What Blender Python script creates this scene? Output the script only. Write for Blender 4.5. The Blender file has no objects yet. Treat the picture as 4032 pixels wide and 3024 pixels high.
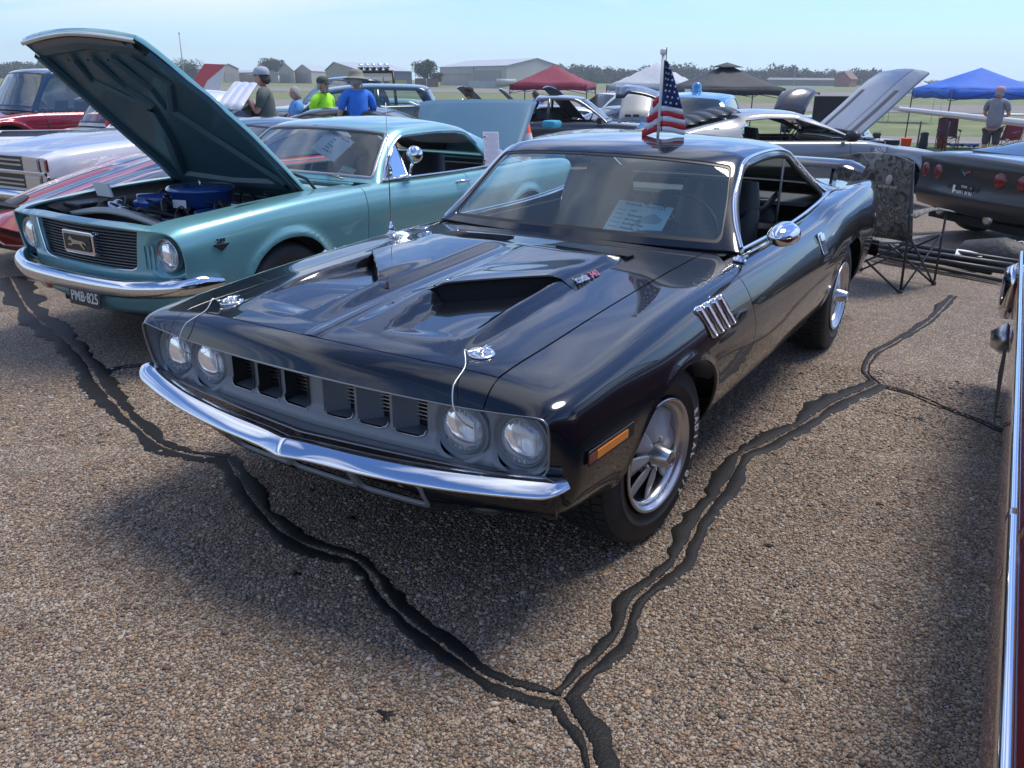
import bpy, math, random
import numpy as np
from mathutils import Vector, Matrix, noise
random.seed(7)
R = math.radians
sc = bpy.context.scene
# ---------------------------------------------------------------- camera
cam = bpy.data.cameras.new("camera"); camo = bpy.data.objects.new("camera", cam); sc.collection.objects.link(camo)
sc.camera = camo
CAM = (2.5081, 1.8251, 1.5608); YAW, PITCH, ROLL, FPX = 3.6981, -0.3522, 0.0085, 3282.26
def cam_axes():
    cy, sy = math.cos(YAW), math.sin(YAW); cp, sp = math.cos(PITCH), math.sin(PITCH)
    f = Vector((cy*cp, sy*cp, sp)); r = Vector((sy, -cy, 0)); u = r.cross(f)
    r2 = r*math.cos(ROLL)+u*math.sin(ROLL); u2 = u*math.cos(ROLL)-r*math.sin(ROLL)
    return r2, u2, f
_r, _u, _f = cam_axes()
camo.matrix_world = Matrix(((_r.x, _u.x, -_f.x, CAM[0]), (_r.y, _u.y, -_f.y, CAM[1]), (_r.z, _u.z, -_f.z, CAM[2]), (0, 0, 0, 1)))
cam.sensor_width = 36.0; cam.lens = FPX/4032*36.0
cam.clip_start = 0.05; cam.clip_end = 6000
# ---------------------------------------------------------------- sun and sky
SUN_EL, SUN_AZ = R(63), math.atan2(0.38, -0.8)      # the sun stands behind the cars, a little to the right
w = bpy.data.worlds.new("World"); sc.world = w; w.use_nodes = True
nt = w.node_tree; nt.nodes.clear()
out = nt.nodes.new('ShaderNodeOutputWorld'); bg = nt.nodes.new('ShaderNodeBackground')
sky = nt.nodes.new('ShaderNodeTexSky'); sky.sky_type = 'NISHITA'; sky.sun_disc = False
sky.sun_elevation = SUN_EL; sky.sun_rotation = math.pi/2-SUN_AZ; sky.air_density = 1.0; sky.dust_density = 0.2; sky.ozone_density = 2.2
tc = nt.nodes.new('ShaderNodeTexCoord'); sx = nt.nodes.new('ShaderNodeSeparateXYZ')
nt.links.new(tc.outputs['Generated'], sx.inputs[0])
def wm(op, a, b=None, c=None, clamp=False):
    n = nt.nodes.new('ShaderNodeMath'); n.operation = op; n.use_clamp = clamp
    for i, v in enumerate((a, b, c)):
        if v is None: continue
        if isinstance(v, (int, float)): n.inputs[i].default_value = v
        else: nt.links.new(v, n.inputs[i])
    return n.outputs[0]
# clouds: a flat layer overhead, direction divided by height
zz = wm('MAXIMUM', sx.outputs[2], 0.0); den = wm('ADD', zz, 0.10)
cx_, cy_ = wm('DIVIDE', sx.outputs[0], den), wm('DIVIDE', sx.outputs[1], den)
cmb = nt.nodes.new('ShaderNodeCombineXYZ'); nt.links.new(cx_, cmb.inputs[0]); nt.links.new(cy_, cmb.inputs[1])
mp = nt.nodes.new('ShaderNodeMapping'); mp.inputs['Rotation'].default_value = (0, 0, R(58)); mp.inputs['Scale'].default_value = (0.55, 2.1, 1); mp.inputs['Location'].default_value = (1.3, 0.4, 0)
nt.links.new(cmb.outputs[0], mp.inputs[0])
n1 = nt.nodes.new('ShaderNodeTexNoise'); n1.inputs['Scale'].default_value = 0.9; n1.inputs['Detail'].default_value = 7; n1.inputs['Roughness'].default_value = .58; n1.inputs['Distortion'].default_value = .6
nt.links.new(mp.outputs[0], n1.inputs['Vector'])
rmp = nt.nodes.new('ShaderNodeValToRGB'); rmp.color_ramp.elements[0].position = .49; rmp.color_ramp.elements[1].position = .65
nt.links.new(n1.outputs['Fac'], rmp.inputs[0])
fade = wm('MULTIPLY', rmp.outputs[0], wm('MULTIPLY_ADD', sx.outputs[2], 7.0, -0.45, True))
mix = nt.nodes.new('ShaderNodeMix'); mix.data_type = 'RGBA'
tint = nt.nodes.new('ShaderNodeMix'); tint.data_type = 'RGBA'; tint.blend_type = 'MULTIPLY'; tint.inputs[0].default_value = 1; tint.inputs[7].default_value = (.72, .96, 1.38, 1); nt.links.new(sky.outputs[0], tint.inputs[6])
nt.links.new(wm('MULTIPLY', fade, .75), mix.inputs[0]); nt.links.new(tint.outputs[2], mix.inputs[6])
mix.inputs[7].default_value = (11.0, 11.6, 12.8, 1)
# pale band of haze towards the horizon
hz = nt.nodes.new('ShaderNodeMix'); hz.data_type = 'RGBA'; hz.inputs[7].default_value = (4.4, 5.9, 6.8, 1)
nt.links.new(wm('MULTIPLY', wm('EXPONENT', wm('MULTIPLY', zz, -16)), .92), hz.inputs[0]); nt.links.new(mix.outputs[2], hz.inputs[6])
# low bank of thin cloud on the left of the view
aa = wm('ADD', wm('MULTIPLY', sx.outputs[0], .53), wm('MULTIPLY', sx.outputs[1], -.848))
c2 = nt.nodes.new('ShaderNodeCombineXYZ'); nt.links.new(wm('MULTIPLY', aa, 2.2), c2.inputs[0]); nt.links.new(wm('MULTIPLY_ADD', aa, 2.0, wm('MULTIPLY', zz, 30.0)), c2.inputs[1]); c2.inputs[2].default_value = 2.3
n2 = nt.nodes.new('ShaderNodeTexNoise'); n2.inputs['Scale'].default_value = 1.6; n2.inputs['Detail'].default_value = 6; n2.inputs['Roughness'].default_value = .55; nt.links.new(c2.outputs[0], n2.inputs['Vector'])
dn = wm('MULTIPLY_ADD', n2.outputs['Fac'], 4.5, -1.20, True)
mk = wm('MULTIPLY', wm('MULTIPLY_ADD', aa, 4.0, -.20, True), wm('MULTIPLY', wm('MULTIPLY_ADD', zz, 26.0, -.95, True), wm('MULTIPLY_ADD', zz, -8.0, 2.0, True)))
lc = nt.nodes.new('ShaderNodeMix'); lc.data_type = 'RGBA'; lc.inputs[7].default_value = (6.3, 7.0, 7.4, 1)
nt.links.new(wm('MULTIPLY', wm('MULTIPLY', dn, mk), .85), lc.inputs[0]); nt.links.new(hz.outputs[2], lc.inputs[6])
nt.links.new(lc.outputs[2], bg.inputs[0]); bg.inputs[1].default_value = 0.070
nt.links.new(bg.outputs[0], out.inputs[0])
sl = bpy.data.lights.new("sun", 'SUN'); so = bpy.data.objects.new("sun", sl); sc.collection.objects.link(so)
sl.energy = 1.9; sl.angle = R(22); sl.color = (1.0, .93, .84)
sdir = Vector((math.cos(SUN_EL)*math.cos(SUN_AZ), math.cos(SUN_EL)*math.sin(SUN_AZ), math.sin(SUN_EL)))
so.rotation_euler = sdir.to_track_quat('Z', 'Y').to_euler()
sc.view_settings.view_transform = 'Standard'; sc.view_settings.look = 'None'; sc.view_settings.gamma = 1; sc.view_settings.exposure = 1.08
sc.cycles.max_bounces = 8; sc.cycles.transparent_max_bounces = 12; sc.cycles.use_denoising = True

# ---------------------------------------------------------------- materials
def nodes_of(m):
    m.use_nodes = True; t = m.node_tree; return t, t.nodes['Principled BSDF']
MATS = {}
def mat(name, col, rough=.5, metal=0., coat=0., spec=.5, coat_rough=.03, emit=None, bump=None, vary=None, trans=0, sheen=0):
    """bump = (scale, strength, distance); vary = (scale, amount) multiplies the base colour by noise"""
    if name in MATS: return MATS[name]
    m = bpy.data.materials.new(name); t, b = nodes_of(m)
    b.inputs['Base Color'].default_value = (*col, 1); b.inputs['Roughness'].default_value = rough; b.inputs['Metallic'].default_value = metal
    b.inputs['Coat Weight'].default_value = coat; b.inputs['Coat Roughness'].default_value = coat_rough; b.inputs['Specular IOR Level'].default_value = spec
    if trans: b.inputs['Transmission Weight'].default_value = trans
    if emit: b.inputs['Emission Color'].default_value = (*emit[0], 1); b.inputs['Emission Strength'].default_value = emit[1]
    tcn = None
    if bump or vary: tcn = t.nodes.new('ShaderNodeTexCoord')
    if bump:
        n = t.nodes.new('ShaderNodeTexNoise'); n.inputs['Scale'].default_value = bump[0]; n.inputs['Detail'].default_value = 4
        t.links.new(tcn.outputs['Object'], n.inputs['Vector'])
        bn = t.nodes.new('ShaderNodeBump'); bn.inputs['Strength'].default_value = bump[1]; bn.inputs['Distance'].default_value = bump[2]
        t.links.new(n.outputs['Fac'], bn.inputs['Height']); t.links.new(bn.outputs[0], b.inputs['Normal'])
    if vary:
        n = t.nodes.new('ShaderNodeTexNoise'); n.inputs['Scale'].default_value = vary[0]; n.inputs['Detail'].default_value = 5
        t.links.new(tcn.outputs['Object'], n.inputs['Vector'])
        mr = t.nodes.new('ShaderNodeMapRange'); mr.inputs[1].default_value = .3; mr.inputs[2].default_value = .7; mr.inputs[3].default_value = 1-vary[1]; mr.inputs[4].default_value = 1+vary[1]
        t.links.new(n.outputs['Fac'], mr.inputs[0])
        mx = t.nodes.new('ShaderNodeMix'); mx.data_type = 'RGBA'; mx.blend_type = 'MULTIPLY'; mx.inputs[0].default_value = 1
        mx.inputs[6].default_value = (*col, 1); t.links.new(mr.outputs[0], mx.inputs[7]); t.links.new(mx.outputs[2], b.inputs['Base Color'])
    MATS[name] = m; return m
def paint(name, col, metal=0., rough=.32):
    """car paint: base with clear coat, a very slight unevenness of the coat and a film of dust"""
    if name in MATS: return MATS[name]
    m = mat(name, col, rough, metal, 1.0, .5 if metal > .25 else .12, .02)
    t = m.node_tree; b = t.nodes['Principled BSDF']; tcn = t.nodes.new('ShaderNodeTexCoord')
    n = t.nodes.new('ShaderNodeTexNoise'); n.inputs['Scale'].default_value = 5; n.inputs['Detail'].default_value = 1
    t.links.new(tcn.outputs['Object'], n.inputs['Vector'])
    bn = t.nodes.new('ShaderNodeBump'); bn.inputs['Strength'].default_value = .12; bn.inputs['Distance'].default_value = .004
    t.links.new(n.outputs['Fac'], bn.inputs['Height']); t.links.new(bn.outputs[0], b.inputs['Coat Normal'])
    n2 = t.nodes.new('ShaderNodeTexNoise'); n2.inputs['Scale'].default_value = 3; n2.inputs['Detail'].default_value = 6
    t.links.new(tcn.outputs['Object'], n2.inputs['Vector'])
    mr = t.nodes.new('ShaderNodeMapRange'); mr.inputs[1].default_value = .35; mr.inputs[2].default_value = .75; mr.inputs[3].default_value = .008; mr.inputs[4].default_value = .03
    t.links.new(n2.outputs['Fac'], mr.inputs[0]); t.links.new(mr.outputs[0], b.inputs['Coat Roughness'])
    return m
def glass(name, tint=(.8, .9, .9), refl=.1, opacity=0.0, rough=.02):
    if name in MATS: return MATS[name]
    m = bpy.data.materials.new(name); m.use_nodes = True; t = m.node_tree; t.nodes.clear()
    o = t.nodes.new('ShaderNodeOutputMaterial'); tr = t.nodes.new('ShaderNodeBsdfTransparent'); gl = t.nodes.new('ShaderNodeBsdfGlossy')
    tr.inputs[0].default_value = (*tint, 1); gl.inputs['Roughness'].default_value = rough
    fr = t.nodes.new('ShaderNodeFresnel'); fr.inputs[0].default_value = 1.5
    mn = t.nodes.new('ShaderNodeMath'); mn.operation = 'MULTIPLY_ADD'; mn.inputs[1].default_value = 1.5; mn.inputs[2].default_value = refl-.04; mn.use_clamp = True
    t.links.new(fr.outputs[0], mn.inputs[0])
    mx = t.nodes.new('ShaderNodeMixShader'); t.links.new(mn.outputs[0], mx.inputs[0]); t.links.new(tr.outputs[0], mx.inputs[1]); t.links.new(gl.outputs[0], mx.inputs[2])
    last = mx
    if opacity:   # pale diffuse veil: glare and hazy reflection painted into the glass
        df = t.nodes.new('ShaderNodeBsdfDiffuse'); df.inputs[0].default_value = (.40, .52, .54, 1)
        m2 = t.nodes.new('ShaderNodeMixShader'); m2.inputs[0].default_value = opacity
        t.links.new(mx.outputs[0], m2.inputs[1]); t.links.new(df.outputs[0], m2.inputs[2]); last = m2
    t.links.new(last.outputs[0], o.inputs[0]); MATS[name] = m; return m
CHROME = mat('chrome', (.72, .73, .75), .06, 1.0)
CHROME_D = mat('brushed_metal', (.5, .51, .52), .28, 1.0, bump=(60, .1, .002))
RUBBER = mat('rubber', (.018, .018, .019), .6, bump=(90, .3, .002), vary=(14, .25))
BLACKT = mat('black_trim', (.012, .013, .014), .45)
DARKIN = mat('dark_interior', (.014, .015, .016), .65, bump=(220, .25, .001))
UNDER = mat('underbody', (.010, .010, .011), .9)
WHITEPL = mat('white_paint_letter', (.62, .62, .60), .6)
PAPER = mat('paper', (.72, .72, .70), .8)
INK = mat('ink', (.03, .03, .06), .8)

# ---------------------------------------------------------------- objects
def link(o, parent=None):
    sc.collection.objects.link(o)
    if parent: o.parent = parent
    return o
def mesh_obj(name, V, F, m, parent=None, smooth=True, normals=None, kind=None):
    me = bpy.data.meshes.new(name); me.from_pydata([tuple(map(float, v[:3])) for v in V], [], [tuple(f) for f in F])
    if m: me.materials.append(m)
    if smooth: me.polygons.foreach_set('use_smooth', [True]*len(me.polygons))
    if normals is not None and len(V): me.normals_split_custom_set_from_vertices([tuple(map(float, n)) for n in normals])
    o = bpy.data.objects.new(name, me)
    if kind: o['kind'] = kind
    return link(o, parent)
def thing(name, label, cat, loc=(0, 0, 0), rz=0, group=None, scale=None):
    o = bpy.data.objects.new(name, None); o.empty_display_size = .1; link(o); o.location = loc; o.rotation_euler = (0, 0, rz)
    if scale: o.scale = scale
    o['label'] = label; o['category'] = cat
    if group: o['group'] = group
    return o
def tag(o, label=None, cat=None, group=None, kind=None):
    if label: o['label'] = label
    if cat: o['category'] = cat
    if group: o['group'] = group
    if kind: o['kind'] = kind
    return o
def dup(root, loc, rz, label, group=None):
    r = root.copy(); link(r); r.location = loc; r.rotation_euler = (0, 0, rz); r['label'] = label
    if group: r['group'] = group
    for ch in list(root.children):
        c = ch.copy(); link(c, r)
        for g in ch.children: d = g.copy(); link(d, c)
    return r
class MB:
    """collects simple solids into one mesh"""
    def __init__(s): s.v = []; s.f = []; s.sm = []
    def add(s, V, F, smooth=False):
        o = len(s.v); s.v += [tuple(v) for v in V]; s.f += [tuple(i+o for i in f) for f in F]; s.sm += [smooth]*len(F); return s
    def box(s, c, d, rot=None, bev=0):
        x, y, z = d[0]/2, d[1]/2, d[2]/2
        V = [Vector((i*x, j*y, k*z)) for i in (-1, 1) for j in (-1, 1) for k in (-1, 1)]
        if rot is not None: V = [rot @ v for v in V]
        V = [v+Vector(c) for v in V]
        return s.add(V, [(0, 1, 3, 2), (4, 6, 7, 5), (0, 4, 5, 1), (2, 3, 7, 6), (0, 2, 6, 4), (1, 5, 7, 3)])
    def tube(s, pts, r, n=8, cap=True):
        pts = [Vector(p) for p in pts]; rs = r if isinstance(r, (list, tuple)) else [r]*len(pts)
        V = []; F = []; up = None
        for i, p in enumerate(pts):
            d = (pts[min(i+1, len(pts)-1)]-pts[max(i-1, 0)]).normalized()
            if up is None: up = Vector((0, 0, 1)) if abs(d.z) < .9 else Vector((1, 0, 0))
            a = d.cross(up).normalized(); b = a.cross(d).normalized(); up = b
            for k in range(n):
                t = 2*math.pi*k/n; V.append(p+a*math.cos(t)*rs[i]+b*math.sin(t)*rs[i])
        for i in range(len(pts)-1):
            for k in range(n): F.append((i*n+k, i*n+(k+1) % n, (i+1)*n+(k+1) % n, (i+1)*n+k))
        if cap: F.append(tuple(range(n-1, -1, -1))); F.append(tuple((len(pts)-1)*n+k for k in range(n)))
        return s.add(V, F, True)
    def lathe(s, prof, n=24, M=None, smooth=True, close=False):
        """prof: (radius, height); axis z unless M given"""
        V = []; F = []
        for r, h in prof:
            for k in range(n):
                t = 2*math.pi*k/n; v = Vector((r*math.cos(t), r*math.sin(t), h)); V.append(M @ v if M else v)
        m = len(prof)
        for i in range(m-1 if not close else m):
            j = (i+1) % m
            for k in range(n): F.append((i*n+k, i*n+(k+1) % n, j*n+(k+1) % n, j*n+k))
        return s.add(V, F, smooth)
    def prism(s, poly, h, M=None, off=0.0):
        """poly in local xy, extruded along local z from off to off+h"""
        n = len(poly); V = [Vector((p[0], p[1], off)) for p in poly]+[Vector((p[0], p[1], off+h)) for p in poly]
        if M: V = [M @ v for v in V]
        F = [tuple(range(n-1, -1, -1)), tuple(range(n, 2*n))]+[(i, (i+1) % n, n+(i+1) % n, n+i) for i in range(n)]
        return s.add(V, F)
    def sheet(s, grid, smooth=True):
        nu, nv = len(grid), len(grid[0]); V = [p for row in grid for p in row]
        return s.add(V, [(i*nv+j, (i+1)*nv+j, (i+1)*nv+j+1, i*nv+j+1) for i in range(nu-1) for j in range(nv-1)], smooth)
    def build(s, name, m, parent=None, kind=None, bevel=0, solid=0, sub=0):
        o = mesh_obj(name, s.v, s.f, m, parent, smooth=False, kind=kind)
        o.data.polygons.foreach_set('use_smooth', s.sm)
        if solid: q = o.modifiers.new('s', 'SOLIDIFY'); q.thickness = solid; q.offset = 0
        if sub: q = o.modifiers.new('u', 'SUBSURF'); q.levels = q.render_levels = sub
        if bevel: q = o.modifiers.new('b', 'BEVEL'); q.width = bevel; q.segments = 2; q.limit_method = 'ANGLE'
        return o
def MX(loc=(0, 0, 0), rot=(0, 0, 0), sc_=(1, 1, 1)):
    from mathutils import Euler
    return Matrix.LocRotScale(Vector(loc), Euler(rot), Vector(sc_))
def rrect(w_, h_, r, n=4, cx=0, cy=0):
    P = []
    for (sx_, sy_, a0) in ((1, 1, 0), (-1, 1, 90), (-1, -1, 180), (1, -1, 270)):
        for k in range(n+1):
            a = R(a0+90*k/n); P.append((cx+sx_*(w_/2-r)+r*math.cos(a), cy+sy_*(h_/2-r)+r*math.sin(a)))
    return P
def text_obj(name, s, size, M, m, parent=None, extrude=.0006, align='CENTER', bold=0, sx_=1, shear=0):
    cu = bpy.data.curves.new(name, 'FONT'); cu.body = s; cu.size = size; cu.extrude = extrude; cu.align_x = align; cu.align_y = 'CENTER'; cu.offset = bold; cu.shear = shear; cu.resolution_u = 2
    t = bpy.data.objects.new(name+'_tmp', cu); sc.collection.objects.link(t)
    dg = bpy.context.evaluated_depsgraph_get(); me = bpy.data.meshes.new_from_object(t.evaluated_get(dg)); bpy.data.objects.remove(t); bpy.data.curves.remove(cu)
    me.transform(M @ Matrix.Diagonal((sx_, 1, 1, 1))); me.materials.clear(); me.materials.append(m); me.name = name
    o = bpy.data.objects.new(name, me); return link(o, parent)
# ---------------------------------------------------------------- lofted skins
def pchip(x, y, q):
    """x increasing (n), y (n, ...) -> values at q"""
    x = np.asarray(x, float); y = np.asarray(y, float); h = np.diff(x); d = np.diff(y, axis=0)/h.reshape(-1, *([1]*(y.ndim-1)))
    m = np.zeros_like(y)
    for i in range(1, len(x)-1):
        w1, w2 = 2*h[i]+h[i-1], h[i]+2*h[i-1]
        a, b = d[i-1], d[i]; ok = a*b > 0
        with np.errstate(divide='ignore', invalid='ignore'): hm = (w1+w2)/(w1/a+w2/b)
        m[i] = np.where(ok, hm, 0)
    m[0] = d[0]; m[-1] = d[-1]
    q = np.asarray(q, float); k = np.clip(np.searchsorted(x, q, side='right')-1, 0, len(x)-2)
    sh = (-1,)+(1,)*(y.ndim-1); t = ((q-x[k])/h[k]).reshape(sh); hh = h[k].reshape(sh)
    return (1+2*t)*(1-t)**2*y[k]+t*(1-t)**2*hh*m[k]+t*t*(3-2*t)*y[k+1]+t*t*(t-1)*hh*m[k+1]
def loft(U, rows, us, ts, smooth=4, mirror0=True):
    """U: increasing station parameters; rows [station][K][3]; returns dict with grids P, N, u, t"""
    C = pchip(U, rows, us)
    for _ in range(smooth): C[1:-1] = .25*C[:-2]+.5*C[1:-1]+.25*C[2:]
    K = C.shape[1]
    a = C[:, 1:2].copy()
    if mirror0: a[..., 1] *= -1
    else: a = 2*C[:, 0:1]-C[:, 1:2]
    E_ = np.concatenate([a, C, 2*C[:, -1:]-C[:, -2:-1]], 1)
    ts = np.asarray(ts, float); k = np.clip(np.floor(ts).astype(int), 0, K-2); f = ts-k
    b = np.stack([(1-f)**3, 3*f**3-6*f**2+4, -3*f**3+3*f**2+3*f+1, f**3], 1)/6
    P = sum(E_[:, k+j]*b[None, :, j, None] for j in range(4))
    return P
def grid_normals(P, flip=1):
    du = np.gradient(P, axis=0); dt = np.gradient(P, axis=1); n = np.cross(du, dt)*flip
    l = np.linalg.norm(n, axis=2, keepdims=True); l[l < 1e-12] = 1; return n/l
def grid_mesh(P, us, ts, flip=1, sym=True):
    """V rows: x y z nx ny nz u t"""
    N = grid_normals(P, flip)
    if sym: N[:, 0, 1] = 0; N[:, 0] /= np.maximum(np.linalg.norm(N[:, 0], axis=1, keepdims=True), 1e-9)
    nu, nv = P.shape[:2]; V = np.concatenate([P, N, np.repeat(np.asarray(us)[:, None, None], nv, 1), np.repeat(np.asarray(ts)[None, :, None], nu, 0)], 2).reshape(-1, 8)
    i, j = np.meshgrid(np.arange(nu-1), np.arange(nv-1), indexing='ij'); a = (i*nv+j).ravel()
    F = np.stack([a, a+nv, a+nv+1, a+1], 1) if flip > 0 else np.stack([a, a+1, a+nv+1, a+nv], 1)
    return V, [tuple(f) for f in F]
def clip(V, F, fn):
    """keep where fn(V) >= 0"""
    s = fn(V); ins = s >= 0; F2 = []; newv = []; cache = {}; base = len(V)
    for f in F:
        c = sum(ins[i] for i in f)
        if c == len(f): F2.append(f); continue
        if c == 0: continue
        out_ = []
        for a, b in zip(f, f[1:]+f[:1]):
            if ins[a]: out_.append(a)
            if ins[a] != ins[b]:
                key = (a, b) if a < b else (b, a)
                if key not in cache:
                    p, q = key; t = s[p]/(s[p]-s[q]); v = V[p]*(1-t)+V[q]*t; cache[key] = base+len(newv); newv.append(v)
                out_.append(cache[key])
        if len(out_) > 2: F2.append(tuple(out_))
    V2 = np.vstack([V, np.array(newv)]) if newv else V
    used = sorted({i for f in F2 for i in f}); m = {o: n for n, o in enumerate(used)}
    return V2[used] if used else V2[:0], [tuple(m[i] for i in f) for f in F2]
def mirrored(V, F):
    W = V.copy(); W[:, 1] *= -1; W[:, 4] *= -1; return W, [tuple(reversed(f)) for f in F]
def both(V, F):
    W, G = mirrored(V, F); n = len(V); return np.vstack([V, W]), F+[tuple(i+n for i in g) for g in G]
def boundary(F, V=None, skip0=False):
    cnt = {}
    for f in F:
        for a, b in zip(f, f[1:]+f[:1]): cnt[(a, b)] = cnt.get((a, b), 0)+1
    E_ = [e for e in cnt if (e[1], e[0]) not in cnt]
    if skip0: E_ = [e for e in E_ if not (abs(V[e[0], 1]) < 1e-4 and abs(V[e[1], 1]) < 1e-4)]
    return E_
def panel(name, V, F, m, parent, flange=.012, skip0=True):
    """skin panel with its edges turned in"""
    if not len(F): return None
    E_ = boundary(F, V, skip0) if flange else []
    V2 = [V]; F2 = list(F); n = len(V); extra = []; k = 0
    for a, b in E_:
        pa, pb = V[a], V[b]; e = pb[:3]-pa[:3]
        if np.linalg.norm(e) < 1e-7: continue
        nn = np.cross(e, pa[3:6]); l = np.linalg.norm(nn); nn = nn/l if l > 1e-9 else pa[3:6]
        for q, d in ((pa, 0), (pa, 1), (pb, 1), (pb, 0)):
            r = q.copy(); r[:3] = q[:3]-q[3:6]*flange*d; r[3:6] = nn*(.75 if d == 0 else 1)+q[3:6]*(.6 if d == 0 else 0); extra.append(r)
        F2.append((n+k, n+k+1, n+k+2, n+k+3)); k += 4
    if extra: V2.append(np.array(extra))
    W = np.vstack(V2); N = W[:, 3:6]/np.maximum(np.linalg.norm(W[:, 3:6], axis=1, keepdims=True), 1e-9)
    return mesh_obj(name, W[:, :3], F2, m, parent, True, N)
def strip_along(pts, nrm, w_, h_, name, m, parent, closed=False):
    """a raised moulding along a polyline lying on a surface with normals nrm"""
    mb = MB(); G = []; P = [Vector(p) for p in pts]; n = len(P)
    for i in range(n):
        d = (P[(i+1) % n if closed else min(i+1, n-1)]-P[(i-1) % n if closed else max(i-1, 0)]).normalized(); N = Vector(nrm[i]).normalized(); s = d.cross(N).normalized()
        G.append([P[i]+s*w_*a+N*h_*b for a, b in ((-.5, -.3), (-.5, .4), (-.3, .85), (0, 1), (.3, .85), (.5, .4), (.5, -.3))])
    if closed: G.append(G[0])
    mb.sheet(G); return mb.build(name, m, parent)
def poly_sdf(poly, X, Z):
    """positive inside a polygon"""
    poly = np.asarray(poly, float); n = len(poly); d = np.full(X.shape, 1e9); inside = np.zeros(X.shape, bool)
    for i in range(n):
        a, b = poly[i], poly[(i+1) % n]; e = b-a; wx, wz = X-a[0], Z-a[1]
        t = np.clip((wx*e[0]+wz*e[1])/(e@e+1e-12), 0, 1); d = np.minimum(d, np.hypot(wx-e[0]*t, wz-e[1]*t))
        c1 = (a[1] <= Z) & (b[1] > Z); c2 = (a[1] > Z) & (b[1] <= Z); cr = e[0]*wz-e[1]*wx
        inside ^= (c1 & (cr > 0)) | (c2 & (cr < 0))
    return np.where(inside, d, -d)
def sst(a): a = np.clip(a, 0, 1); return a*a*(3-2*a)
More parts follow.
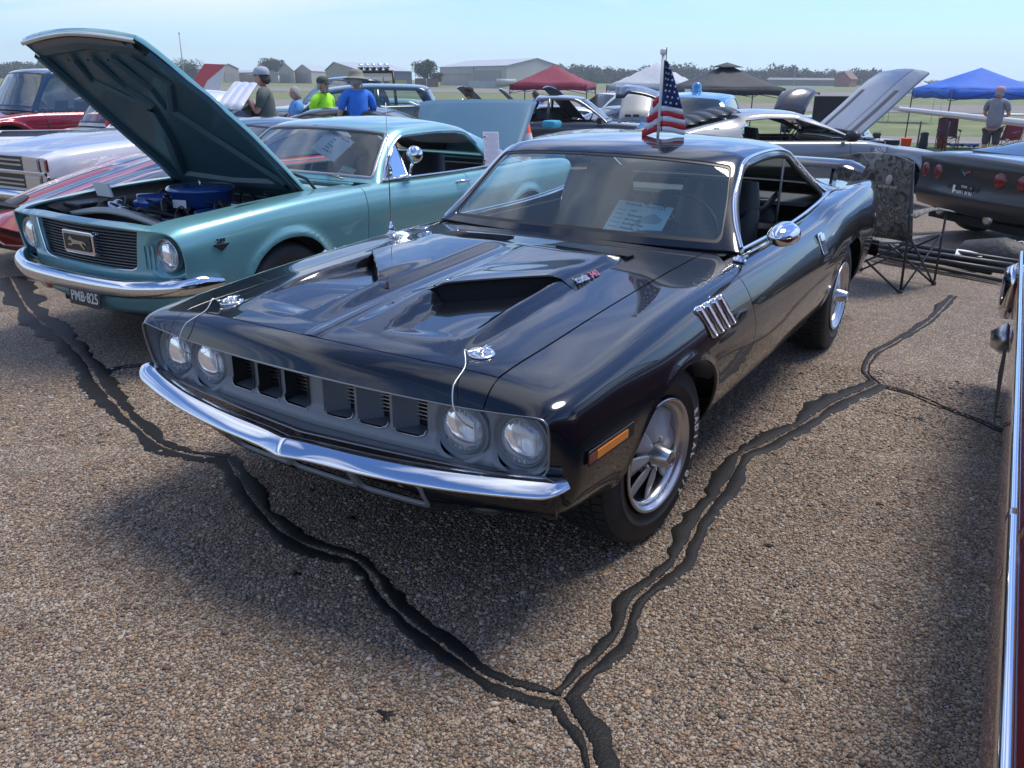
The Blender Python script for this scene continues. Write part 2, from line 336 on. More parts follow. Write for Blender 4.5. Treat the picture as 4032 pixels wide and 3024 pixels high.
# ================================================================ ground, tar seams, field
def gz(x, y):
    s = np.clip(-.848*x-.530*y-2.5, 0, 25); return -.026*s
def px2g(px, py, z=0.0):
    """photo position (in 2212 px width) -> point on the ground"""
    r, u_, f = cam_axes(); d = f+r*((px*1.82278-2016)/FPX)-u_*((py*1.82278-1512)/FPX); C_ = Vector(CAM); p = None
    for _ in range(8): t = (z-C_.z)/d.z; p = C_+d*t; z = float(gz(p.x, p.y))
    return p
def ground_material():
    m = bpy.data.materials.new('exposed_aggregate'); t, b = nodes_of(m); L = t.links.new
    geo = t.nodes.new('ShaderNodeNewGeometry')
    def vor(scale, feat='F1', rnd=1.0):
        v = t.nodes.new('ShaderNodeTexVoronoi'); v.voronoi_dimensions = '2D'; v.feature = feat; v.inputs['Scale'].default_value = scale; v.inputs['Randomness'].default_value = rnd; L(geo.outputs['Position'], v.inputs['Vector']); return v
    def ramp(fac, els, interp='CONSTANT'):
        r = t.nodes.new('ShaderNodeValToRGB'); r.color_ramp.interpolation = interp
        while len(r.color_ramp.elements) < len(els): r.color_ramp.elements.new(.5)
        for e, (p, c) in zip(r.color_ramp.elements, els): e.position = p; e.color = (*c, 1)
        L(fac, r.inputs[0]); return r
    v1 = vor(78); v2 = vor(150)
    cols = [(0, (.30, .23, .16)), (.12, (.42, .35, .26)), (.27, (.22, .16, .11)), (.40, (.46, .42, .36)), (.52, (.34, .24, .15)), (.62, (.16, .13, .11)), (.72, (.38, .33, .28)), (.84, (.50, .46, .41)), (.93, (.36, .22, .15))]
    s1 = t.nodes.new('ShaderNodeSeparateColor'); L(v1.outputs['Color'], s1.inputs[0]); s2 = t.nodes.new('ShaderNodeSeparateColor'); L(v2.outputs['Color'], s2.inputs[0])
    c1 = ramp(s1.outputs[0], cols); c2 = ramp(s2.outputs[1], cols)
    def mr(src, a, b_, c, d):
        n = t.nodes.new('ShaderNodeMapRange'); L(src, n.inputs[0]); n.inputs[1].default_value = a; n.inputs[2].default_value = b_; n.inputs[3].default_value = c; n.inputs[4].default_value = d; return n.outputs[0]
    def mx(f, a, b_, bt='MIX'):
        n = t.nodes.new('ShaderNodeMix'); n.data_type = 'RGBA'; n.blend_type = bt
        for i, v in ((0, f), (6, a), (7, b_)):
            if isinstance(v, (int, float)): n.inputs[i].default_value = v
            elif isinstance(v, tuple): n.inputs[i].default_value = (*v, 1)
            else: L(v, n.inputs[i])
        return n.outputs[2]
    matrix = (.055, .048, .042)
    k2 = mr(v2.outputs['Distance'], .35, .55, 1, 0); k1 = mr(v1.outputs['Distance'], .36, .50, 1, 0)
    some = t.nodes.new('ShaderNodeMath'); some.operation = 'GREATER_THAN'; L(s1.outputs[2], some.inputs[0]); some.inputs[1].default_value = .45
    kk = t.nodes.new('ShaderNodeMath'); kk.operation = 'MULTIPLY'; L(k1, kk.inputs[0]); L(some.outputs[0], kk.inputs[1])
    base = mx(kk.outputs[0], mx(k2, matrix, c2.outputs[0]), c1.outputs[0])
    n = t.nodes.new('ShaderNodeTexNoise'); n.inputs['Scale'].default_value = .55; n.inputs['Detail'].default_value = 6; L(geo.outputs['Position'], n.inputs['Vector'])
    n2 = t.nodes.new('ShaderNodeTexNoise'); n2.inputs['Scale'].default_value = 7; n2.inputs['Detail'].default_value = 5; L(geo.outputs['Position'], n2.inputs['Vector'])
    base = mx(1.0, base, mx(.5, mr(n.outputs['Fac'], .3, .7, .50, 1.05), mr(n2.outputs['Fac'], .3, .7, .60, 1.05)), 'MULTIPLY')
    base = mx(1.0, base, (1.0, .94, .87), 'MULTIPLY')
    L(base, b.inputs['Base Color']); b.inputs['Roughness'].default_value = .78; b.inputs['Specular IOR Level'].default_value = .35
    h = t.nodes.new('ShaderNodeMath'); h.operation = 'MAXIMUM'; L(mr(v2.outputs['Distance'], 0, .55, .6, 0), h.inputs[0])
    h1 = t.nodes.new('ShaderNodeMath'); h1.operation = 'MULTIPLY'; L(mr(v1.outputs['Distance'], 0, .5, 1, 0), h1.inputs[0]); L(some.outputs[0], h1.inputs[1]); L(h1.outputs[0], h.inputs[1])
    bp = t.nodes.new('ShaderNodeBump'); bp.inputs['Strength'].default_value = .9; bp.inputs['Distance'].default_value = .005; L(h.outputs[0], bp.inputs['Height']); L(bp.outputs[0], b.inputs['Normal'])
    return m
def far_material(name, c1, c2, scale, c3=None):
    m = bpy.data.materials.new(name); t, b = nodes_of(m); geo = t.nodes.new('ShaderNodeNewGeometry'); n = t.nodes.new('ShaderNodeTexNoise'); n.inputs['Scale'].default_value = scale; n.inputs['Detail'].default_value = 8; n.inputs['Roughness'].default_value = .7
    mp_ = t.nodes.new('ShaderNodeMapping'); mp_.inputs['Scale'].default_value = (1, 1, 1); t.links.new(geo.outputs['Position'], mp_.inputs[0]); t.links.new(mp_.outputs[0], n.inputs['Vector'])
    r = t.nodes.new('ShaderNodeValToRGB'); r.color_ramp.elements[0].position = .35; r.color_ramp.elements[1].position = .65; r.color_ramp.elements[0].color = (*c1, 1); r.color_ramp.elements[1].color = (*c2, 1)
    if c3: e = r.color_ramp.elements.new(.5); e.color = (*c3, 1)
    t.links.new(n.outputs['Fac'], r.inputs[0]); t.links.new(r.outputs[0], b.inputs['Base Color']); b.inputs['Roughness'].default_value = .95; return m
VD = Vector((-.848, -.530)); VR = Vector((-.530, .848))     # away from the camera, and to its right
def sr(s, r): return (VD.x*s+VR.x*r, VD.y*s+VR.y*r)
def strip_ground(name, s0, s1, r0, r1, m, dz, ns=24, nr=24, kind='structure', wob=0):
    mb = MB(); G = []
    for i in range(ns+1):
        f = (i/ns)**1.6; s = s0+(s1-s0)*f; row = []
        for j in range(nr+1):
            r = r0+(r1-r0)*j/nr; w_ = wob*math.sin(r*.7+s)*(.5+.5*math.sin(r*2.3)) if i in (0, ns) else 0
            x, y = sr(s+w_, r); row.append((x, y, float(gz(x, y))+dz))
        G.append(row)
    mb.sheet(G); return mb.build(name, m, None, kind)
AGG = ground_material()
CRACKS = [
 ([(22, 600), (60, 665), (100, 705), (140, 735), (190, 790), (215, 832), (250, 872), (300, 925), (360, 968), (430, 985), (490, 990)], 24, 24),
 ([(490, 990), (515, 1030), (545, 1078), (580, 1120), (640, 1168), (700, 1190), (760, 1208), (800, 1240), (830, 1290), (870, 1332), (930, 1378), (990, 1422), (1040, 1458), (1110, 1488), (1165, 1502), (1210, 1512)], 27, 27),
 ([(1210, 1512), (1238, 1555), (1268, 1600), (1280, 1660), (1290, 1740)], 38, 26),
 ([(1212, 1508), (1250, 1465), (1300, 1420), (1345, 1365), (1362, 1310), (1420, 1255), (1465, 1215), (1482, 1180), (1520, 1110), (1560, 1060), (1590, 1010)], 30, 27),
 ([(1590, 1010), (1600, 985), (1650, 962), (1700, 935), (1760, 900), (1800, 872), (1850, 850), (1895, 830)], 28, 22),
 ([(1895, 830), (1872, 802), (1885, 770), (1930, 742), (1980, 712), (2012, 690), (2060, 640)], 10, 6),
 ([(1895, 833), (1960, 850), (2040, 882), (2110, 908), (2160, 930), (2260, 960)], 9, 6),
 ([(225, 802), (265, 794), (320, 788), (370, 775)], 7, 7)]
def crack_lines():
    out_ = []
    for pts, wl, wr_ in CRACKS:
        P = np.array(pts, float); s = np.concatenate([[0], np.cumsum(np.hypot(*np.diff(P, axis=0).T))]); n = max(20, int(s[-1]/5)); q = pchip(s, P, np.linspace(0, s[-1], n))
        g = [px2g(a, b) for a, b in q]; out_.append((g, q, wl, wr_))
    return out_
def build_ground():
    # one sheet of paving, falling away slightly behind the cars, reaching to the field
    mb = MB(); ss = np.concatenate([np.linspace(-14, 34, 97)]); rr = np.linspace(-60, 60, 61)
    mb.sheet([[(*sr(s, r), float(gz(*sr(s, r)))) for r in rr] for s in ss]); g = mb.build('pavement', AGG, None, 'structure')
    GR = far_material('dry_grass', (.10, .125, .045), (.20, .195, .085), .35, (.13, .16, .055)); GR2 = far_material('greener_grass', (.075, .115, .035), (.15, .17, .06), .8)
    TAX = far_material('taxiway_asphalt', (.16, .145, .13), (.22, .20, .18), .5)
    strip_ground('grass_field', 26, 680, -700, 700, GR, .0-.02, 40, 60)
    strip_ground('grass_strip', 24.6, 29.5, -60, 60, GR2, .012, 4, 90, wob=.35)
    strip_ground('access_road', 29.5, 33.5, -60, 80, TAX, .02, 3, 60)
    strip_ground('taxiway', 62, 84, -300, 300, TAX, .01, 3, 20); strip_ground('far_runway', 130, 175, -500, 500, TAX, .01, 3, 20)
    # tar filled seams
    TAR = mat('seam_tar', (.007, .0068, .007), .6, 0, 0, .25, bump=(120, .8, .004), vary=(6, .35))
    segs = crack_lines(); rng = random.Random(5); zones = []
    for gi, (g, q, wl, wr_) in enumerate(segs):
        n = len(g)
        for side, w0 in ((1, wl), (-1, wr_)):
            G = []; 
            for i in range(n):
                a, b = g[max(i-1, 0)], g[min(i+1, n-1)]; d = (b-a).normalized(); nr = Vector((-d.y, d.x, 0))
                dist = (g[i]-Vector(CAM)).length; base = w0*1.82278*dist/FPX*(1.08 if dist < 4.5 else 1.15)
                wd = base*(1+.62*noise.noise(g[i]*4+Vector((side*9, gi, 0)))+.42*noise.noise(g[i]*15+Vector((side*9, gi, 3)))+.12*noise.noise(g[i]*60+Vector((side*5, gi, 3))))
                gap = max(.0008, .0055+.013*noise.noise(g[i]*7+Vector((3, 3, 3)))+.006*noise.noise(g[i]*28+Vector((side, 0, 1))))
                z = float(gz(g[i].x, g[i].y)); o = g[i]
                P_ = lambda k, h: Vector((o.x, o.y, z))+nr*side*k+Vector((0, 0, h))
                wd = max(wd, .012)
                G.append([P_(gap, -.006), P_(gap+.001, .0035), P_(gap+.006, .0062), P_(gap+(wd-gap)*.5, .0070), P_(wd*.85, .0055), P_(wd, -.002)])
                zones.append((o.x, o.y, wd, gap))
            mb = MB(); mb.sheet(G); mb.build('tar_seam', TAR, None, 'structure')
    # odd blobs of tar dropped beside the seams
    for k, (px, py, r_) in enumerate(((835, 1545, .017), (1105, 1560, .008), (640, 1240, .012), (1900, 1090, .010), (760, 1120, .014), (1660, 1180, .012), (1985, 905, .02))):
        c = px2g(px, py); rn = random.Random(k); P_ = [Vector((c.x, c.y, float(gz(c.x, c.y))+.006))]; n = 18
        for ring, zz_ in ((.6, .006), (1.0, .001)):
            for j in range(n): a = 2*math.pi*j/n; q = r_*ring*(1+.45*math.sin(3*a+k)+.25*math.sin(7*a+2*k)); P_.append(Vector((c.x+q*math.cos(a), c.y+q*1.3*math.sin(a), float(gz(c.x, c.y))+zz_)))
        mb = MB(); mb.add(P_, [(0, 1+j, 1+(j+1) % n) for j in range(n)]+[(1+j, 1+n+j, 1+n+(j+1) % n, 1+(j+1) % n) for j in range(n)], True); mb.build('tar_spot', TAR, None, 'structure')
    return g, segs, zones
def pebbles(zones):
    """loose and half-set stones of the near paving: real stones, joined"""
    rng = np.random.default_rng(4); C_ = np.array(CAM[:2]); pts = []
    vd = np.array([VD.x, VD.y]); vr = np.array([VR.x, VR.y])
    for r0, r1, cell, smin, smax in ((1.15, 2.6, .0120, .0030, .0082), (2.6, 3.7, .0145, .0036, .0085), (3.7, 5.0, .019, .0045, .0095)):
        ax = np.arange(r0-.3, r1+.3, cell); ay = np.arange(-r1*.78, r1*.78, cell); X, Y = np.meshgrid(ax, ay, indexing='ij'); X = X.ravel()+rng.uniform(-.5, .5, X.size)*cell; Y = Y.ravel()+rng.uniform(-.5, .5, Y.size)*cell
        rad = np.hypot(X, Y); k = (rad >= r0) & (rad < r1) & (np.abs(Y) < .74*X+.12); X, Y = X[k], Y[k]
        g = C_+vd*X[:, None]+vr*Y[:, None]; sz = smin+(smax-smin)*rng.random(len(X))**1.6
        big = rng.random(len(X)) < .05; sz[big] *= 1.6; pts.append(np.column_stack([g, sz]))
    # gravel lying in the seams
    for (x, y, wd, gap) in zones[::1]:
        for _ in range(5): pts.append(np.array([[x+rng.uniform(-.008, .008), y+rng.uniform(-.008, .008), rng.uniform(.002, .0045)]]))
    pts = np.vstack(pts)
    # keep stones off the tar (a few stay)
    Z = np.array(zones); keep = rng.random(len(pts)) < .80
    cellz = {}
    for i, (x, y, w_, g_) in enumerate(zones): cellz.setdefault((int(x*8), int(y*8)), []).append(i)
    for i, (x, y, s) in enumerate(pts):
        c = []; ix, iy = int(x*8), int(y*8)
        for a in (-1, 0, 1):
            for b in (-1, 0, 1): c += cellz.get((ix+a, iy+b), [])
        if not c: continue
        d = np.hypot(Z[c, 0]-x, Z[c, 1]-y); j = int(np.argmin(d)); w_, g_ = Z[c[j], 2], Z[c[j], 3]
        if d[j] < w_*.97 and d[j] > g_+.005 and rng.random() > (.03 if d[j] < w_*.6 else .03+.5*max(0, math.sin(x*9+y*5))**3): keep[i] = False
    pts = pts[keep]
    phi = (1+5**.5)/2; I = np.array([(-1, phi, 0), (1, phi, 0), (-1, -phi, 0), (1, -phi, 0), (0, -1, phi), (0, 1, phi), (0, -1, -phi), (0, 1, -phi), (phi, 0, -1), (phi, 0, 1), (-phi, 0, -1), (-phi, 0, 1)])/math.sqrt(1+phi*phi)
    T_ = np.array([(0, 11, 5), (0, 5, 1), (0, 1, 7), (0, 7, 10), (0, 10, 11), (1, 5, 9), (5, 11, 4), (11, 10, 2), (10, 7, 6), (7, 1, 8), (3, 9, 4), (3, 4, 2), (3, 2, 6), (3, 6, 8), (3, 8, 9), (4, 9, 5), (2, 4, 11), (6, 2, 10), (8, 6, 7), (9, 8, 1)])
    n = len(pts); sc_ = np.stack([rng.uniform(.8, 1.35, n), rng.uniform(.65, 1.0, n), rng.uniform(.40, .75, n)], 1)*pts[:, 2:3]
    V = I[None]*sc_[:, None, :]*rng.uniform(.82, 1.18, (n, 12, 1)); a = rng.uniform(0, 2*np.pi, n); tx = rng.uniform(-.35, .35, n)
    ca, sa = np.cos(a)[:, None], np.sin(a)[:, None]; ct, st = np.cos(tx)[:, None], np.sin(tx)[:, None]
    y1 = V[..., 1]*ct-V[..., 2]*st; z1 = V[..., 1]*st+V[..., 2]*ct; x2 = V[..., 0]*ca-y1*sa; y2 = V[..., 0]*sa+y1*ca
    V = np.stack([x2+pts[:, None, 0], y2+pts[:, None, 1], z1+pts[:, None, 2]*.12+gz(pts[:, 0], pts[:, 1])[:, None]], 2).reshape(-1, 3)
    F = (T_[None]+12*np.arange(n)[:, None, None]).reshape(-1, 3)
    tone = .93+.30*np.sin(pts[:, 0]*2.1+1.3*np.sin(pts[:, 1]*1.7))*np.sin(pts[:, 1]*2.6+np.sin(pts[:, 0]*3.1))*.6
    me = bpy.data.meshes.new('gravel_stones'); me.vertices.add(len(V)); me.vertices.foreach_set('co', V.ravel()); me.loops.add(F.size); me.loops.foreach_set('vertex_index', F.ravel()); me.polygons.add(len(F)); me.polygons.foreach_set('loop_start', np.arange(0, F.size, 3)); me.polygons.foreach_set('use_smooth', np.ones(len(F), bool)); me.update(calc_edges=True)
    pal = np.array([(.40, .33, .25), (.50, .44, .35), (.30, .22, .15), (.56, .52, .46), (.42, .30, .19), (.20, .17, .15), (.46, .42, .38), (.62, .59, .54), (.44, .29, .21), (.34, .29, .25), (.52, .40, .26), (.26, .22, .20)])
    c = pal[rng.integers(0, len(pal), n)]*rng.uniform(.45, 1.12, (n, 1))*np.array([.97, .85, .72])*tone[:, None]; col = np.concatenate([np.repeat(c, 12, 0), np.ones((n*12, 1))], 1)
    at = me.color_attributes.new('stone', 'FLOAT_COLOR', 'POINT'); at.data.foreach_set('color', col.ravel())
    m = mat('stone_material', (.3, .3, .3), .6, bump=(400, .25, .0006)); t = m.node_tree; an = t.nodes.new('ShaderNodeAttribute'); an.attribute_name = 'stone'
    nn = t.nodes.new('ShaderNodeTexNoise'); nn.inputs['Scale'].default_value = 160; mx = t.nodes.new('ShaderNodeMix'); mx.data_type = 'RGBA'; mx.blend_type = 'MULTIPLY'; mx.inputs[0].default_value = .5
    t.links.new(an.outputs['Color'], mx.inputs[6]); t.links.new(nn.outputs['Fac'], mx.inputs[7]); t.links.new(mx.outputs[2], t.nodes['Principled BSDF'].inputs['Base Color']); me.materials.append(m)
    o = bpy.data.objects.new('gravel_stones', me); link(o); o['kind'] = 'stuff'; o['label'] = 'tan and brown stones set in the worn paving around the black coupe'; o['category'] = 'gravel'
    return n
# ================================================================ the black fastback coupe in front
BLACK = paint('black_paint', (.0045, .006, .0095), 0, .25)
ARGENT = mat('argent_grey_satin', (.20, .215, .23), .5, .25, bump=(300, .08, .0005))
def make_tyre(name_t, par, M, r, width, rim_r, letters=None, rim_w=None, tread=60, blocks=5, msh=[None]):
    """tyre with tread blocks and sidewall ribs; local: axle along z, outer face towards +z; M places it"""
    h = width/2; mb = MB()
    prof = [(rim_r-.004, h*.80), (rim_r+.006, h*.93), (rim_r+.02, h*.985), (rim_r+(r-rim_r)*.35, h*1.03), (rim_r+(r-rim_r)*.36, h*1.045), (rim_r+(r-rim_r)*.40, h*1.045), (rim_r+(r-rim_r)*.41, h*1.035),
            (rim_r+(r-rim_r)*.62, h*1.03), (rim_r+(r-rim_r)*.80, h*.97), (rim_r+(r-rim_r)*.92, h*.88), (r-.009, h*.80), (r-.008, 0), (r-.009, -h*.80), (r-.03, -h*.95), (rim_r+.03, -h), (rim_r-.004, -h*.8)]
    mb.lathe(prof, 72, M)
    t = mb.build(name_t, RUBBER, par)
    tb = MB(); rng = random.Random(3)
    for j in range(blocks):
        w0 = -h*.86+2*h*.86*j/blocks; w1 = w0+2*h*.86/blocks-.006
        for k in range(tread):
            a0 = 2*math.pi*(k+.5*(j % 2))/tread; a1 = a0+2*math.pi/tread*.80; sk = .02*(1 if j % 2 else -1)
            fall = lambda w_: .010*max(0, abs(w_)/h-.62)**1.2*2.2
            V = []
            for a, w_ in ((a0, w0), (a1, w0), (a1+sk, w1), (a0+sk, w1)):
                for rr in (r-.014, r-fall(w_)): V.append(M @ Vector((rr*math.cos(a), rr*math.sin(a), w_)))
            tb.add(V, [(1, 3, 5, 7), (0, 1, 7, 6), (2, 3, 1, 0), (4, 5, 3, 2), (6, 7, 5, 4)])
    tb.build('tread', RUBBER, t)
    if letters:
        for s_, a0, sz in letters:
            rl = rim_r+(r-rim_r)*.46; adv = sz*1.05/rl
            for k, ch in enumerate(s_):
                if ch == ' ': continue
                a = R(a0)-k*adv
                L = M @ Matrix.Rotation(a-math.pi/2, 4, 'Z') @ Matrix.Translation((0, rl, h*1.046))
                text_obj('white_letter', ch, sz*1.05, L, WHITEPL, t, .0005, bold=.0016)
    return t
def cuda_rows():
    T = {}
    def row(u, yz, xs=None): T[u] = [(xs[i] if xs else u, y, z) for i, (y, z) in enumerate(yz)]
    row(-3.79, [(0, .86), (.3, .86), (.55, .86), (.62, .862), (.70, .865), (.765, .86), (.79, .83), (.80, .76), (.80, .67), (.79, .56), (.76, .50), (.68, .47), (0, .46)], [-3.775]*13)
    row(-3.75, [(0, .905), (.3, .907), (.55, .912), (.64, .905), (.73, .905), (.82, .932), (.842, .87), (.855, .78), (.86, .66), (.85, .52), (.81, .43), (.70, .40), (0, .40)])
    row(-3.60, [(0, .925), (.3, .925), (.55, .93), (.65, .925), (.745, .922), (.846, .952), (.880, .88), (.915, .77), (.92, .65), (.90, .49), (.85, .37), (.74, .32), (0, .30)])
    row(-3.25, [(0, .935), (.3, .935), (.55, .937), (.66, .93), (.755, .928), (.862, .958), (.905, .882), (.945, .77), (.952, .64), (.93, .47), (.88, .32), (.78, .27), (0, .25)])
    row(-2.9, [(0, .94), (.3, .94), (.55, .94), (.66, .935), (.76, .932), (.862, .938), (.908, .872), (.938, .77), (.942, .63), (.918, .48), (.88, .32), (.79, .27), (0, .22)])
    row(-2.5, [(0, .92), (.3, .92), (.55, .92), (.66, .92), (.775, .92), (.862, .910), (.905, .862), (.938, .75), (.942, .62), (.918, .475), (.87, .315), (.78, .26), (0, .21)])
    row(-2.1, [(0, .89), (.3, .89), (.55, .89), (.66, .89), (.785, .884), (.862, .868), (.898, .835), (.95, .72), (.960, .61), (.930, .47), (.868, .305), (.78, .25), (0, .2)])
    row(-1.6, [(0, .87), (.3, .87), (.55, .87), (.66, .87), (.785, .868), (.862, .858), (.898, .825), (.948, .715), (.958, .605), (.930, .47), (.868, .305), (.78, .25), (0, .2)])
    row(-1.0, [(0, .89), (.3, .888), (.55, .878), (.655, .87), (.785, .862), (.860, .852), (.896, .818), (.944, .71), (.955, .605), (.930, .47), (.868, .305), (.78, .25), (0, .2)])
    row(-.60, [(0, .897), (.3, .892), (.55, .872), (.648, .860), (.782, .852), (.858, .844), (.894, .812), (.938, .705), (.95, .60), (.926, .47), (.868, .305), (.78, .25), (0, .2)])
    row(0, [(0, .866), (.3, .860), (.55, .843), (.645, .832), (.775, .824), (.854, .815), (.890, .785), (.930, .695), (.942, .60), (.925, .45), (.88, .30), (.78, .25), (0, .25)])
    row(.40, [(0, .838), (.3, .834), (.55, .820), (.645, .808), (.785, .790), (.858, .782), (.890, .752), (.915, .665), (.922, .59), (.910, .48), (.87, .36), (.76, .30), (0, .30)])
    row(.70, [(0, .811), (.3, .806), (.55, .795), (.645, .785), (.782, .770), (.855, .758), (.884, .728), (.900, .65), (.905, .585), (.895, .49), (.86, .40), (.72, .36), (0, .35)],
        [.755, .742, .708, .690, .677, .668, .664, .660, .655, .65, .655, .68, .70])
    row(.80, [(0, .782), (.3, .774), (.55, .762), (.65, .758), (.785, .750), (.848, .744), (.870, .712), (.878, .63), (.876, .57), (.865, .51), (.80, .475), (.50, .455), (0, .445)],
        [.820, .800, .765, .750, .737, .728, .720, .712, .705, .702, .715, .755, .79])
    row(.86, [(0, .730), (.3, .718), (.55, .712), (.65, .714), (.775, .722), (.838, .728), (.850, .690), (.846, .62), (.838, .555), (.805, .522), (.66, .518), (.33, .516), (0, .516)],
        [.853, .824, .789, .777, .766, .757, .750, .742, .732, .728, .748, .792, .826])
    U = sorted(T); return U, np.array([T[u] for u in U], float)
MOUTH = (.285, .118, -.035, .425)
def mouth_d(x, y):
    a = np.abs(y); ax, ay, bx, by = MOUTH; L = math.hypot(bx-ax, by-ay); nx, ny = -(by-ay)/L, (bx-ax)/L
    if nx > 0: nx, ny = -nx, -ny
    return (x-ax)*nx+(a-ay)*ny, ((x-ax)*(bx-ax)+(a-ay)*(by-ay))/L/L
def hood_shape(x, y, side=0):
    """height of the twin scooped bulges above the plain hood; side picks the rear (+) or front (-) of the mouth line"""
    a = np.abs(y)
    yo = .475+.03*np.clip((x+.1)/.7, -.6, 1)
    grow = np.clip((.66-x)/.42, 0, 1); grow = grow*(2-grow)*.5+.5*sst(grow)
    B = .036*grow*sst((yo-a)/.045)*(.42+.58*sst((a-.02)/.085))*sst((x+.56+.35*np.clip(a-.25, 0, 1))/.20)
    B += .004*np.exp(-(y/.02)**2)*sst((x-.2)/.3)
    # mouth line runs from the inner front to the outer rear
    d = mouth_d(x, y)[0]           # positive behind the mouth
    if side: d = np.abs(d)*np.sign(side) if abs(side) < 1 else d
    back = (d >= 0) if not side else np.full(np.shape(d), side > 0)
    yin = .115+.06*np.clip((x-.25)/.4, 0, 1)+np.where(x < .265, (.265-x)*.0, 0); you = .43+.03*np.clip(x/.5, -1, 1)
    lat = sst((a-yin)/.035)*sst((you-a)/.035)
    ramp = -.050*lat*np.clip(1-np.abs(d)/.42, 0, 1)**1.0*(~back)*sst((.64-x)/.1)
    nac = .020*sst((a-yin+.02)/.06)*sst((you+.03-a)/.06)*(1-sst((d-.02)/.24))*back
    near = sst((x+.4)/.2)
    return B+ramp*near+nac*near
def make_cuda():
    car = thing('black_coupe', 'glossy black muscle coupe with grey gilled grille and chrome bumper in the foreground', 'car', (0, 0, 0))
    U, rows = cuda_rows()
    us = np.concatenate([np.arange(-3.79, -3.7, .01), np.arange(-3.7, -.9, .025), np.arange(-.9, .66, .0125), np.arange(.66, .861, .008)])
    us[-1] = .86
    ts = np.concatenate([np.arange(0, 5, .05), np.arange(5, 7, .08), np.arange(7, 12.01, .125)])
    P = loft(U, rows, us, ts, 5)
    # wheel arch lips: slight flare
    for cx_, rx in ((-.03, .385), (-2.735, .42)):
        dx = (P[..., 0]-cx_)/rx; dz = (P[..., 2]-.31)/.365; q = np.sqrt(dx**2+dz**2)
        P[..., 1] += .006*np.exp(-((q-1.0)/.045)**2)*(ts[None, :] > 6)*(P[..., 2] < .72)
    V, F = grid_mesh(P, us, ts, 1)
    u, t = 6, 7
    if V[len(ts)*60+10, 5] < 0: V[:, 3:6] *= -1; F = [tuple(reversed(f)) for f in F]
    g = .0028
    def xd(T_): return np.interp(T_, [3, 4, 4.6, 5, 6, 7, 8, 9, 10, 12], [-.99, -.82, -.71, -.695, -.715, -.745, -.77, -.778, -.77, -.76])
    cowl = lambda W: -.815-.155*(np.clip(W[:, t], 0, 3.9)/3.9)**2
    hoodrear = lambda W: -.765-.165*(np.clip(W[:, t], 0, 3.9)/3.9)**2
    def arch(cx_, rx, rz=.365):
        def fn(W):
            q = (np.abs((W[:, 0]-cx_)/rx)**2.3+np.abs(np.maximum(W[:, 2]-.30, -.0)/rz)**2.3)**(1/2.3)
            q = np.where(W[:, 2] < .30, np.abs((W[:, 0]-cx_)/rx), q)
            return np.where(W[:, 7] > 5.5, (q-1)*.36, 1.0)
        return fn
    ar_f, ar_r = arch(-.03, .385), arch(-2.735, .42, .385)
    hood = clip(*clip(*clip(V, F, lambda W: (3-W[:, t])*.1-g), lambda W: .70-g-W[:, u]), lambda W: W[:, u]-hoodrear(W)-g)
    fl = V[:, 7] < 3.2; V[fl, 2] += hood_shape(V[fl, 0], V[fl, 1])*(V[fl, 6] > -.95)*(V[fl, 6] < .7)
    pieces = []
    near = lambda W: (np.abs(W[:, 0]-.1) < .35)
    for sg in (1, -1):
        A, B_ = clip(hood[0], hood[1], lambda W: sg*mouth_d(W[:, 0], W[:, 1])[0]-1e-5)
        e = 1e-3; sd = sg*1e-4
        h0 = hood_shape(A[:, 0], A[:, 1], sd); hx = (hood_shape(A[:, 0]+e, A[:, 1], sg*9)-hood_shape(A[:, 0]-e, A[:, 1], sg*9))/(2*e); hy = (hood_shape(A[:, 0], A[:, 1]+e, sg*9)-hood_shape(A[:, 0], A[:, 1]-e, sg*9))/(2*e)
        A[:, 2] += h0; A[:, 3] -= hx*A[:, 5]; A[:, 4] -= hy*A[:, 5]*(A[:, 1] > 1e-4); A[:, 3:6] /= np.linalg.norm(A[:, 3:6], axis=1, keepdims=True); pieces.append((A, B_))
    A = np.vstack([pieces[0][0], pieces[1][0]]); B_ = pieces[0][1]+[tuple(i+len(pieces[0][0]) for i in f) for f in pieces[1][1]]
    ho = panel('hood', *both(A, B_), BLACK, car, 0)
    # turned-down edges of the hood and the mouths of the scoops
    W0, F0 = both(*hood); W0[:, 2] += hood_shape(W0[:, 0], W0[:, 1]); eb = boundary(F0, W0, True); mb = MB()
    for a, b in eb:
        pa, pb = Vector(W0[a, :3]), Vector(W0[b, :3])
        if abs(pa.y) < 1e-3 and abs(pb.y) < 1e-3: continue
        mb.add([pa, pa-Vector((0, 0, .016)), pb-Vector((0, 0, .016)), pb], [(0, 1, 2, 3)])
    mb.build('hood_edge', BLACK, ho)
    ax, ay, bx, by = MOUTH; L_ = math.hypot(bx-ax, by-ay); ux, uy = (bx-ax)/L_, (by-ay)/L_; nx, ny = -uy, ux
    if nx > 0: nx, ny = -nx, -ny
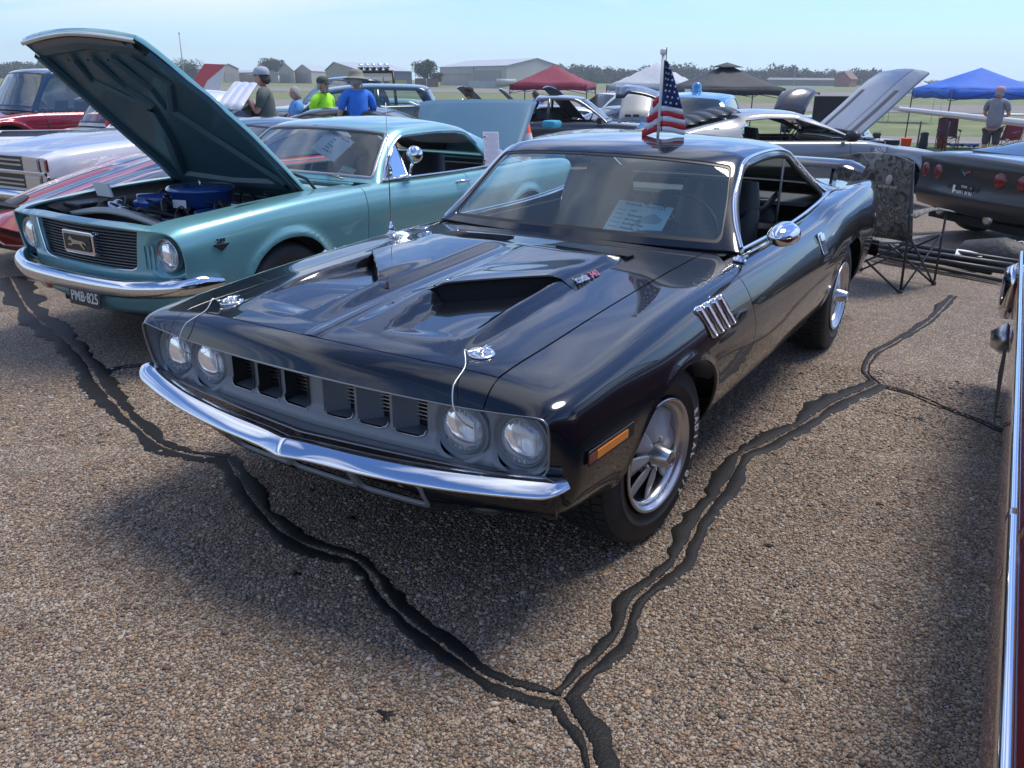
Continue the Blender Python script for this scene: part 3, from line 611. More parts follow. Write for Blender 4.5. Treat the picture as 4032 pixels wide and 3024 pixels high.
    for sg in (1, -1):
        mb = MB(); G = []; G2 = []
        for k in range(-6, 47):
            f = k/40; x, y = ax+(bx-ax)*f, ay+(by-ay)*f
            d = (V[:, 0]-x)**2+(V[:, 1]-y)**2+9*(V[:, 7] > 3.1); i_ = np.argsort(d)[:3]; w_ = 1/(d[i_]+1e-7); zb = float(((V[i_, 2]-hood_shape(V[i_, 0], V[i_, 1]))*w_).sum()/w_.sum())
            zu = zb+float(hood_shape(np.array([x]), np.array([y]), 1e-4)[0]); zl = zb+float(hood_shape(np.array([x]), np.array([y]), -1e-4)[0])
            th = min(.010, max(0, (zu-zl))*.3)
            G.append([(x, sg*y, zu), (x-nx*.004, sg*(y-ny*.004), zu-th*.5), (x, sg*y, zu-th), (x+nx*.02, sg*(y+ny*.02), zu-th)])
            G2.append([(x+nx*.03, sg*(y+ny*.03), zu-th*.7), (x+nx*.03, sg*(y+ny*.03), zl-.001), (x-nx*.001, sg*(y-ny*.001), zl-.0005)])
        mb.sheet(G); o = mb.build('scoop_lip', BLACK, ho); m2 = MB(); m2.sheet(G2); m2.build('scoop_mouth', UNDER, ho)
    head = clip(*clip(V, F, lambda W: (3-W[:, t])*.1-g/3), lambda W: W[:, u]-.70-g)
    panel('nose_header', *both(*head), BLACK, car)
    cw = clip(*clip(*clip(V, F, lambda W: hoodrear(W)-g-W[:, u]), lambda W: W[:, u]-cowl(W)), lambda W: (3.0-W[:, t])*.1-g)
    panel('cowl_panel', *both(*cw), BLACK, car)
    low = clip(V, F, lambda W: (W[:, t]-3)*.1-g)
    fen = clip(*clip(*clip(low[0], low[1], lambda W: W[:, u]-xd(W[:, t])-g), ar_f), lambda W: np.maximum(W[:, u]-cowl(W), (W[:, t]-3.9)*.1))
    door = clip(*clip(*clip(*clip(low[0], low[1], lambda W: xd(W[:, t])-g-W[:, u]), lambda W: W[:, u]+2.02+g+.02*np.clip(W[:, t]-7, 0, 3)), lambda W: (W[:, t]-3.95)*.1), lambda W: (9.95-W[:, t])*.1)
    sill = clip(*clip(*clip(low[0], low[1], lambda W: (W[:, t]-9.97)*.1-g), lambda W: xd(W[:, t])-g-W[:, u]), lambda W: W[:, u]+2.10)
    qtr = clip(*clip(*clip(low[0], low[1], lambda W: np.where(W[:, t] > 9.97, -2.10, -2.02)-g-W[:, u]-.02*np.clip(W[:, t]-7, 0, 3)), ar_r), lambda W: np.maximum(-3.0-W[:, u], (W[:, t]-3.95)*.1))
    for nm, (a, b) in (('front_fender', fen), ('door', door), ('rocker_sill', sill), ('rear_quarter', qtr)):
        panel(nm, a, b, BLACK, car); panel(nm, *mirrored(a, b), BLACK, car)
    deck = clip(*clip(V, F, lambda W: (3-W[:, t])*.1-g), lambda W: -3.02-W[:, u])
    panel('deck_lid', *both(*deck), BLACK, car)
    # tail panel
    tp = P[0]; mb = MB(); n = len(tp); pts = [(p[0], p[1], p[2]) for p in tp]+[(p[0], -p[1], p[2]) for p in tp[::-1]]
    mb.add(pts, [tuple(range(len(pts)))]); mb.build('tail_panel', BLACKT, car)
    # dark inner structure so that gaps and arches do not look through
    mb = MB()
    mb.box((-.03, 0, .52), (1.25, 1.08, .36)); mb.box((-1.9, 0, .26), (2.1, 1.5, .08)); mb.box((-2.95, 0, .52), (1.4, 1.15, .5))
    for s in (1, -1):
        for cx_, rr in ((-.03, .375), (-2.735, .40)):
            G = []
            for k in range(15):
                a = R(8+178*k/14); G.append([(cx_+rr*math.cos(a), s*.56, .31+min(rr, .385)*.98*math.sin(a)), (cx_+rr*math.cos(a), s*.86, .31+min(rr, .385)*.98*math.sin(a))])
            mb.sheet(G)
            mb.add([(cx_+rr*math.cos(R(8+178*k/14)), s*.56, .31+min(rr, .385)*.98*math.sin(R(8+178*k/14))) for k in range(15)], [tuple(range(15))])
    mb.build('inner_body', UNDER, car)
    # ---- grille: recessed argent panel with six gills, four lamps
    g0 = MB()
    lip = P[-1]
    loop = [Vector(p) for p in lip]+[Vector((p[0], -p[1], p[2])) for p in lip[::-1][1:-1]]
    cen = Vector((0, 0, .615))
    # satin bright edge moulding round the opening
    e = MB(); G = []
    for i, p in enumerate(loop):
        a, b = loop[i-1], loop[(i+1) % len(loop)]; d = (b-a).normalized(); o_ = Vector((0, p.y, p.z-.615)); o_ = (o_-d*o_.dot(d)).normalized(); X = Vector((1, 0, 0))
        G.append([p+o_*.002-X*.004, p+o_*.0015+X*.002, p-o_*.002+X*.003, p-o_*.004+X*.001, p-o_*.004-X*.012])
    G.append(G[0]); e.sheet(G); e.build('opening_moulding', mat('satin_moulding', (.26, .26, .27), .35, .9), car)
    def fx(y, z):     # depth of the recessed face
        a = abs(y); base = .775-.055*(a/.83)**1.3-.0*z
        return base-.035+.14*max(0, .56-z)*0
    lamps = [(.733, .614), (.542, .614)]
    # recess walls: opening edge inwards to the face outline
    inner = []
    for p in loop:
        q = Vector((p.x-.06, p.y*.985, .615+(p.z-.615)*.93)); q.x = fx(q.y, q.z)+.004; inner.append(q)
    g0.sheet([[p-Vector((.010, 0, 0)) for p in loop]+[loop[0]-Vector((.010, 0, 0))], inner+[inner[0]]])
    # face as a grid with holes for lamps and gills
    nz, ny_ = 44, 260
    zs = np.linspace(.505, .745, nz); ys = np.linspace(-.86, .86, ny_)
    gpoly = [(q.y, q.z) for q in inner]
    gill = [(.034, .150), (.168, .284), (.302, .420)]
    gx = []
    Yg, Zg = np.meshgrid(ys, zs, indexing='ij')
    s_in = poly_sdf(gpoly, Yg, Zg)
    W = np.zeros((ny_, nz, 8)); W[..., 1] = Yg; W[..., 2] = Zg
    for i in range(ny_):
        for j in range(nz): W[i, j, 0] = fx(ys[i], zs[j])+.028*float(sst((.585-zs[j])/.05))
    for y0, z0 in lamps:
        for sg in (1, -1):
            rr = np.hypot(Yg-sg*y0, Zg-z0); W[..., 0] += .006*np.exp(-((rr-.100)/.008)**2)
    N = grid_normals(W[..., :3], 1)
    if N[5, 5, 0] < 0: N = -N
    W[..., 3:6] = N; W = W.reshape(-1, 8)
    ii, jj = np.meshgrid(np.arange(ny_-1), np.arange(nz-1), indexing='ij'); a = (ii*nz+jj).ravel()
    FF = [tuple(x) for x in np.stack([a, a+nz, a+nz+1, a+1], 1)]
    def hole(W):
        s = poly_sdf(gpoly, W[:, 1], W[:, 2])
        for y0, z0 in lamps: s = np.minimum(s, np.hypot(np.abs(W[:, 1])-y0, W[:, 2]-z0)-.088)
        for y0, y1 in gill:
            yc, hw = (y0+y1)/2, (y1-y0)/2; dy = np.abs(np.abs(W[:, 1])-yc)-hw+.02; dz = np.abs(W[:, 2]-.6315)-.070+.02
            bx_ = np.hypot(np.maximum(dy, 0), np.maximum(dz, 0))+np.minimum(np.maximum(dy, dz), 0)-.02
            s = np.minimum(s, bx_)
        return s
    Wc, Fc = clip(W, FF, hole)
    gp = mesh_obj('grille_panel', Wc[:, :3], Fc, ARGENT, car, True, Wc[:, 3:6])
    o = g0.build('grille_surround', ARGENT, car)
    # gills: forward-raked vanes, dark pockets and horizontal bars
    pk = MB(); pk.sheet([[(.56, -.46, .55), (.56, -.46, .71)], [(.60, 0, .55), (.60, 0, .71)], [(.56, .46, .55), (.56, .46, .71)]]); pk.build('grille_backing', UNDER, car)
    for sg in (1, -1):
        for y0, y1 in gill:
            v = MB(); x0 = fx(y0, .63); x1 = fx(y1, .63); z0_, z1_ = .560, .703
            # pocket walls running back; the inner wall is broad
            yw = y0+(y1-y0)*.36
            v.sheet([[(x0+.010, sg*y0, z0_), (x0+.010, sg*y0, z1_)], [(x0-.022, sg*(y0+(y1-y0)*.10), z0_), (x0-.022, sg*(y0+(y1-y0)*.10), z1_)], [(x0-.050, sg*(y0+(y1-y0)*.24), z0_), (x0-.050, sg*(y0+(y1-y0)*.24), z1_)], [(x0-.066, sg*yw, z0_), (x0-.066, sg*yw, z1_)]])
            w2 = MB(); w2.sheet([[(x1-.002, sg*y1, z0_), (x1-.002, sg*y1, z1_)], [(x1-.10, sg*(y1-.002), z0_), (x1-.10, sg*(y1-.002), z1_)]])
            v.sheet([[(x0+.004, sg*y0, z0_), (x1, sg*y1, z0_)], [(x0-.13, sg*y0, z0_), (x1-.13, sg*y1, z0_)]]); v.sheet([[(x0+.004, sg*y0, z1_), (x1, sg*y1, z1_)], [(x0-.13, sg*y0, z1_), (x1-.13, sg*y1, z1_)]])
            vo = v.build('gill_pocket', ARGENT, car)
            w2.build('gill_side', UNDER, vo)
            dk = MB(); dk.add([(x0-.068, sg*(y0-.004), z0_-.004), (x1-.068, sg*(y1+.002), z0_-.004), (x1-.068, sg*(y1+.002), z1_+.004), (x0-.068, sg*(y0-.004), z1_+.004)], [(0, 1, 2, 3)]); dk.build('pocket_back', UNDER, vo)
            b = MB()
            for k in range(8):
                z = .590+.0125*k; b.box((x1-.050, sg*(yw+y1)/2, z), (.008, (y1-yw), .0026))
            b.build('grille_bars', CHROME_D, vo)
            tr = MB(); poly = [(sg*y0, z0_+.001), (sg*(y1-.025), z0_+.001), (sg*(y1-.006), z0_+.008), (sg*(y1-.001), z0_+.026)]
            tr.tube([(fx(y, z)+.004+.028*float(sst((.585-z)/.05)), y, z) for y, z in poly], .0022, 6)
            tr.tube([(fx(y, z)+.004, y, z) for y, z in [(sg*y0, z1_-.001), (sg*(y1-.02), z1_-.001), (sg*(y1-.004), z1_-.01)]], .0018, 6); tr.build('pocket_trim', CHROME_D, vo)
    for sg in (1, -1):
        for y0, z0 in lamps:
            hl_lamp(car, (fx(y0, z0)+.006, sg*y0, z0), .070, .092)
    # ---- front bumper
    bp = []
    path = [(.905, 0), (.898, .03), (.885, .10), (.868, .30), (.842, .50), (.806, .68), (.775, .80), (.758, .855), (.750, .872), (.738, .888), (.728, .896)]
    dn = pchip([p[1] for p in path], np.array([[p[0]] for p in path]), [p[1] for p in path])
    fine = []
    s_ = np.concatenate([[0], np.cumsum(np.hypot(np.diff([p[0] for p in path]), np.diff([p[1] for p in path])))])
    q = pchip(s_, np.array(path), np.linspace(0, s_[-1], 70))
    sec = [(-.045, .026), (-.036, .033), (-.022, .035), (-.010, .030), (.010, .013), (.024, -.008), (.028, -.018), (.023, -.026), (.008, -.031), (-.02, -.032), (-.045, -.022)]
    G = []
    allp = [(x, -y) for x, y in q[::-1]]+[(x, y) for x, y in q[1:]]
    nall = len(allp)
    for i, (x, y) in enumerate(allp):
        a, b = allp[max(i-1, 0)], allp[min(i+1, nall-1)]; d = Vector((b[0]-a[0], b[1]-a[1], 0)).normalized(); n_ = Vector((d.y, -d.x, 0))
        ay = abs(y); zc = .491+.036*(ay/.9)**2.4; e_ = min(1, (nall-1-i)/6 if i > nall/2 else i/6); sc2 = .35+.65*math.sin(e_*math.pi/2)
        lift = .022*(1-sc2)+.0*ay
        G.append([Vector((x, y, zc+lift))+n_*(dx*(.5+.5*sc2))+Vector((0, 0, dz*.80*sc2*(1+.08*math.exp(-(y/.05)**2)))) for dx, dz in sec]+[])
    for r_ in G: r_.append(r_[0])
    mb = MB(); mb.sheet(G); mb.add(G[0][:-1], [tuple(range(len(sec)))]); mb.add(G[-1][:-1], [tuple(range(len(sec)-1, -1, -1))])
    bo = mb.build('front_bumper', CHROME, car, sub=1)
    mb = MB()
    for y in (.42, -.42): mb.lathe([(0, .004), (.008, .003), (.011, 0)], 12, MX((.868-.018, y, .456), (0, R(140), 0)))
    mb.build('bumper_bolt', CHROME_D, bo)
    # ---- valance below the bumper with slotted intake
    def vx(y): return .80-.075*(abs(y)/.8)**2
    nz, nyv = 26, 200; ys = np.linspace(-.84, .84, nyv); zs = np.linspace(.275, .475, nz)
    Yg, Zg = np.meshgrid(ys, zs, indexing='ij'); Xg = .79-.10*(np.abs(Yg)/.84)**2.4-.10*np.clip((.42-Zg)/.15, 0, 1)**1.4*1.0
    W = np.zeros((nyv, nz, 8)); W[..., 0] = Xg; W[..., 1] = Yg; W[..., 2] = Zg
    N = grid_normals(W[..., :3]);
    if N[100, 5, 0] < 0: N = -N
    W[..., 3:6] = N; W = W.reshape(-1, 8); a = (np.arange(nyv-1)[:, None]*nz+np.arange(nz-1)[None]).ravel(); FF = [tuple(x) for x in np.stack([a, a+nz, a+nz+1, a+1], 1)]
    edge = lambda W: W[:, 2]-(.305+.085*sst((np.abs(W[:, 1])-.40)/.25)-.0)
    def slot(W, m=0.0):
        s = None
        for y0, y1 in ((-.40, -.150), (-.125, .145), (.17, .42)):
            yc, hw = (y0+y1)/2, (y1-y0)/2+m; dy = np.abs(W[:, 1]-yc)-hw+.02; dz = np.abs(W[:, 2]-.378)-.043-m+.02
            b = np.hypot(np.maximum(dy, 0), np.maximum(dz, 0))+np.minimum(np.maximum(dy, dz), 0)-.02
            s = b if s is None else np.minimum(s, b)
        return s
    A, B_ = clip(*clip(W, FF, edge), lambda W: slot(W, .014)); panel('valance', A, B_, BLACK, car, .02, False)
    A, B_ = clip(*clip(W, FF, slot), lambda W: .014-slot(W)); A[:, 0] += .003; panel('valance_frame', A, B_, ARGENT, car, .012, False)
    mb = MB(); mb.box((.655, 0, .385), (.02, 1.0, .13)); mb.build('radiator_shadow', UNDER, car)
    lensm = mat('park_lens', (.13, .12, .12), .25, 0, .5)
    for sg in (1, -1):
        pl = MB(); M_ = MX((.700, sg*.60, .392), (0, R(98), sg*R(12)))
        pl.lathe([(0, .014), (.03, .012), (.052, .004), (.058, -.004), (.058, -.02)], 28, M_ @ Matrix.Diagonal((.72, 1.25, 1, 1))); o = pl.build('parking_lamp', lensm, car)
        pl = MB(); pl.lathe([(.058, -.004), (.064, .004), (.067, -.006), (.067, -.03)], 28, M_ @ Matrix.Diagonal((.72, 1.25, 1, 1))); pl.build('lamp_bezel', BLACKT, o)
    return car, P, us, ts, V, F
LENS = mat('lamp_lens_glass', (.85, .88, .9), .08, 0, 1, trans=.75)
REFL = mat('lamp_reflector', (.62, .66, .72), .22, 1.0)
def hl_lamp(car, c, r, rb, tilt=0, rz=0, name='headlight', bez=None):
    M = MX(c, (0, R(90)+tilt, rz))
    mb = MB(); mb.lathe([(0, .020), (r*.35, .0185), (r*.7, .012), (r*.93, .003), (r, -.003), (r*1.02, -.01)], 36, M); o = mb.build(name, LENS, car)
    mb = MB(); mb.lathe([(0, -.045), (r*.4, -.040), (r*.75, -.024), (r*.98, -.006)], 36, M)
    for k in range(-7, 8):
        y = k*r*.12; hw = math.sqrt(max(0, (r*.93)**2-y*y))
        mb.add([M @ Vector(p) for p in ((-hw, y-.0012, .012-.02*(y/r)**2), (hw, y-.0012, .012-.02*(y/r)**2), (hw, y+.0012, .011), (-hw, y+.0012, .011))], [(0, 1, 2, 3)]) if k % 2 == 0 else None
    mb.build('reflector', REFL, o)
    mb = MB(); mb.lathe([(r*1.01, -.03), (r*1.02, -.002), (r*1.07, .002), (r*1.10, -.004), (rb*.93, -.008), (rb*.97, .006), (rb, .008), (rb*1.03, .002), (rb*1.04, -.05), (r*1.01, -.05)], 40, M); mb.build('headlight_bezel', bez or ARGENT, o)
    return o
def gh_rows_cuda():
    U = [0, .5, 1, 1.3, 2.1, 3.1, 3.8, 4.6, 5.4]
    rows = [
     [(-.815, 0, .893), (-.83, .28, .890), (-.88, .50, .884), (-.945, .70, .880), (-.972, .768, .878), (-.98, .785, .874), (-.985, .79, .868)],
     [(-1.02, 0, 1.085), (-1.035, .28, 1.08), (-1.08, .50, 1.067), (-1.135, .655, 1.048), (-1.158, .705, 1.03), (-1.13, .748, .95), (-1.09, .785, .868)],
     [(-1.25, 0, 1.246), (-1.262, .28, 1.241), (-1.298, .50, 1.228), (-1.335, .60, 1.212), (-1.36, .65, 1.19), (-1.30, .718, 1.03), (-1.22, .778, .868)],
     [(-1.42, 0, 1.276), (-1.42, .28, 1.271), (-1.43, .50, 1.258), (-1.43, .61, 1.238), (-1.44, .652, 1.205), (-1.43, .718, 1.04), (-1.42, .774, .868)],
     [(-1.75, 0, 1.292), (-1.75, .28, 1.286), (-1.75, .50, 1.271), (-1.75, .615, 1.245), (-1.75, .655, 1.21), (-1.75, .72, 1.045), (-1.75, .77, .87)],
     [(-2.15, 0, 1.280), (-2.15, .28, 1.273), (-2.15, .50, 1.256), (-2.15, .605, 1.228), (-2.15, .648, 1.19), (-2.15, .712, 1.04), (-2.15, .765, .885)],
     [(-2.42, 0, 1.238), (-2.42, .28, 1.232), (-2.40, .50, 1.216), (-2.38, .592, 1.188), (-2.40, .642, 1.14), (-2.45, .70, 1.03), (-2.50, .757, .915)],
     [(-2.74, 0, 1.088), (-2.74, .28, 1.084), (-2.73, .50, 1.075), (-2.71, .62, 1.052), (-2.72, .665, 1.02), (-2.75, .712, .98), (-2.78, .752, .935)],
     [(-3.04, 0, .940), (-3.04, .3, .940), (-3.03, .52, .940), (-3.02, .66, .942), (-3.02, .70, .943), (-3.02, .735, .943), (-3.02, .757, .943)]]
    return U, np.array(rows, float)
def gh_build(car, U, rows, pm, win, side_poly, wsm=(.07, .93, 3.3), rear=(3.95, 5.22, 3.0), parts=('roof',), mid=1.15, rearbrk=3.6, side_t=3.9, us_n=150, gl=None, side_glass=False, drip=True, wr=.35):
    """roof shell with windscreen, side and rear openings. win: rounding in parameter space"""
    us = np.linspace(U[0], U[-1], us_n); ts = np.concatenate([np.arange(0, 3, .125), np.arange(3, 4.5, .0625), np.arange(4.5, 6.01, .125)])
    P = loft(U, rows, us, ts, 3); V, F = grid_mesh(P, us, ts, 1)
    k = len(V)//3
    if V[len(ts)*(us_n//2)+2, 5] < 0: V[:, 3:6] *= -1; F = [tuple(reversed(f)) for f in F]
    def rbox(a, b, ha, hb, r):
        da, db = np.abs(a)-ha+r, np.abs(b)-hb+r; return np.hypot(np.maximum(da, 0), np.maximum(db, 0))+np.minimum(np.maximum(da, db), 0)-r
    def ws(W, m=0.): c, h = (wsm[0]+wsm[1])/2, (wsm[1]-wsm[0])/2; return rbox((W[:, 6]-c)*.42, W[:, 7]*.2, h*.42-m, wsm[2]*.2-m, .05)
    def rr(W, m=0.): c, h = (rear[0]+rear[1])/2, (rear[1]-rear[0])/2; return rbox((W[:, 6]-c)*wr, W[:, 7]*.2, h*wr-m, rear[2]*.2-m, .07)
    sp = lambda W, m=0.: np.where(W[:, 7] > 3.2, -poly_sdf(side_poly, W[:, 0], W[:, 2])+m, 1.)
    sh = clip(*clip(*clip(V, F, ws), rr), sp)
    panel('roof_shell', *both(*sh), pm, car, .02)
    gk = clip(*clip(V, F, lambda W: -ws(W)), lambda W: ws(W, .016)); gk[0][:, :3] -= gk[0][:, 3:6]*.004
    panel('windscreen_gasket', *both(*gk), BLACKT, car, .006)
    g1 = clip(V, F, lambda W: -ws(W, .014)); g1[0][:, :3] -= g1[0][:, 3:6]*.007; a, b = both(*g1)
    mesh_obj('windscreen', a[:, :3], b, gl or WSG, car, True, a[:, 3:6])
    g2 = clip(V, F, lambda W: -rr(W, .004)); g2[0][:, :3] -= g2[0][:, 3:6]*.006; a, b = both(*g2)
    mesh_obj('rear_window', a[:, :3], b, gl or WSG, car, True, a[:, 3:6])
    if side_glass:
        g3 = clip(V, F, lambda W: -sp(W, -.004)); g3[0][:, :3] -= g3[0][:, 3:6]*.012
        if len(g3[1]):
            mesh_obj('side_window', g3[0][:, :3], g3[1], gl or WSG, car, True, g3[0][:, 3:6])
            a, b = mirrored(*g3); mesh_obj('side_window', a[:, :3], b, gl or WSG, car, True, a[:, 3:6])
    return V, F, P, us, ts
WSG = glass('windscreen_glass', (.78, .87, .87), .05, .07)
def nearest_on(V, p, sel=None):
    W = V if sel is None else V[sel]; d = np.sum((W[:, :3]-np.array(p))**2*1.0, axis=1); i = int(np.argmin(d)); return Vector(W[i, :3]), Vector(W[i, 3:6])
def side_pt(V, x, z, s=1):
    d = (V[:, 0]-x)**2+(V[:, 2]-z)**2+1e3*(V[:, 7] < 4.5); idx = np.argsort(d)[:4]; w_ = 1/(d[idx]+1e-6); w_ /= w_.sum()
    y = float((V[idx, 1]*w_).sum()); n = (V[idx, 3:6]*w_[:, None]).sum(0); return Vector((x, s*y, z)), Vector((n[0], s*n[1], n[2])).normalized()
def top_pt(V, x, y):
    d = (V[:, 0]-x)**2+(V[:, 1]-abs(y))**2+1e3*(V[:, 7] > 5.2); idx = np.argsort(d)[:4]; w_ = 1/(d[idx]+1e-6); w_ /= w_.sum()
    z = float((V[idx, 2]*w_).sum()); n = (V[idx, 3:6]*w_[:, None]).sum(0); return Vector((x, y, z)), Vector((n[0], n[1]*(1 if y >= 0 else -1), n[2])).normalized()
def frame_at(p, n, xdir=(1, 0, 0)):
    n = Vector(n).normalized(); x = Vector(xdir); x = (x-n*x.dot(n)).normalized(); y = n.cross(x)
    return Matrix(((x.x, y.x, n.x, p[0]), (x.y, y.y, n.y, p[1]), (x.z, y.z, n.z, p[2]), (0, 0, 0, 1)))
def torque_wheel(par, M, R_=.208):
    """eight-petal alloy wheel with a deep polished rim and a conical cap; +z outward"""
    ALU = mat('cast_alloy', (.50, .50, .50), .5, .35, bump=(140, .25, .001)); POL = mat('polished_alloy', (.55, .55, .56), .25, .9)
    mb = MB(); mb.lathe([(R_, .0), (R_, .006), (R_-.006, .010), (R_-.012, .006), (R_-.016, -.004), (R_-.024, -.012), (R_-.032, -.016), (R_-.036, -.035), (R_-.038, -.07), (R_-.05, -.18)], 72, M); o = mb.build('wheel_rim', POL, par)
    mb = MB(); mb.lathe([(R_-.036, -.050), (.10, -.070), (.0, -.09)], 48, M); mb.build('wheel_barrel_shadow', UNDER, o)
    # petals
    for k in range(8):
        a = 2*math.pi*k/8; L = M @ Matrix.Rotation(a, 4, 'Z'); G = []
        for i in range(13):
            s = i/12; r = .048+(R_-.036-.048)*s; wd = .020+.026*math.sin(min(1, s*1.15)*math.pi*.62)-.006*s; row = []
            for j in range(9):
                q = -1+j/4; z = -.018-.012*s+.009*(1-abs(q))*math.sin(math.pi*min(1, s+.15))-.016*q*(1 if q > 0 else .4); row.append(L @ Vector((r*math.cos(q*wd/r) if 0 else r, q*wd, z-.012*s)))
            G.append(row)
        p = MB(); p.sheet(G); p.build('wheel_petal', ALU, o, solid=.006)
    mb = MB(); mb.lathe([(.075, -.045), (.070, -.030), (.050, -.024), (.046, -.02)], 32, M); mb.build('hub', ALU, o)
    mb = MB(); mb.lathe([(.047, -.03), (.045, -.012), (.031, .045), (.028, .050), (.023, .051), (.022, .047), (0, .047)], 40, M); mb.build('centre_cap', CHROME_D, o)
    for k in range(5):
        a = 2*math.pi*k/5+.3; n = MB(); n.lathe([(.009, -.03), (.009, -.012), (.006, -.009), (0, -.009)], 6, M @ Matrix.Translation((.060*math.cos(a), .060*math.sin(a), 0)), False); n.build('lug_nut', CHROME, o)
    return o
def seat(par, x, y, w_, top, m, name='front_seat', zb=.30, recl=.2, hr=True):
    mb = MB(); G = []
    for i in range(9):       # backrest as a rounded slab
        s = i/8; z = zb+.12+(top-zb-.12)*s; ww = w_/2*(1-.10*s-.25*max(0, s-.8)*2.2); th = .07-.025*s; xx = x-recl*(z-zb)
        G.append([(xx+th*math.cos(a)*(1 if abs(math.cos(a)) > .3 else .8), y+ww*math.copysign(abs(math.sin(a))**.45, math.sin(a)), z) for a in [2*math.pi*k/20 for k in range(21)]])
    mb.sheet(G); mb.add(G[-1][:-1], [tuple(range(20))]); o = mb.build(name, m, par)
    c = MB(); G = []
    for i in range(8):
        s = i/7; xx = x+.02+.50*s; G.append([(xx, y+w_/2*q, zb+.12+.05*(1-abs(q)**4)-.02*math.cos(s*3)-.10*(s > .95)) for q in (-1, -.8, -.4, 0, .4, .8, 1)])
    c.sheet(G); c.build('seat_cushion', m, o)
    return o
def steering_wheel(par, c, r, tilt, m, name='steering_wheel'):
    M = MX(c, (0, tilt, 0)); mb = MB(); n = 40
    mb.tube([M @ Vector((r*math.cos(2*math.pi*k/n), r*math.sin(2*math.pi*k/n), 0)) for k in range(n+1)], .011, 8)
    for a in (90, 210, 330): mb.tube([M @ Vector((0, 0, -.02)), M @ Vector((r*math.cos(R(a)), r*math.sin(R(a)), 0))], .008, 6)
    mb.tube([M @ Vector((0, 0, -.02)), M @ Vector((0, 0, -.28))], .02, 10); return mb.build(name, m, par)
def bullet_mirror(par, base, n, head, m=CHROME, r=.062, L=.12, fwd=1):
    mb = MB(); mb.lathe([(.030, 0), (.028, .006), (.014, .012), (.010, .02)], 16, frame_at(base, n)); mb.tube([base, Vector(base).lerp(Vector(head), .5)+Vector((-.0, 0, .0)), head], [.012, .009, .010], 8)
    o = mb.build('mirror_stem', m, par)
    prof = [(r*.96, -L*.45), (r, -L*.40), (r*.98, -.25*L), (r*.9, .05*L), (r*.72, .3*L), (r*.45, .48*L), (r*.2, .56*L), (0, .58*L)]
    h = MB(); h.lathe(prof, 28, MX(head, (0, R(90)*fwd, 0)) @ Matrix.Diagonal((.80, 1.0, 1, 1))); h.lathe([(r*.96, -L*.45), (r*.9, -L*.43), (0, -L*.43)], 28, MX(head, (0, R(90)*fwd, 0)) @ Matrix.Diagonal((.80, 1, 1, 1))); h.build('mirror_head', m, o); return o
CARDC = mat('show_card_tint', (.46, .74, .74), .7); CARDF = mat('show_card_ink', (.05, .07, .09), .8); CARDG = mat('show_card_pale_drawing', (.25, .42, .44), .8)
def script_lines(par, M, w_, h_, lines, ink, x0=-.3, sz=.03):
    for i, s in enumerate(lines): text_obj('handwriting', s, sz, M @ Matrix.Translation((-w_/2+x0*w_, h_*.28-i*h_*.125, .0006)), ink, par, .0002, 'LEFT', shear=.2, bold=.0004)
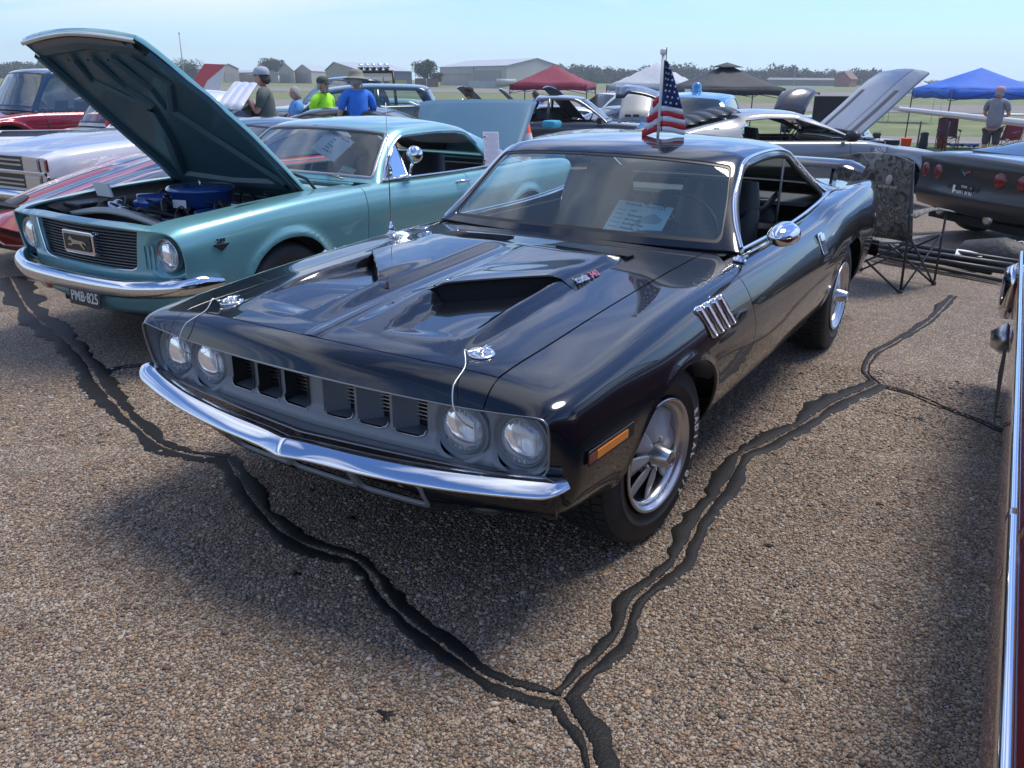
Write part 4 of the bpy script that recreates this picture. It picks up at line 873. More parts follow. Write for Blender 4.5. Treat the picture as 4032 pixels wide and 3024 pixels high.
def finish_cuda(car, V):
    U, rows = gh_rows_cuda()
    side_poly = [(-1.035, .82), (-1.045, .90), (-1.20, 1.055), (-1.345, 1.165), (-1.42, 1.19), (-1.75, 1.208), (-2.02, 1.200), (-2.16, 1.180), (-2.27, 1.125), (-2.62, .965), (-2.635, .94), (-2.50, .90), (-2.3, .86), (-2.0, .82)]
    GV, GF, GP, gus, gts = gh_build(car, U, rows, BLACK, None, side_poly)
    # chrome drip rail over the side glass and down the windscreen post
    for s in (1, -1):
        pts = []; nr = []
        for x, z in [(-1.015, .885), (-1.10, .985), (-1.20, 1.078), (-1.30, 1.152), (-1.365, 1.192), (-1.43, 1.212), (-1.55, 1.222), (-1.75, 1.228), (-1.95, 1.224), (-2.08, 1.214), (-2.19, 1.196), (-2.30, 1.145), (-2.45, 1.07), (-2.62, .985), (-2.69, .95)]:
            d = (GV[:, 0]-x)**2+(GV[:, 2]-z)**2+10*(GV[:, 7] < 3.1); i = int(np.argmin(d)); pts.append((x, s*GV[i, 1], z)); nr.append((GV[i, 3]*0, s*1, .35))
        q = np.linspace(0, len(pts)-1, 60); pa = pchip(range(len(pts)), np.array(pts), q); strip_along(pa, [nr[0]]*60, .016, .011, 'drip_rail', CHROME, car)
        # dark weatherstrip inside the opening
        pp = [(x, z) for x, z in side_poly[1:-3]]; pts = []
        for x, z in pp:
            d = (GV[:, 0]-x)**2+(GV[:, 2]-z)**2+10*(GV[:, 7] < 3.1); i = int(np.argmin(d)); pts.append((x, s*(GV[i, 1]-.012), z-.006))
        strip_along(pchip(range(len(pts)), np.array(pts), np.linspace(0, len(pts)-1, 50)), [(0, s, 0)]*50, .030, .014, 'weatherstrip', BLACKT, car)
        # bright sill moulding along the top of the door
        pts = [(x, s*.775, z+.004) for x, z in ((-1.02, .872), (-1.3, .872), (-1.7, .875), (-2.0, .887), (-2.25, .905), (-2.45, .925), (-2.62, .948))]
        strip_along(pchip(range(len(pts)), np.array(pts), np.linspace(0, len(pts)-1, 40)), [(0, s*.5, .8)]*40, .016, .008, 'sill_moulding', CHROME, car)
    # cabin
    seatm = mat('black_vinyl', (.018, .019, .020), .42, bump=(300, .15, .0006))
    mb = MB(); G = []
    for i in range(24):
        y = -.74+1.48*i/23; hump = .035*math.exp(-((y-.40)/.20)**4)
        G.append([(-.86-.05*(y/.7)**2, y, .862), (-.99, y, .868+hump*.3), (-1.13, y, .866+hump), (-1.19, y, .850+hump), (-1.205, y, .80+hump*.6), (-1.19, y, .64)])
    mb.sheet(G); mb.build('dashboard', seatm, car)
    seat(car, -1.80, .36, .50, 1.06, seatm); seat(car, -1.80, -.36, .50, 1.06, seatm); seat(car, -2.46, 0, 1.15, .90, seatm, 'rear_seat')
    steering_wheel(car, (-1.37, .36, .90), .185, R(-62), seatm)
    mb = MB(); mb.box((-2.76, 0, .885), (.50, 1.36, .02)); mb.build('parcel_shelf', mat('parcel_shelf', (.09, .10, .10), .7), car)
    mb = MB(); mb.box((-1.8, 0, .32), (1.9, 1.5, .03)); [mb.box((-1.8, s*.735, .60), (1.6, .03, .50)) for s in (1, -1)]; mb.build('door_trim_panel', seatm, car)
    mb = MB(); mb.sheet([[(x, y, float(np.interp(x, [-2.4, -2.1, -1.75, -1.4, -1.3], [1.20, 1.245, 1.26, 1.245, 1.215]))-.06*(abs(y)/.6)**3) for y in np.linspace(-.6, .6, 9)] for x in np.linspace(-1.32, -2.4, 9)]); mb.build('headliner', mat('headliner', (.03, .032, .034), .9), car)
    b = MB(); b.tube([(-2.03, .66, 1.16), (-2.05, .655, .98), (-2.02, .66, .70), (-1.95, .60, .42)], .002, 4); b2 = MB()
    def belt(pts, wd): 
        g = []
        for p, d in pts: p = Vector(p); g.append([p-Vector(d)*wd/2, p+Vector(d)*wd/2])
        return g
    b2.sheet(belt([((-2.03, .655, 1.175), (1, 0, 0)), ((-2.02, .655, 1.0), (1, 0, 0)), ((-1.99, .655, .6), (1, 0, 0))], .05)); b2.build('seat_belt', BLACKT, car, solid=.002)
    b2 = MB(); b2.sheet(belt([((-2.02, .645, 1.0), (.5, 0, .85)), ((-1.93, .60, .92), (.4, 0, .9)), ((-1.84, .48, .88), (.3, 0, .95))], .05)); b2.build('seat_belt', BLACKT, car, solid=.002)
    mb = MB(); mb.prism(rrect(.24, .065, .03), .02, MX((-1.325, 0, 1.135), (R(90), 0, R(90)))); mb.tube([(-1.30, 0, 1.21), (-1.325, 0, 1.15)], .008); mb.build('inside_mirror', BLACKT, car)
    # wipers parked under the hood edge, louvred vents, antenna
    for y0, y1 in ((.125, .455), (-.455, -.125)):
        mb = MB(); n = 24
        p0, n0 = top_pt(V, -.60, (y0+y1)/2)
        mb.box((-.60, (y0+y1)/2, p0.z+.0005), (.085, y1-y0+.01, .002)); o = mb.build('vent_recess', UNDER, car)
        for k in range(n):
            y = y0+(y1-y0)*(k+.5)/n; p, nn = top_pt(V, -.60, y); f = MB(); f.box((-.60+.0, y, p.z+.004), (.085, .0062, .006), Matrix.Rotation(R(22), 3, 'X')); f.build('vent_louvre', BLACK, o)
    base, nn = top_pt(V, -.60, -.80)
    mb = MB(); mb.lathe([(.026, 0), (.024, .006), (.014, .012), (.013, .022), (.017, .026), (.008, .040), (.005, .06)], 20, MX(base)); o = mb.build('antenna_base', CHROME, car)
    mb = MB(); mb.tube([base+Vector((0, 0, .04)), base+Vector((.004, 0, .36)), base+Vector((.006, .002, .60))], [.0032, .0026, .0012], 6); mb.build('antenna_mast', CHROME_D, o)
    # hood pins with lanyards
    PLATE = mat('pin_plate', (.66, .66, .68), .18, 1.0)
    for s in (1, -1):
        p, nn = top_pt(V, .60, s*.532); Fm = frame_at(p+nn*.001, nn)
        mb = MB(); mb.lathe([(.041, 0), (.041, .003), (.037, .0045), (.016, .0045), (.014, .002), (0, .002)], 32, Fm @ Matrix.Diagonal((1, 1, 1, 1))); o = mb.build('hood_pin_plate', PLATE, car)
        mb = MB(); mb.tube([Fm @ Vector((0, 0, .0)), Fm @ Vector((0, 0, .020))], .0065, 10); mb.build('hood_pin', CHROME, o)
        mb = MB(); c = Fm @ Vector((0, 0, .014)); mb.tube([Fm @ Vector(v) for v in ((-.030, .014, .016), (0, 0, .014), (.030, -.012, .014), (.040, -.022, .014), (.047, -.014, .014), (.040, -.004, .016), (.010, .004, .020), (-.022, .004, .018))], .0022, 6); mb.build('hairpin_clip', CHROME, o)
        for k in range(4):
            a = k*math.pi/2+.6; r_ = MB(); r_.lathe([(.0045, .004), (.003, .0065), (0, .007)], 8, Fm @ Matrix.Translation((.029*math.cos(a), .029*math.sin(a), 0))); r_.build('rivet', CHROME_D, o)
        st = Fm @ Vector((.040, -.018, .014)); end = Vector((.765, s*.60, .690)) if s > 0 else Vector((.765, s*.67, .690))
        pts = [st, st+Vector((.02, s*.002, .012)), Vector((.70, s*.545, .800)), Vector((.78, s*.56, .765)), Vector((.80, s*.575, .715)), Vector((.782, s*.59, .672)), Vector((.745, s*.60, .640))]
        pts = [Vector(v) for v in pchip(range(len(pts)), np.array([tuple(p) for p in pts]), np.linspace(0, len(pts)-1, 30))]
        mb = MB(); mb.tube(pts, .0019, 6); mb.build('lanyard', mat('steel_cable', (.62, .63, .60), .35, .6), o)
    # fender gills
    PINK = mat('gill_inlay', (.50, .46, .52), .6, .1)
    for k in range(4):
        xt = -.232-.066*k; zt = .815; xb = xt-.062; zb = .700
        pa = []
        for j in range(9):
            f = j/8; p, nn = side_pt(V, xt+(xb-xt)*f, zt+(zb-zt)*f); pa.append((p, nn))
        mid = pa[4]; ax = (pa[0][0]-pa[-1][0]); Lh = ax.length; Fm = frame_at(mid[0]+mid[1]*.001, mid[1], ax)
        for sgn in (1, -1):
            par = car
            M_ = Fm if sgn > 0 else Matrix.Diagonal((1, -1, 1, 1)) @ Fm
            ring = MB(); O = rrect(Lh, .030, .0149, 6); I_ = rrect(Lh-.014, .017, .0084, 6)
            G = [[M_ @ Vector((a[0], a[1], -.012)) for a in O], [M_ @ Vector((a[0]*.985, a[1]*.93, .009)) for a in O], [M_ @ Vector((a[0], a[1], .010)) for a in I_], [M_ @ Vector((a[0]*.99, a[1]*.93, .003)) for a in I_]]
            for g_ in G: g_.append(g_[0])
            # bend to follow the surface
            ring.sheet(G); o = ring.build('fender_gill', CHROME, par)
            inl = MB(); inl.add([M_ @ Vector((a[0], a[1], .008)) for a in (I_ if sgn > 0 else I_[::-1])], [tuple(range(len(I_)))]); inl.build('gill_inlay', PINK, o)
    # side marker lamps
    AMB = mat('amber_lens', (.75, .22, .015), .25, 0, .6); REDD = mat('dark_red_lens', (.14, .02, .01), .3, 0, .6)
    for s in (1, -1):
        p, nn = side_pt(V, .505, .582, s); Fm = frame_at(p+nn*.001, nn, (1, 0, .0))
        mb = MB(); mb.prism(rrect(.275, .046, .006), .005, Fm); o = mb.build('side_marker_frame', BLACKT, car, bevel=.0015)
        mb = MB(); mb.prism(rrect(.185, .026, .004), .005, Fm, .003); l = mb.build('side_marker_lens', AMB, o); l.data.transform(Matrix.Identity(4))
        mb = MB(); mb.prism(rrect(.045, .026, .004, cx=.115*(1)), .005, Fm, .0028); mb.build('side_marker_reflector', REDD, o)
    # door handles, lock, mirror
    for s in (1, -1):
        p, nn = side_pt(V, -1.925, .778, s); Fm = frame_at(p+nn*.001, nn, (0, 0, 1))
        mb = MB(); mb.prism(rrect(.115, .085, .01), .006, Fm); o = mb.build('door_handle_plate', CHROME, car, bevel=.002)
        mb = MB(); mb.prism(rrect(.06, .066, .008, cx=-.012), .002, Fm, .006); mb.build('handle_recess', BLACKT, o)
        mb = MB(); mb.prism(rrect(.038, .070, .006, cx=.030), .010, Fm, .006); mb.build('handle_flap', CHROME, o, bevel=.002)
    p, nn = side_pt(V, -.885, .862)
    bullet_mirror(car, p+Vector((0, -.01, 0)), nn, Vector((-.86, .98, .982)), r=.062, L=.150)
    # tail: small pedestal wing and lamps
    G = []
    for y in np.linspace(-.78, .78, 31):
        e_ = min(1, (.785-abs(y))/.10); c_ = .10*(.35+.65*math.sin(e_*math.pi/2)); t_ = .018*(.3+.7*e_)
        zc = 1.035-.012*(abs(y)/.78)**2-.035*(1-e_)
        xo = -3.63
        G.append([(xo+c_*a, y, zc+t_*b-.10*c_*(-a)*0+.022*(-a)) for a, b in ((1, -.1), (.9, .55), (.3, .9), (-.4, .8), (-1, .15), (-1, -.3), (-.2, -.9), (.7, -.7), (1, -.1))])
    mb = MB(); mb.sheet(G); mb.add(G[0][:-1], [tuple(range(8))]); mb.add(G[-1][:-1], [tuple(range(7, -1, -1))]); o = mb.build('rear_wing', BLACK, car)
    for s in (1, -1): mb = MB(); mb.prism([(-3.56, .92), (-3.70, .92), (-3.69, 1.02), (-3.60, 1.03)], .02, MX((0, s*.60, 0), (R(90), 0, 0))); mb.build('wing_pedestal', BLACK, o)
    mb = MB(); G = []
    for y in np.linspace(-.93, .93, 40): xo = -3.82+.10*(abs(y)/.93)**6; G.append([(xo+a, y, .47+b) for a, b in ((.03, .05), (-.02, .05), (-.035, .02), (-.035, -.03), (-.01, -.05), (.03, -.05))])
    mb.sheet(G); mb.build('rear_bumper', CHROME, car)
    # lettering on the hood bulge
    SIL = mat('badge_silver', (.8, .76, .66), .2, 1.0); PNK = mat('badge_red', (.30, .10, .14), .3)
    p, nn = top_pt(V, -.19, .458); Fm = frame_at(p+nn*.004, Vector((0, .55, 1)), (-1, .02, 0))
    text_obj('badge_lettering', "'cuda", .050, Fm @ Matrix.Translation((-.035, 0, 0)), SIL, car, .003, 'CENTER', bold=.0012, shear=.25)
    text_obj('badge_numerals', "340", .046, Fm @ Matrix.Translation((.066, 0, 0)), PNK, car, .003, 'CENTER', bold=.0015, shear=.25)
    # wheels
    for (x, s) in ((0, 1), (0, -1), (-2.743, 1), (-2.743, -1)):
        yo = .868 if x == 0 else .895; steer = R(7) if x == 0 else 0
        M = MX((x, s*yo, .332), (0, 0, -steer)) @ MX((0, 0, 0), (R(-90*s), 0, 0)) @ Matrix.Rotation(R(20 if x else 8), 4, 'Z')
        wh = bpy.data.objects.new('wheel', None); link(wh, car)
        lt = [('RADIAL G/T', 192, .034)] if x == 0 else [('COOPER', 135, .036)]
        if s < 0: lt = None
        Mt = M @ Matrix.Translation((0, 0, -.128))
        make_tyre('tyre', wh, Mt, .332, .256, .205, lt)
        torque_wheel(wh, M)
# ================================================================ shared car builder
def row_std(x, zc, zs, ys, zl, x_off=0, tuck=0.0, cr=.93, cd=.012):
    m1, m2 = zs-.13, zs-.26 if zs-.26 > zl+.12 else (zs+zl)/2
    m3 = (m2+zl)/2
    yz = [(0, zc), (.33*ys, zc-.003), (.60*ys, zc-.010), (.74*ys, (zc+zs)/2-.004), (.85*ys, zs+.012), (cr*ys, zs), (.975*ys, zs-.045), (.995*ys, m1), (1.0*ys, m2), ((.985-tuck)*ys, m3), ((.945-tuck)*ys, zl), (.86*ys, zl-.04), (0, zl-.04)]
    return [(x, y, z) for y, z in yz]
def nose_rows(x0, prof, xs_y, ys, n=13):
    return None
def std_body(car, U, rows, pm, hg=3.0, uh=None, cowl=-.8, cowl_bow=.12, xd=-.7, xr=-2.0, rear_base=-3.0, arches=((0, .40, .68), (-2.74, .40, .68)), arch_zc=.33, tin=3.95, us_step=.04, hood='closed', doors=1, deck=True, xr2=None, disp=None, flare=.014, bed=None, sill_t=9.95, lipm=None, stripes=None):
    us = np.concatenate([np.arange(U[0], U[-1]-.25, us_step), np.linspace(U[-1]-.25, U[-1], 14)])
    ts = np.concatenate([np.arange(0, 4.5, .125), np.arange(4.5, 7, .125), np.arange(7, 12.01, .2)]); ts[-1] = 12
    P = loft(U, rows, us, ts, 2)
    if disp is not None: P[..., 2] += disp(P[..., 0], P[..., 1])*(ts[None, :] < 3.6)
    for cx_, rx, zt in arches:
        q = np.sqrt(((P[..., 0]-cx_)/rx)**2+((P[..., 2]-arch_zc)/(zt-arch_zc))**2)
        P[..., 1] += flare*np.exp(-((q-1.04)/.09)**2)*(ts[None, :] > 6)*(P[..., 2] < zt+.06)
    V, F = grid_mesh(P, us, ts, 1)
    if V[len(ts)*(len(us)//2)+3, 5] < 0: V[:, 3:6] *= -1; F = [tuple(reversed(f)) for f in F]
    g = .004; u, t = 6, 7; uh = U[-2] if uh is None else uh
    cw = lambda W: cowl+cowl_bow*(1-(np.clip(W[:, t], 0, tin)/tin)**2)
    hr = lambda W: cw(W)+.05
    def arch(cx_, rx, zt):
        def fn(W):
            q = (np.abs((W[:, 0]-cx_)/rx)**2.2+np.abs(np.maximum(W[:, 2]-arch_zc, 0)/(zt-arch_zc))**2.2)**(1/2.2)
            return np.where(W[:, 7] > 5.2, (q-1)*rx, 1.0)
        return fn
    ar = [arch(*a) for a in arches]
    hoodm = clip(*clip(*clip(V, F, lambda W: (hg-W[:, t])*.12-g), lambda W: uh-g-W[:, u]), lambda W: W[:, u]-hr(W)-g)
    if hood == 'closed': panel('hood', *both(*hoodm), pm, car)
    panel('nose_panel', *both(*clip(*clip(V, F, lambda W: (hg-W[:, t])*.12-g*.4), lambda W: W[:, u]-uh-g)), pm, car)
    panel('cowl_panel', *both(*clip(*clip(*clip(V, F, lambda W: hr(W)-g-W[:, u]), lambda W: W[:, u]-cw(W)), lambda W: (hg-W[:, t])*.12-g)), pm, car)
    low = clip(V, F, lambda W: (W[:, t]-hg)*.12-g)
    cabin = lambda W: np.maximum(np.maximum(W[:, u]-cw(W), (W[:, t]-tin)*.12), rear_base-W[:, u])
    fen = clip(*clip(*clip(low[0], low[1], lambda W: W[:, u]-xd-g), ar[0]), cabin)
    segs = [('front_fender', fen)]
    xx = xd
    for k in range(doors):
        x2 = xr if k == doors-1 else (xr2 if xr2 else (xd+xr)/2)
        segs.append(('door', clip(*clip(*clip(*clip(*clip(low[0], low[1], lambda W: xx-g-W[:, u]), lambda W: W[:, u]-x2-g), lambda W: (W[:, t]-tin)*.12), lambda W: (sill_t-W[:, t])*.1), ar[1]))); xx = x2
    segs.append(('rocker_sill', clip(*clip(*clip(low[0], low[1], lambda W: (W[:, t]-sill_t)*.1-g), lambda W: xd-g-W[:, u]), lambda W: W[:, u]-xr)))
    segs.append(('rear_quarter', clip(*clip(*clip(low[0], low[1], lambda W: xr-g-W[:, u]), ar[1]), cabin)))
    for nm, (a, b) in segs:
        if len(b): panel(nm, a, b, pm, car); panel(nm, *mirrored(a, b), pm, car)
    if deck: panel('deck_lid', *both(*clip(*clip(V, F, lambda W: (hg-W[:, t])*.12-g), lambda W: rear_base-W[:, u])), pm, car)
    for P_, nm in ((P[0], 'tail_panel'), (P[-1], 'front_panel')):
        mb = MB(); pts = [tuple(p) for p in P_]+[(p[0], -p[1], p[2]) for p in P_[::-1]][1:-1]; mb.add(pts, [tuple(range(len(pts)))]); mb.build(nm, pm if nm == 'front_panel' and lipm is None else (lipm or pm), car)
    mb = MB(); zlo = float(rows[len(U)//2][10][2]); yl = float(rows[len(U)//2][7][1])
    mb.box(((U[0]+U[-1])/2, 0, zlo+.04), ((U[-1]-U[0])*.93, yl*1.5, .08))
    if hood != 'open': mb.box(((cowl+U[-1]-.15)/2, 0, zlo+.2), (U[-1]-cowl-.3, yl*1.2, .34))
    for s in (1, -1):
        for cx_, rx, zt in arches:
            pts = [(cx_+rx*.98*math.cos(R(-10+200*k/12)), arch_zc+(zt-arch_zc)*.98*math.sin(R(-10+200*k/12))) for k in range(13)]
            mb.sheet([[(a, s*yl*.60, b), (a, s*(yl-.06), b)] for a, b in pts]); mb.add([(a, s*yl*.60, b) for a, b in pts], [tuple(range(13))])
    mb.build('inner_body', UNDER, car)
    return V, F, P, us, ts, hoodm
def gh_std(xb, xt, xr, xe, zb, zt, yb, yt, ze=None, bow=.12, ztr=None, rise=.35):
    ze = zb+.04 if ze is None else ze; ztr = zt-.03 if ztr is None else ztr
    U = [0, .5, 1, 1.3, 2.1, 3.1, 3.8, 4.6, 5.4]; yb_, ym = yb, (yb+yt)/2
    def L(a, b, f): return a+(b-a)*f
    zs = lambda x: L(zb, ze, min(1, max(0, (xb-x)/(xb-xe)))**2)
    xm, x3 = L(xt, xr, .5), L(xt, xr, .86)
    hz = zt-.045
    R_ = [[(xb+bow, 0, zb+.02), (xb+bow*.9, .3*yb, zb+.018), (xb+bow*.55, .62*yb, zb+.012), (xb+.03, .92*yb, zb+.006), (xb+.0, .975*yb, zb+.003), (xb-.01, .99*yb, zb), (xb-.015, yb, zb-.004)]]
    xh, yh, zh = L(xb, xt, .52), L(yb, yt, .5), L(zb, hz, .56)
    R_.append([(xh+bow*.95, 0, zh+.01), (xh+bow*.86, .3*yh, zh+.008), (xh+bow*.5, .62*yh, zh), (xh+.02, .93*yh, zh-.015), (xh, .99*yh, zh-.03), (xh-.0, L(yb, yt, .3), L(zb, zh, .45)), (xh+.02, yb, zb-.004)])
    R_.append([(xt+bow*.85, 0, hz), (xt+bow*.75, .3*yt, hz-.004), (xt+bow*.4, .70*yt, hz-.016), (xt, .96*yt, hz-.032), (xt-.02, yt+.035, hz-.055), (xt+.02, L(yb, yt, .45), L(zb, hz, .5)), (xt+.06, yb, zs(xt)-.004)])
    R_.append([(xt-.10, 0, zt-.014), (xt-.10, .3*yt, zt-.018), (xt-.11, .72*yt, zt-.032), (xt-.11, .97*yt, zt-.05), (xt-.12, yt+.037, zt-.078), (xt-.10, L(yb, yt, .45), L(zb, hz, .5)), (xt-.10, yb, zs(xt-.1)-.004)])
    R_.append([(xm, 0, zt), (xm, .3*yt, zt-.005), (xm, .72*yt, zt-.020), (xm, .98*yt, zt-.040), (xm, yt+.04, zt-.072), (xm, L(yb, yt, .45), L(zb, hz, .5)), (xm, yb, zs(xm)-.004)])
    R_.append([(x3, 0, L(zt, ztr, .55)), (x3, .3*yt, L(zt, ztr, .55)-.005), (x3, .72*yt, L(zt, ztr, .55)-.02), (x3, .97*yt, L(zt, ztr, .55)-.042), (x3, yt+.035, L(zt, ztr, .55)-.08), (x3, L(yb, yt, .45), L(zs(x3), ztr, .5)), (x3, yb, zs(x3)-.004)])
    R_.append([(xr, 0, ztr), (xr, .3*yt, ztr-.005), (xr+.01, .72*yt, ztr-.02), (xr+.02, .95*yt, ztr-.045), (xr+.01, yt+.03, ztr-.09), (xr-.02, L(yb, yt, .45), L(zs(xr), ztr, .48)), (xr-.05, yb*.995, zs(xr))])
    xq = L(xr, xe, .5); zq = L(ztr, ze, .46)
    R_.append([(xq, 0, zq), (xq, .3*ym, zq-.003), (xq, .7*ym, zq-.012), (xq+.01, .95*ym, zq-.03), (xq, ym+.02, zq-.06), (xq-.02, L(yb, yt, .3), L(ze, zq, .5)-.02), (xq-.04, yb*.99, zs(xq))])
    R_.append([(xe, 0, ze), (xe, .3*yb, ze), (xe, .6*yb, ze), (xe+.01, .88*yb, ze), (xe+.01, .93*yb, ze), (xe+.01, .97*yb, ze), (xe+.01, yb*.985, ze)])
    top = zt-.108
    poly = [(xb-.055, zb-.06), (xb-.06, zb+.025), (L(xb, xt, .5)-.045, L(zb, hz, .5)-.02), (xt-.055, hz-.09), (xt-.14, top), (xm, top+.006), (x3, L(top, ztr-.10, .5))]
    return U, np.array(R_, float), poly, (xm, x3, zs)
def simple_wheel(par, x, y, r, rr, s, w_=.22, style='disc', m=None, spokes=5, lug=True):
    wh = bpy.data.objects.new('wheel', None); link(wh, par)
    M = MX((x, s*y, r), (R(-90*s), 0, 0)); h = w_/2
    t = MB(); t.lathe([(rr, -.02), (rr+.012, 0), ((rr+r)/2, .004), (r-.03, -.006), (r-.004, -.03), (r, -.06), (r, -w_+.05), (r-.02, -w_), (rr, -w_)], 36, M); t.build('tyre', RUBBER, wh)
    m = m or CHROME_D; k = MB()
    k.lathe([(rr, .0), (rr-.008, .003), (rr-.02, -.015), (rr-.035, -.05), (rr-.05, -.12)], 36, M)
    if style == 'disc': k.lathe([(rr-.03, -.03), (rr*.7, -.012), (rr*.55, -.02), (rr*.35, -.004), (rr*.3, .012), (0, .016)], 32, M)
    o = k.build('rim', m, wh)
    if style != 'disc':
        b = MB(); b.lathe([(rr-.03, -.11), (0, -.11)], 24, M); b.build('rim_shadow', UNDER, o)
        for i in range(spokes):
            a = 2*math.pi*i/spokes; L = M @ Matrix.Rotation(a, 4, 'Z'); sp = MB(); sp.prism([(.02, -.032), (rr-.02, -.045), (rr-.015, .045), (.02, .032)], .02, L, -.045); sp.build('spoke', m, o)
        c = MB(); c.lathe([(.05, -.03), (.045, -.018), (0, -.014)], 16, M); c.build('centre_cap', m, o)
    return wh
def cabin_simple(car, xb, xt, xr, zb, zt, yb, yt, drv=1, m=None, rear=True, wheelc=None, head=True):
    m = m or DARKIN
    mb = MB(); mb.sheet([[(xb+.10, y, zb-.015), (xb-.12, y, zb+.01), (xb-.24, y, zb-.02), (xb-.26, y, zb-.2)] for y in np.linspace(-yb*.95, yb*.95, 12)]); mb.build('dashboard', m, car)
    xs_ = xt-.50
    seat(car, xs_, .36, .50, min(zb+.16, zt-.2), m, 'front_seat'); seat(car, xs_, -.36, .50, min(zb+.16, zt-.2), m, 'front_seat')
    if rear: seat(car, xs_-.75, 0, 1.15, zb+.02, m, 'rear_seat')
    steering_wheel(car, (xb-.42, .36*drv, zb+.02), .185, R(-62), wheelc or m)
    mb = MB(); mb.box(((xb+xr)/2, 0, .32), (abs(xb-xr), yb*1.8, .04)); [mb.box(((xb+xr)/2-.05, s*(yb-.05), (zb+.3)/2), (abs(xb-xr)-.1, .03, zb-.38)) for s in (1, -1)]; mb.build('cabin_lining', m, car)
TINT = glass('tinted_glass', (.30, .35, .36), .09, .05); CLEARG = glass('clear_glass', (.80, .88, .86), .06, .03)
def gen_car(name, label, loc, rz, col, L=4.7, wb=2.72, fo=.95, W=.92, H=1.36, zh=(.72, .88, .97), zl=.28, belt=None, deckz=.98, taper=.90, xb=-.55, xt=-1.30, xr=-2.35, xe=-3.0, yt=.60, tyre=.33, rim=.20, gl=None, sg=True, wheel='spoke', wm_=None, doors=1, noseprof=None, tailprof=None, ztr=None, uh=None, rear=True, archz=None, us=.05, group=None, side_rear=None, hoodopen=None, cat='car', disp=None, pm=None, bumper=None, rbow=None, deck=True, cabin=True, spokes=5, zr=None, gh=True, archr=.40, win=None, seatm=None, rg=(3.95, 5.22, 2.9), rise=None, crown=.93, nosew=None):
    car = thing(name, label, cat, loc, rz, group)
    pm = pm or paint(col[0], col[1], *(col[2:] if len(col) > 2 else ()))
    belt = belt or (zh[2]-.01)
    zc = zh
    ro = L-wb-fo
    rows = []
    xs_ = [-(wb+ro), -(wb+ro)+.07, -(wb+ro)+.35, -wb, -wb+.55, xt-.35, xb, 0, fo-.35, fo-.10, fo]
    dk = deckz
    Z = [(dk-.10, dk-.12), (dk-.01, dk-.03), (dk, dk-.015), (dk, dk-.02), (belt, belt-.01), (belt-.01, belt-.02), (zh[2], belt-.02), (zh[1]+.02, zh[1]-.02), (zh[0]+.05, zh[0]+.01), (zh[0]-.02, zh[0]-.05), (zh[0]-.10, zh[0]-.14)]
    Y = [W*.86, W*.93, W*.98, W, W, W, W, W, W*.975, W*.90*taper/.9, W*.82*taper/.9]
    ZL = [zl+.16, zl+.10, zl+.04, zl-.01, zl-.04, zl-.05, zl-.05, zl-.02, zl, zl+.02, zl+.08]
    for x, (a, b), y, l in zip(xs_, Z, Y, ZL): rows.append(row_std(x, a, b, y, l, cr=crown))
    rows = np.array(rows, float)
    # nose and tail plan curvature
    nb = .14 if nosew is None else nosew
    for i, f in ((-1, 1.0), (-2, 1.0), (-3, .45)): rows[i, :, 0] -= nb*f*(rows[i, :, 1]/W)**2.2
    for i, f in ((0, 1.0), (1, 1.0), (2, .3)): rows[i, :, 0] += .10*f*(rows[i, :, 1]/W)**2.2
    if noseprof:    # lean of the nose with height: list (z, dx)
        zz_, dd = zip(*noseprof)
        for i, f in ((-1, 1.), (-2, 1.), (-3, .3)): rows[i, :, 0] += f*np.interp(rows[i, :, 2], zz_, dd)
    az = archz or tyre*2+.02
    V, F, P, us_, ts, hoodm = std_body(car, xs_, rows, pm, uh=uh if uh is not None else fo-.16, cowl=xb, xd=xb-.12 if archr < .44 else xb-.15, xr=side_rear or (xr+.15), rear_base=xe, arches=((0, archr, az), (-wb, archr, az)), arch_zc=tyre, hood='open' if hoodopen else 'closed', doors=doors, us_step=us, disp=disp, deck=deck, lipm=None)
    info = dict(V=V, P=P, hood=hoodm, pm=pm)
    if gh:
        GU, GR, poly, (xm, x3, zs) = gh_std(xb, xt, xr, xe, zh[2]-.005, H, W*.90, yt, ze=dk+.002, ztr=ztr)
        poly = poly+(win or [(xr-.06, L_(H, zs(xr), .30)), (L_(xr, xe, .55), zs(L_(xr, xe, .55))+.03), (L_(xr, xe, .50), zs(xr)-.02), (xm, zs(xm)-.07)])
        info['G'] = gh_build(car, GU, GR, pm, None, poly, gl=gl or CLEARG, side_glass=sg, us_n=90, rear=rg); info['poly'] = poly
        if cabin: cabin_simple(car, xb, xt, xr, zh[2]-.03, H, W*.88, yt, rear=rear, m=seatm)
    for x in (0, -wb):
        for s in (1, -1): simple_wheel(car, x, W-.03, tyre, rim, s, style=wheel, m=wm_, spokes=spokes)
    return car, info
def L_(a, b, f): return a+(b-a)*f
GZ = lambda x, y: -.026*min(max(-.848*x-.530*y-2.5, 0), 25)
def arrange_side(car, V, name, x, z, w_, h_, m, s=1, r=.01, d=.006, parent=None, cat=None):
    p, nn = side_pt(V, x, z, s); mb = MB(); mb.prism(rrect(w_, h_, min(r, h_/2.01, w_/2.01)), d, frame_at(p-nn*.001, nn, (1, 0, 0))); return mb.build(name, m, parent or car)
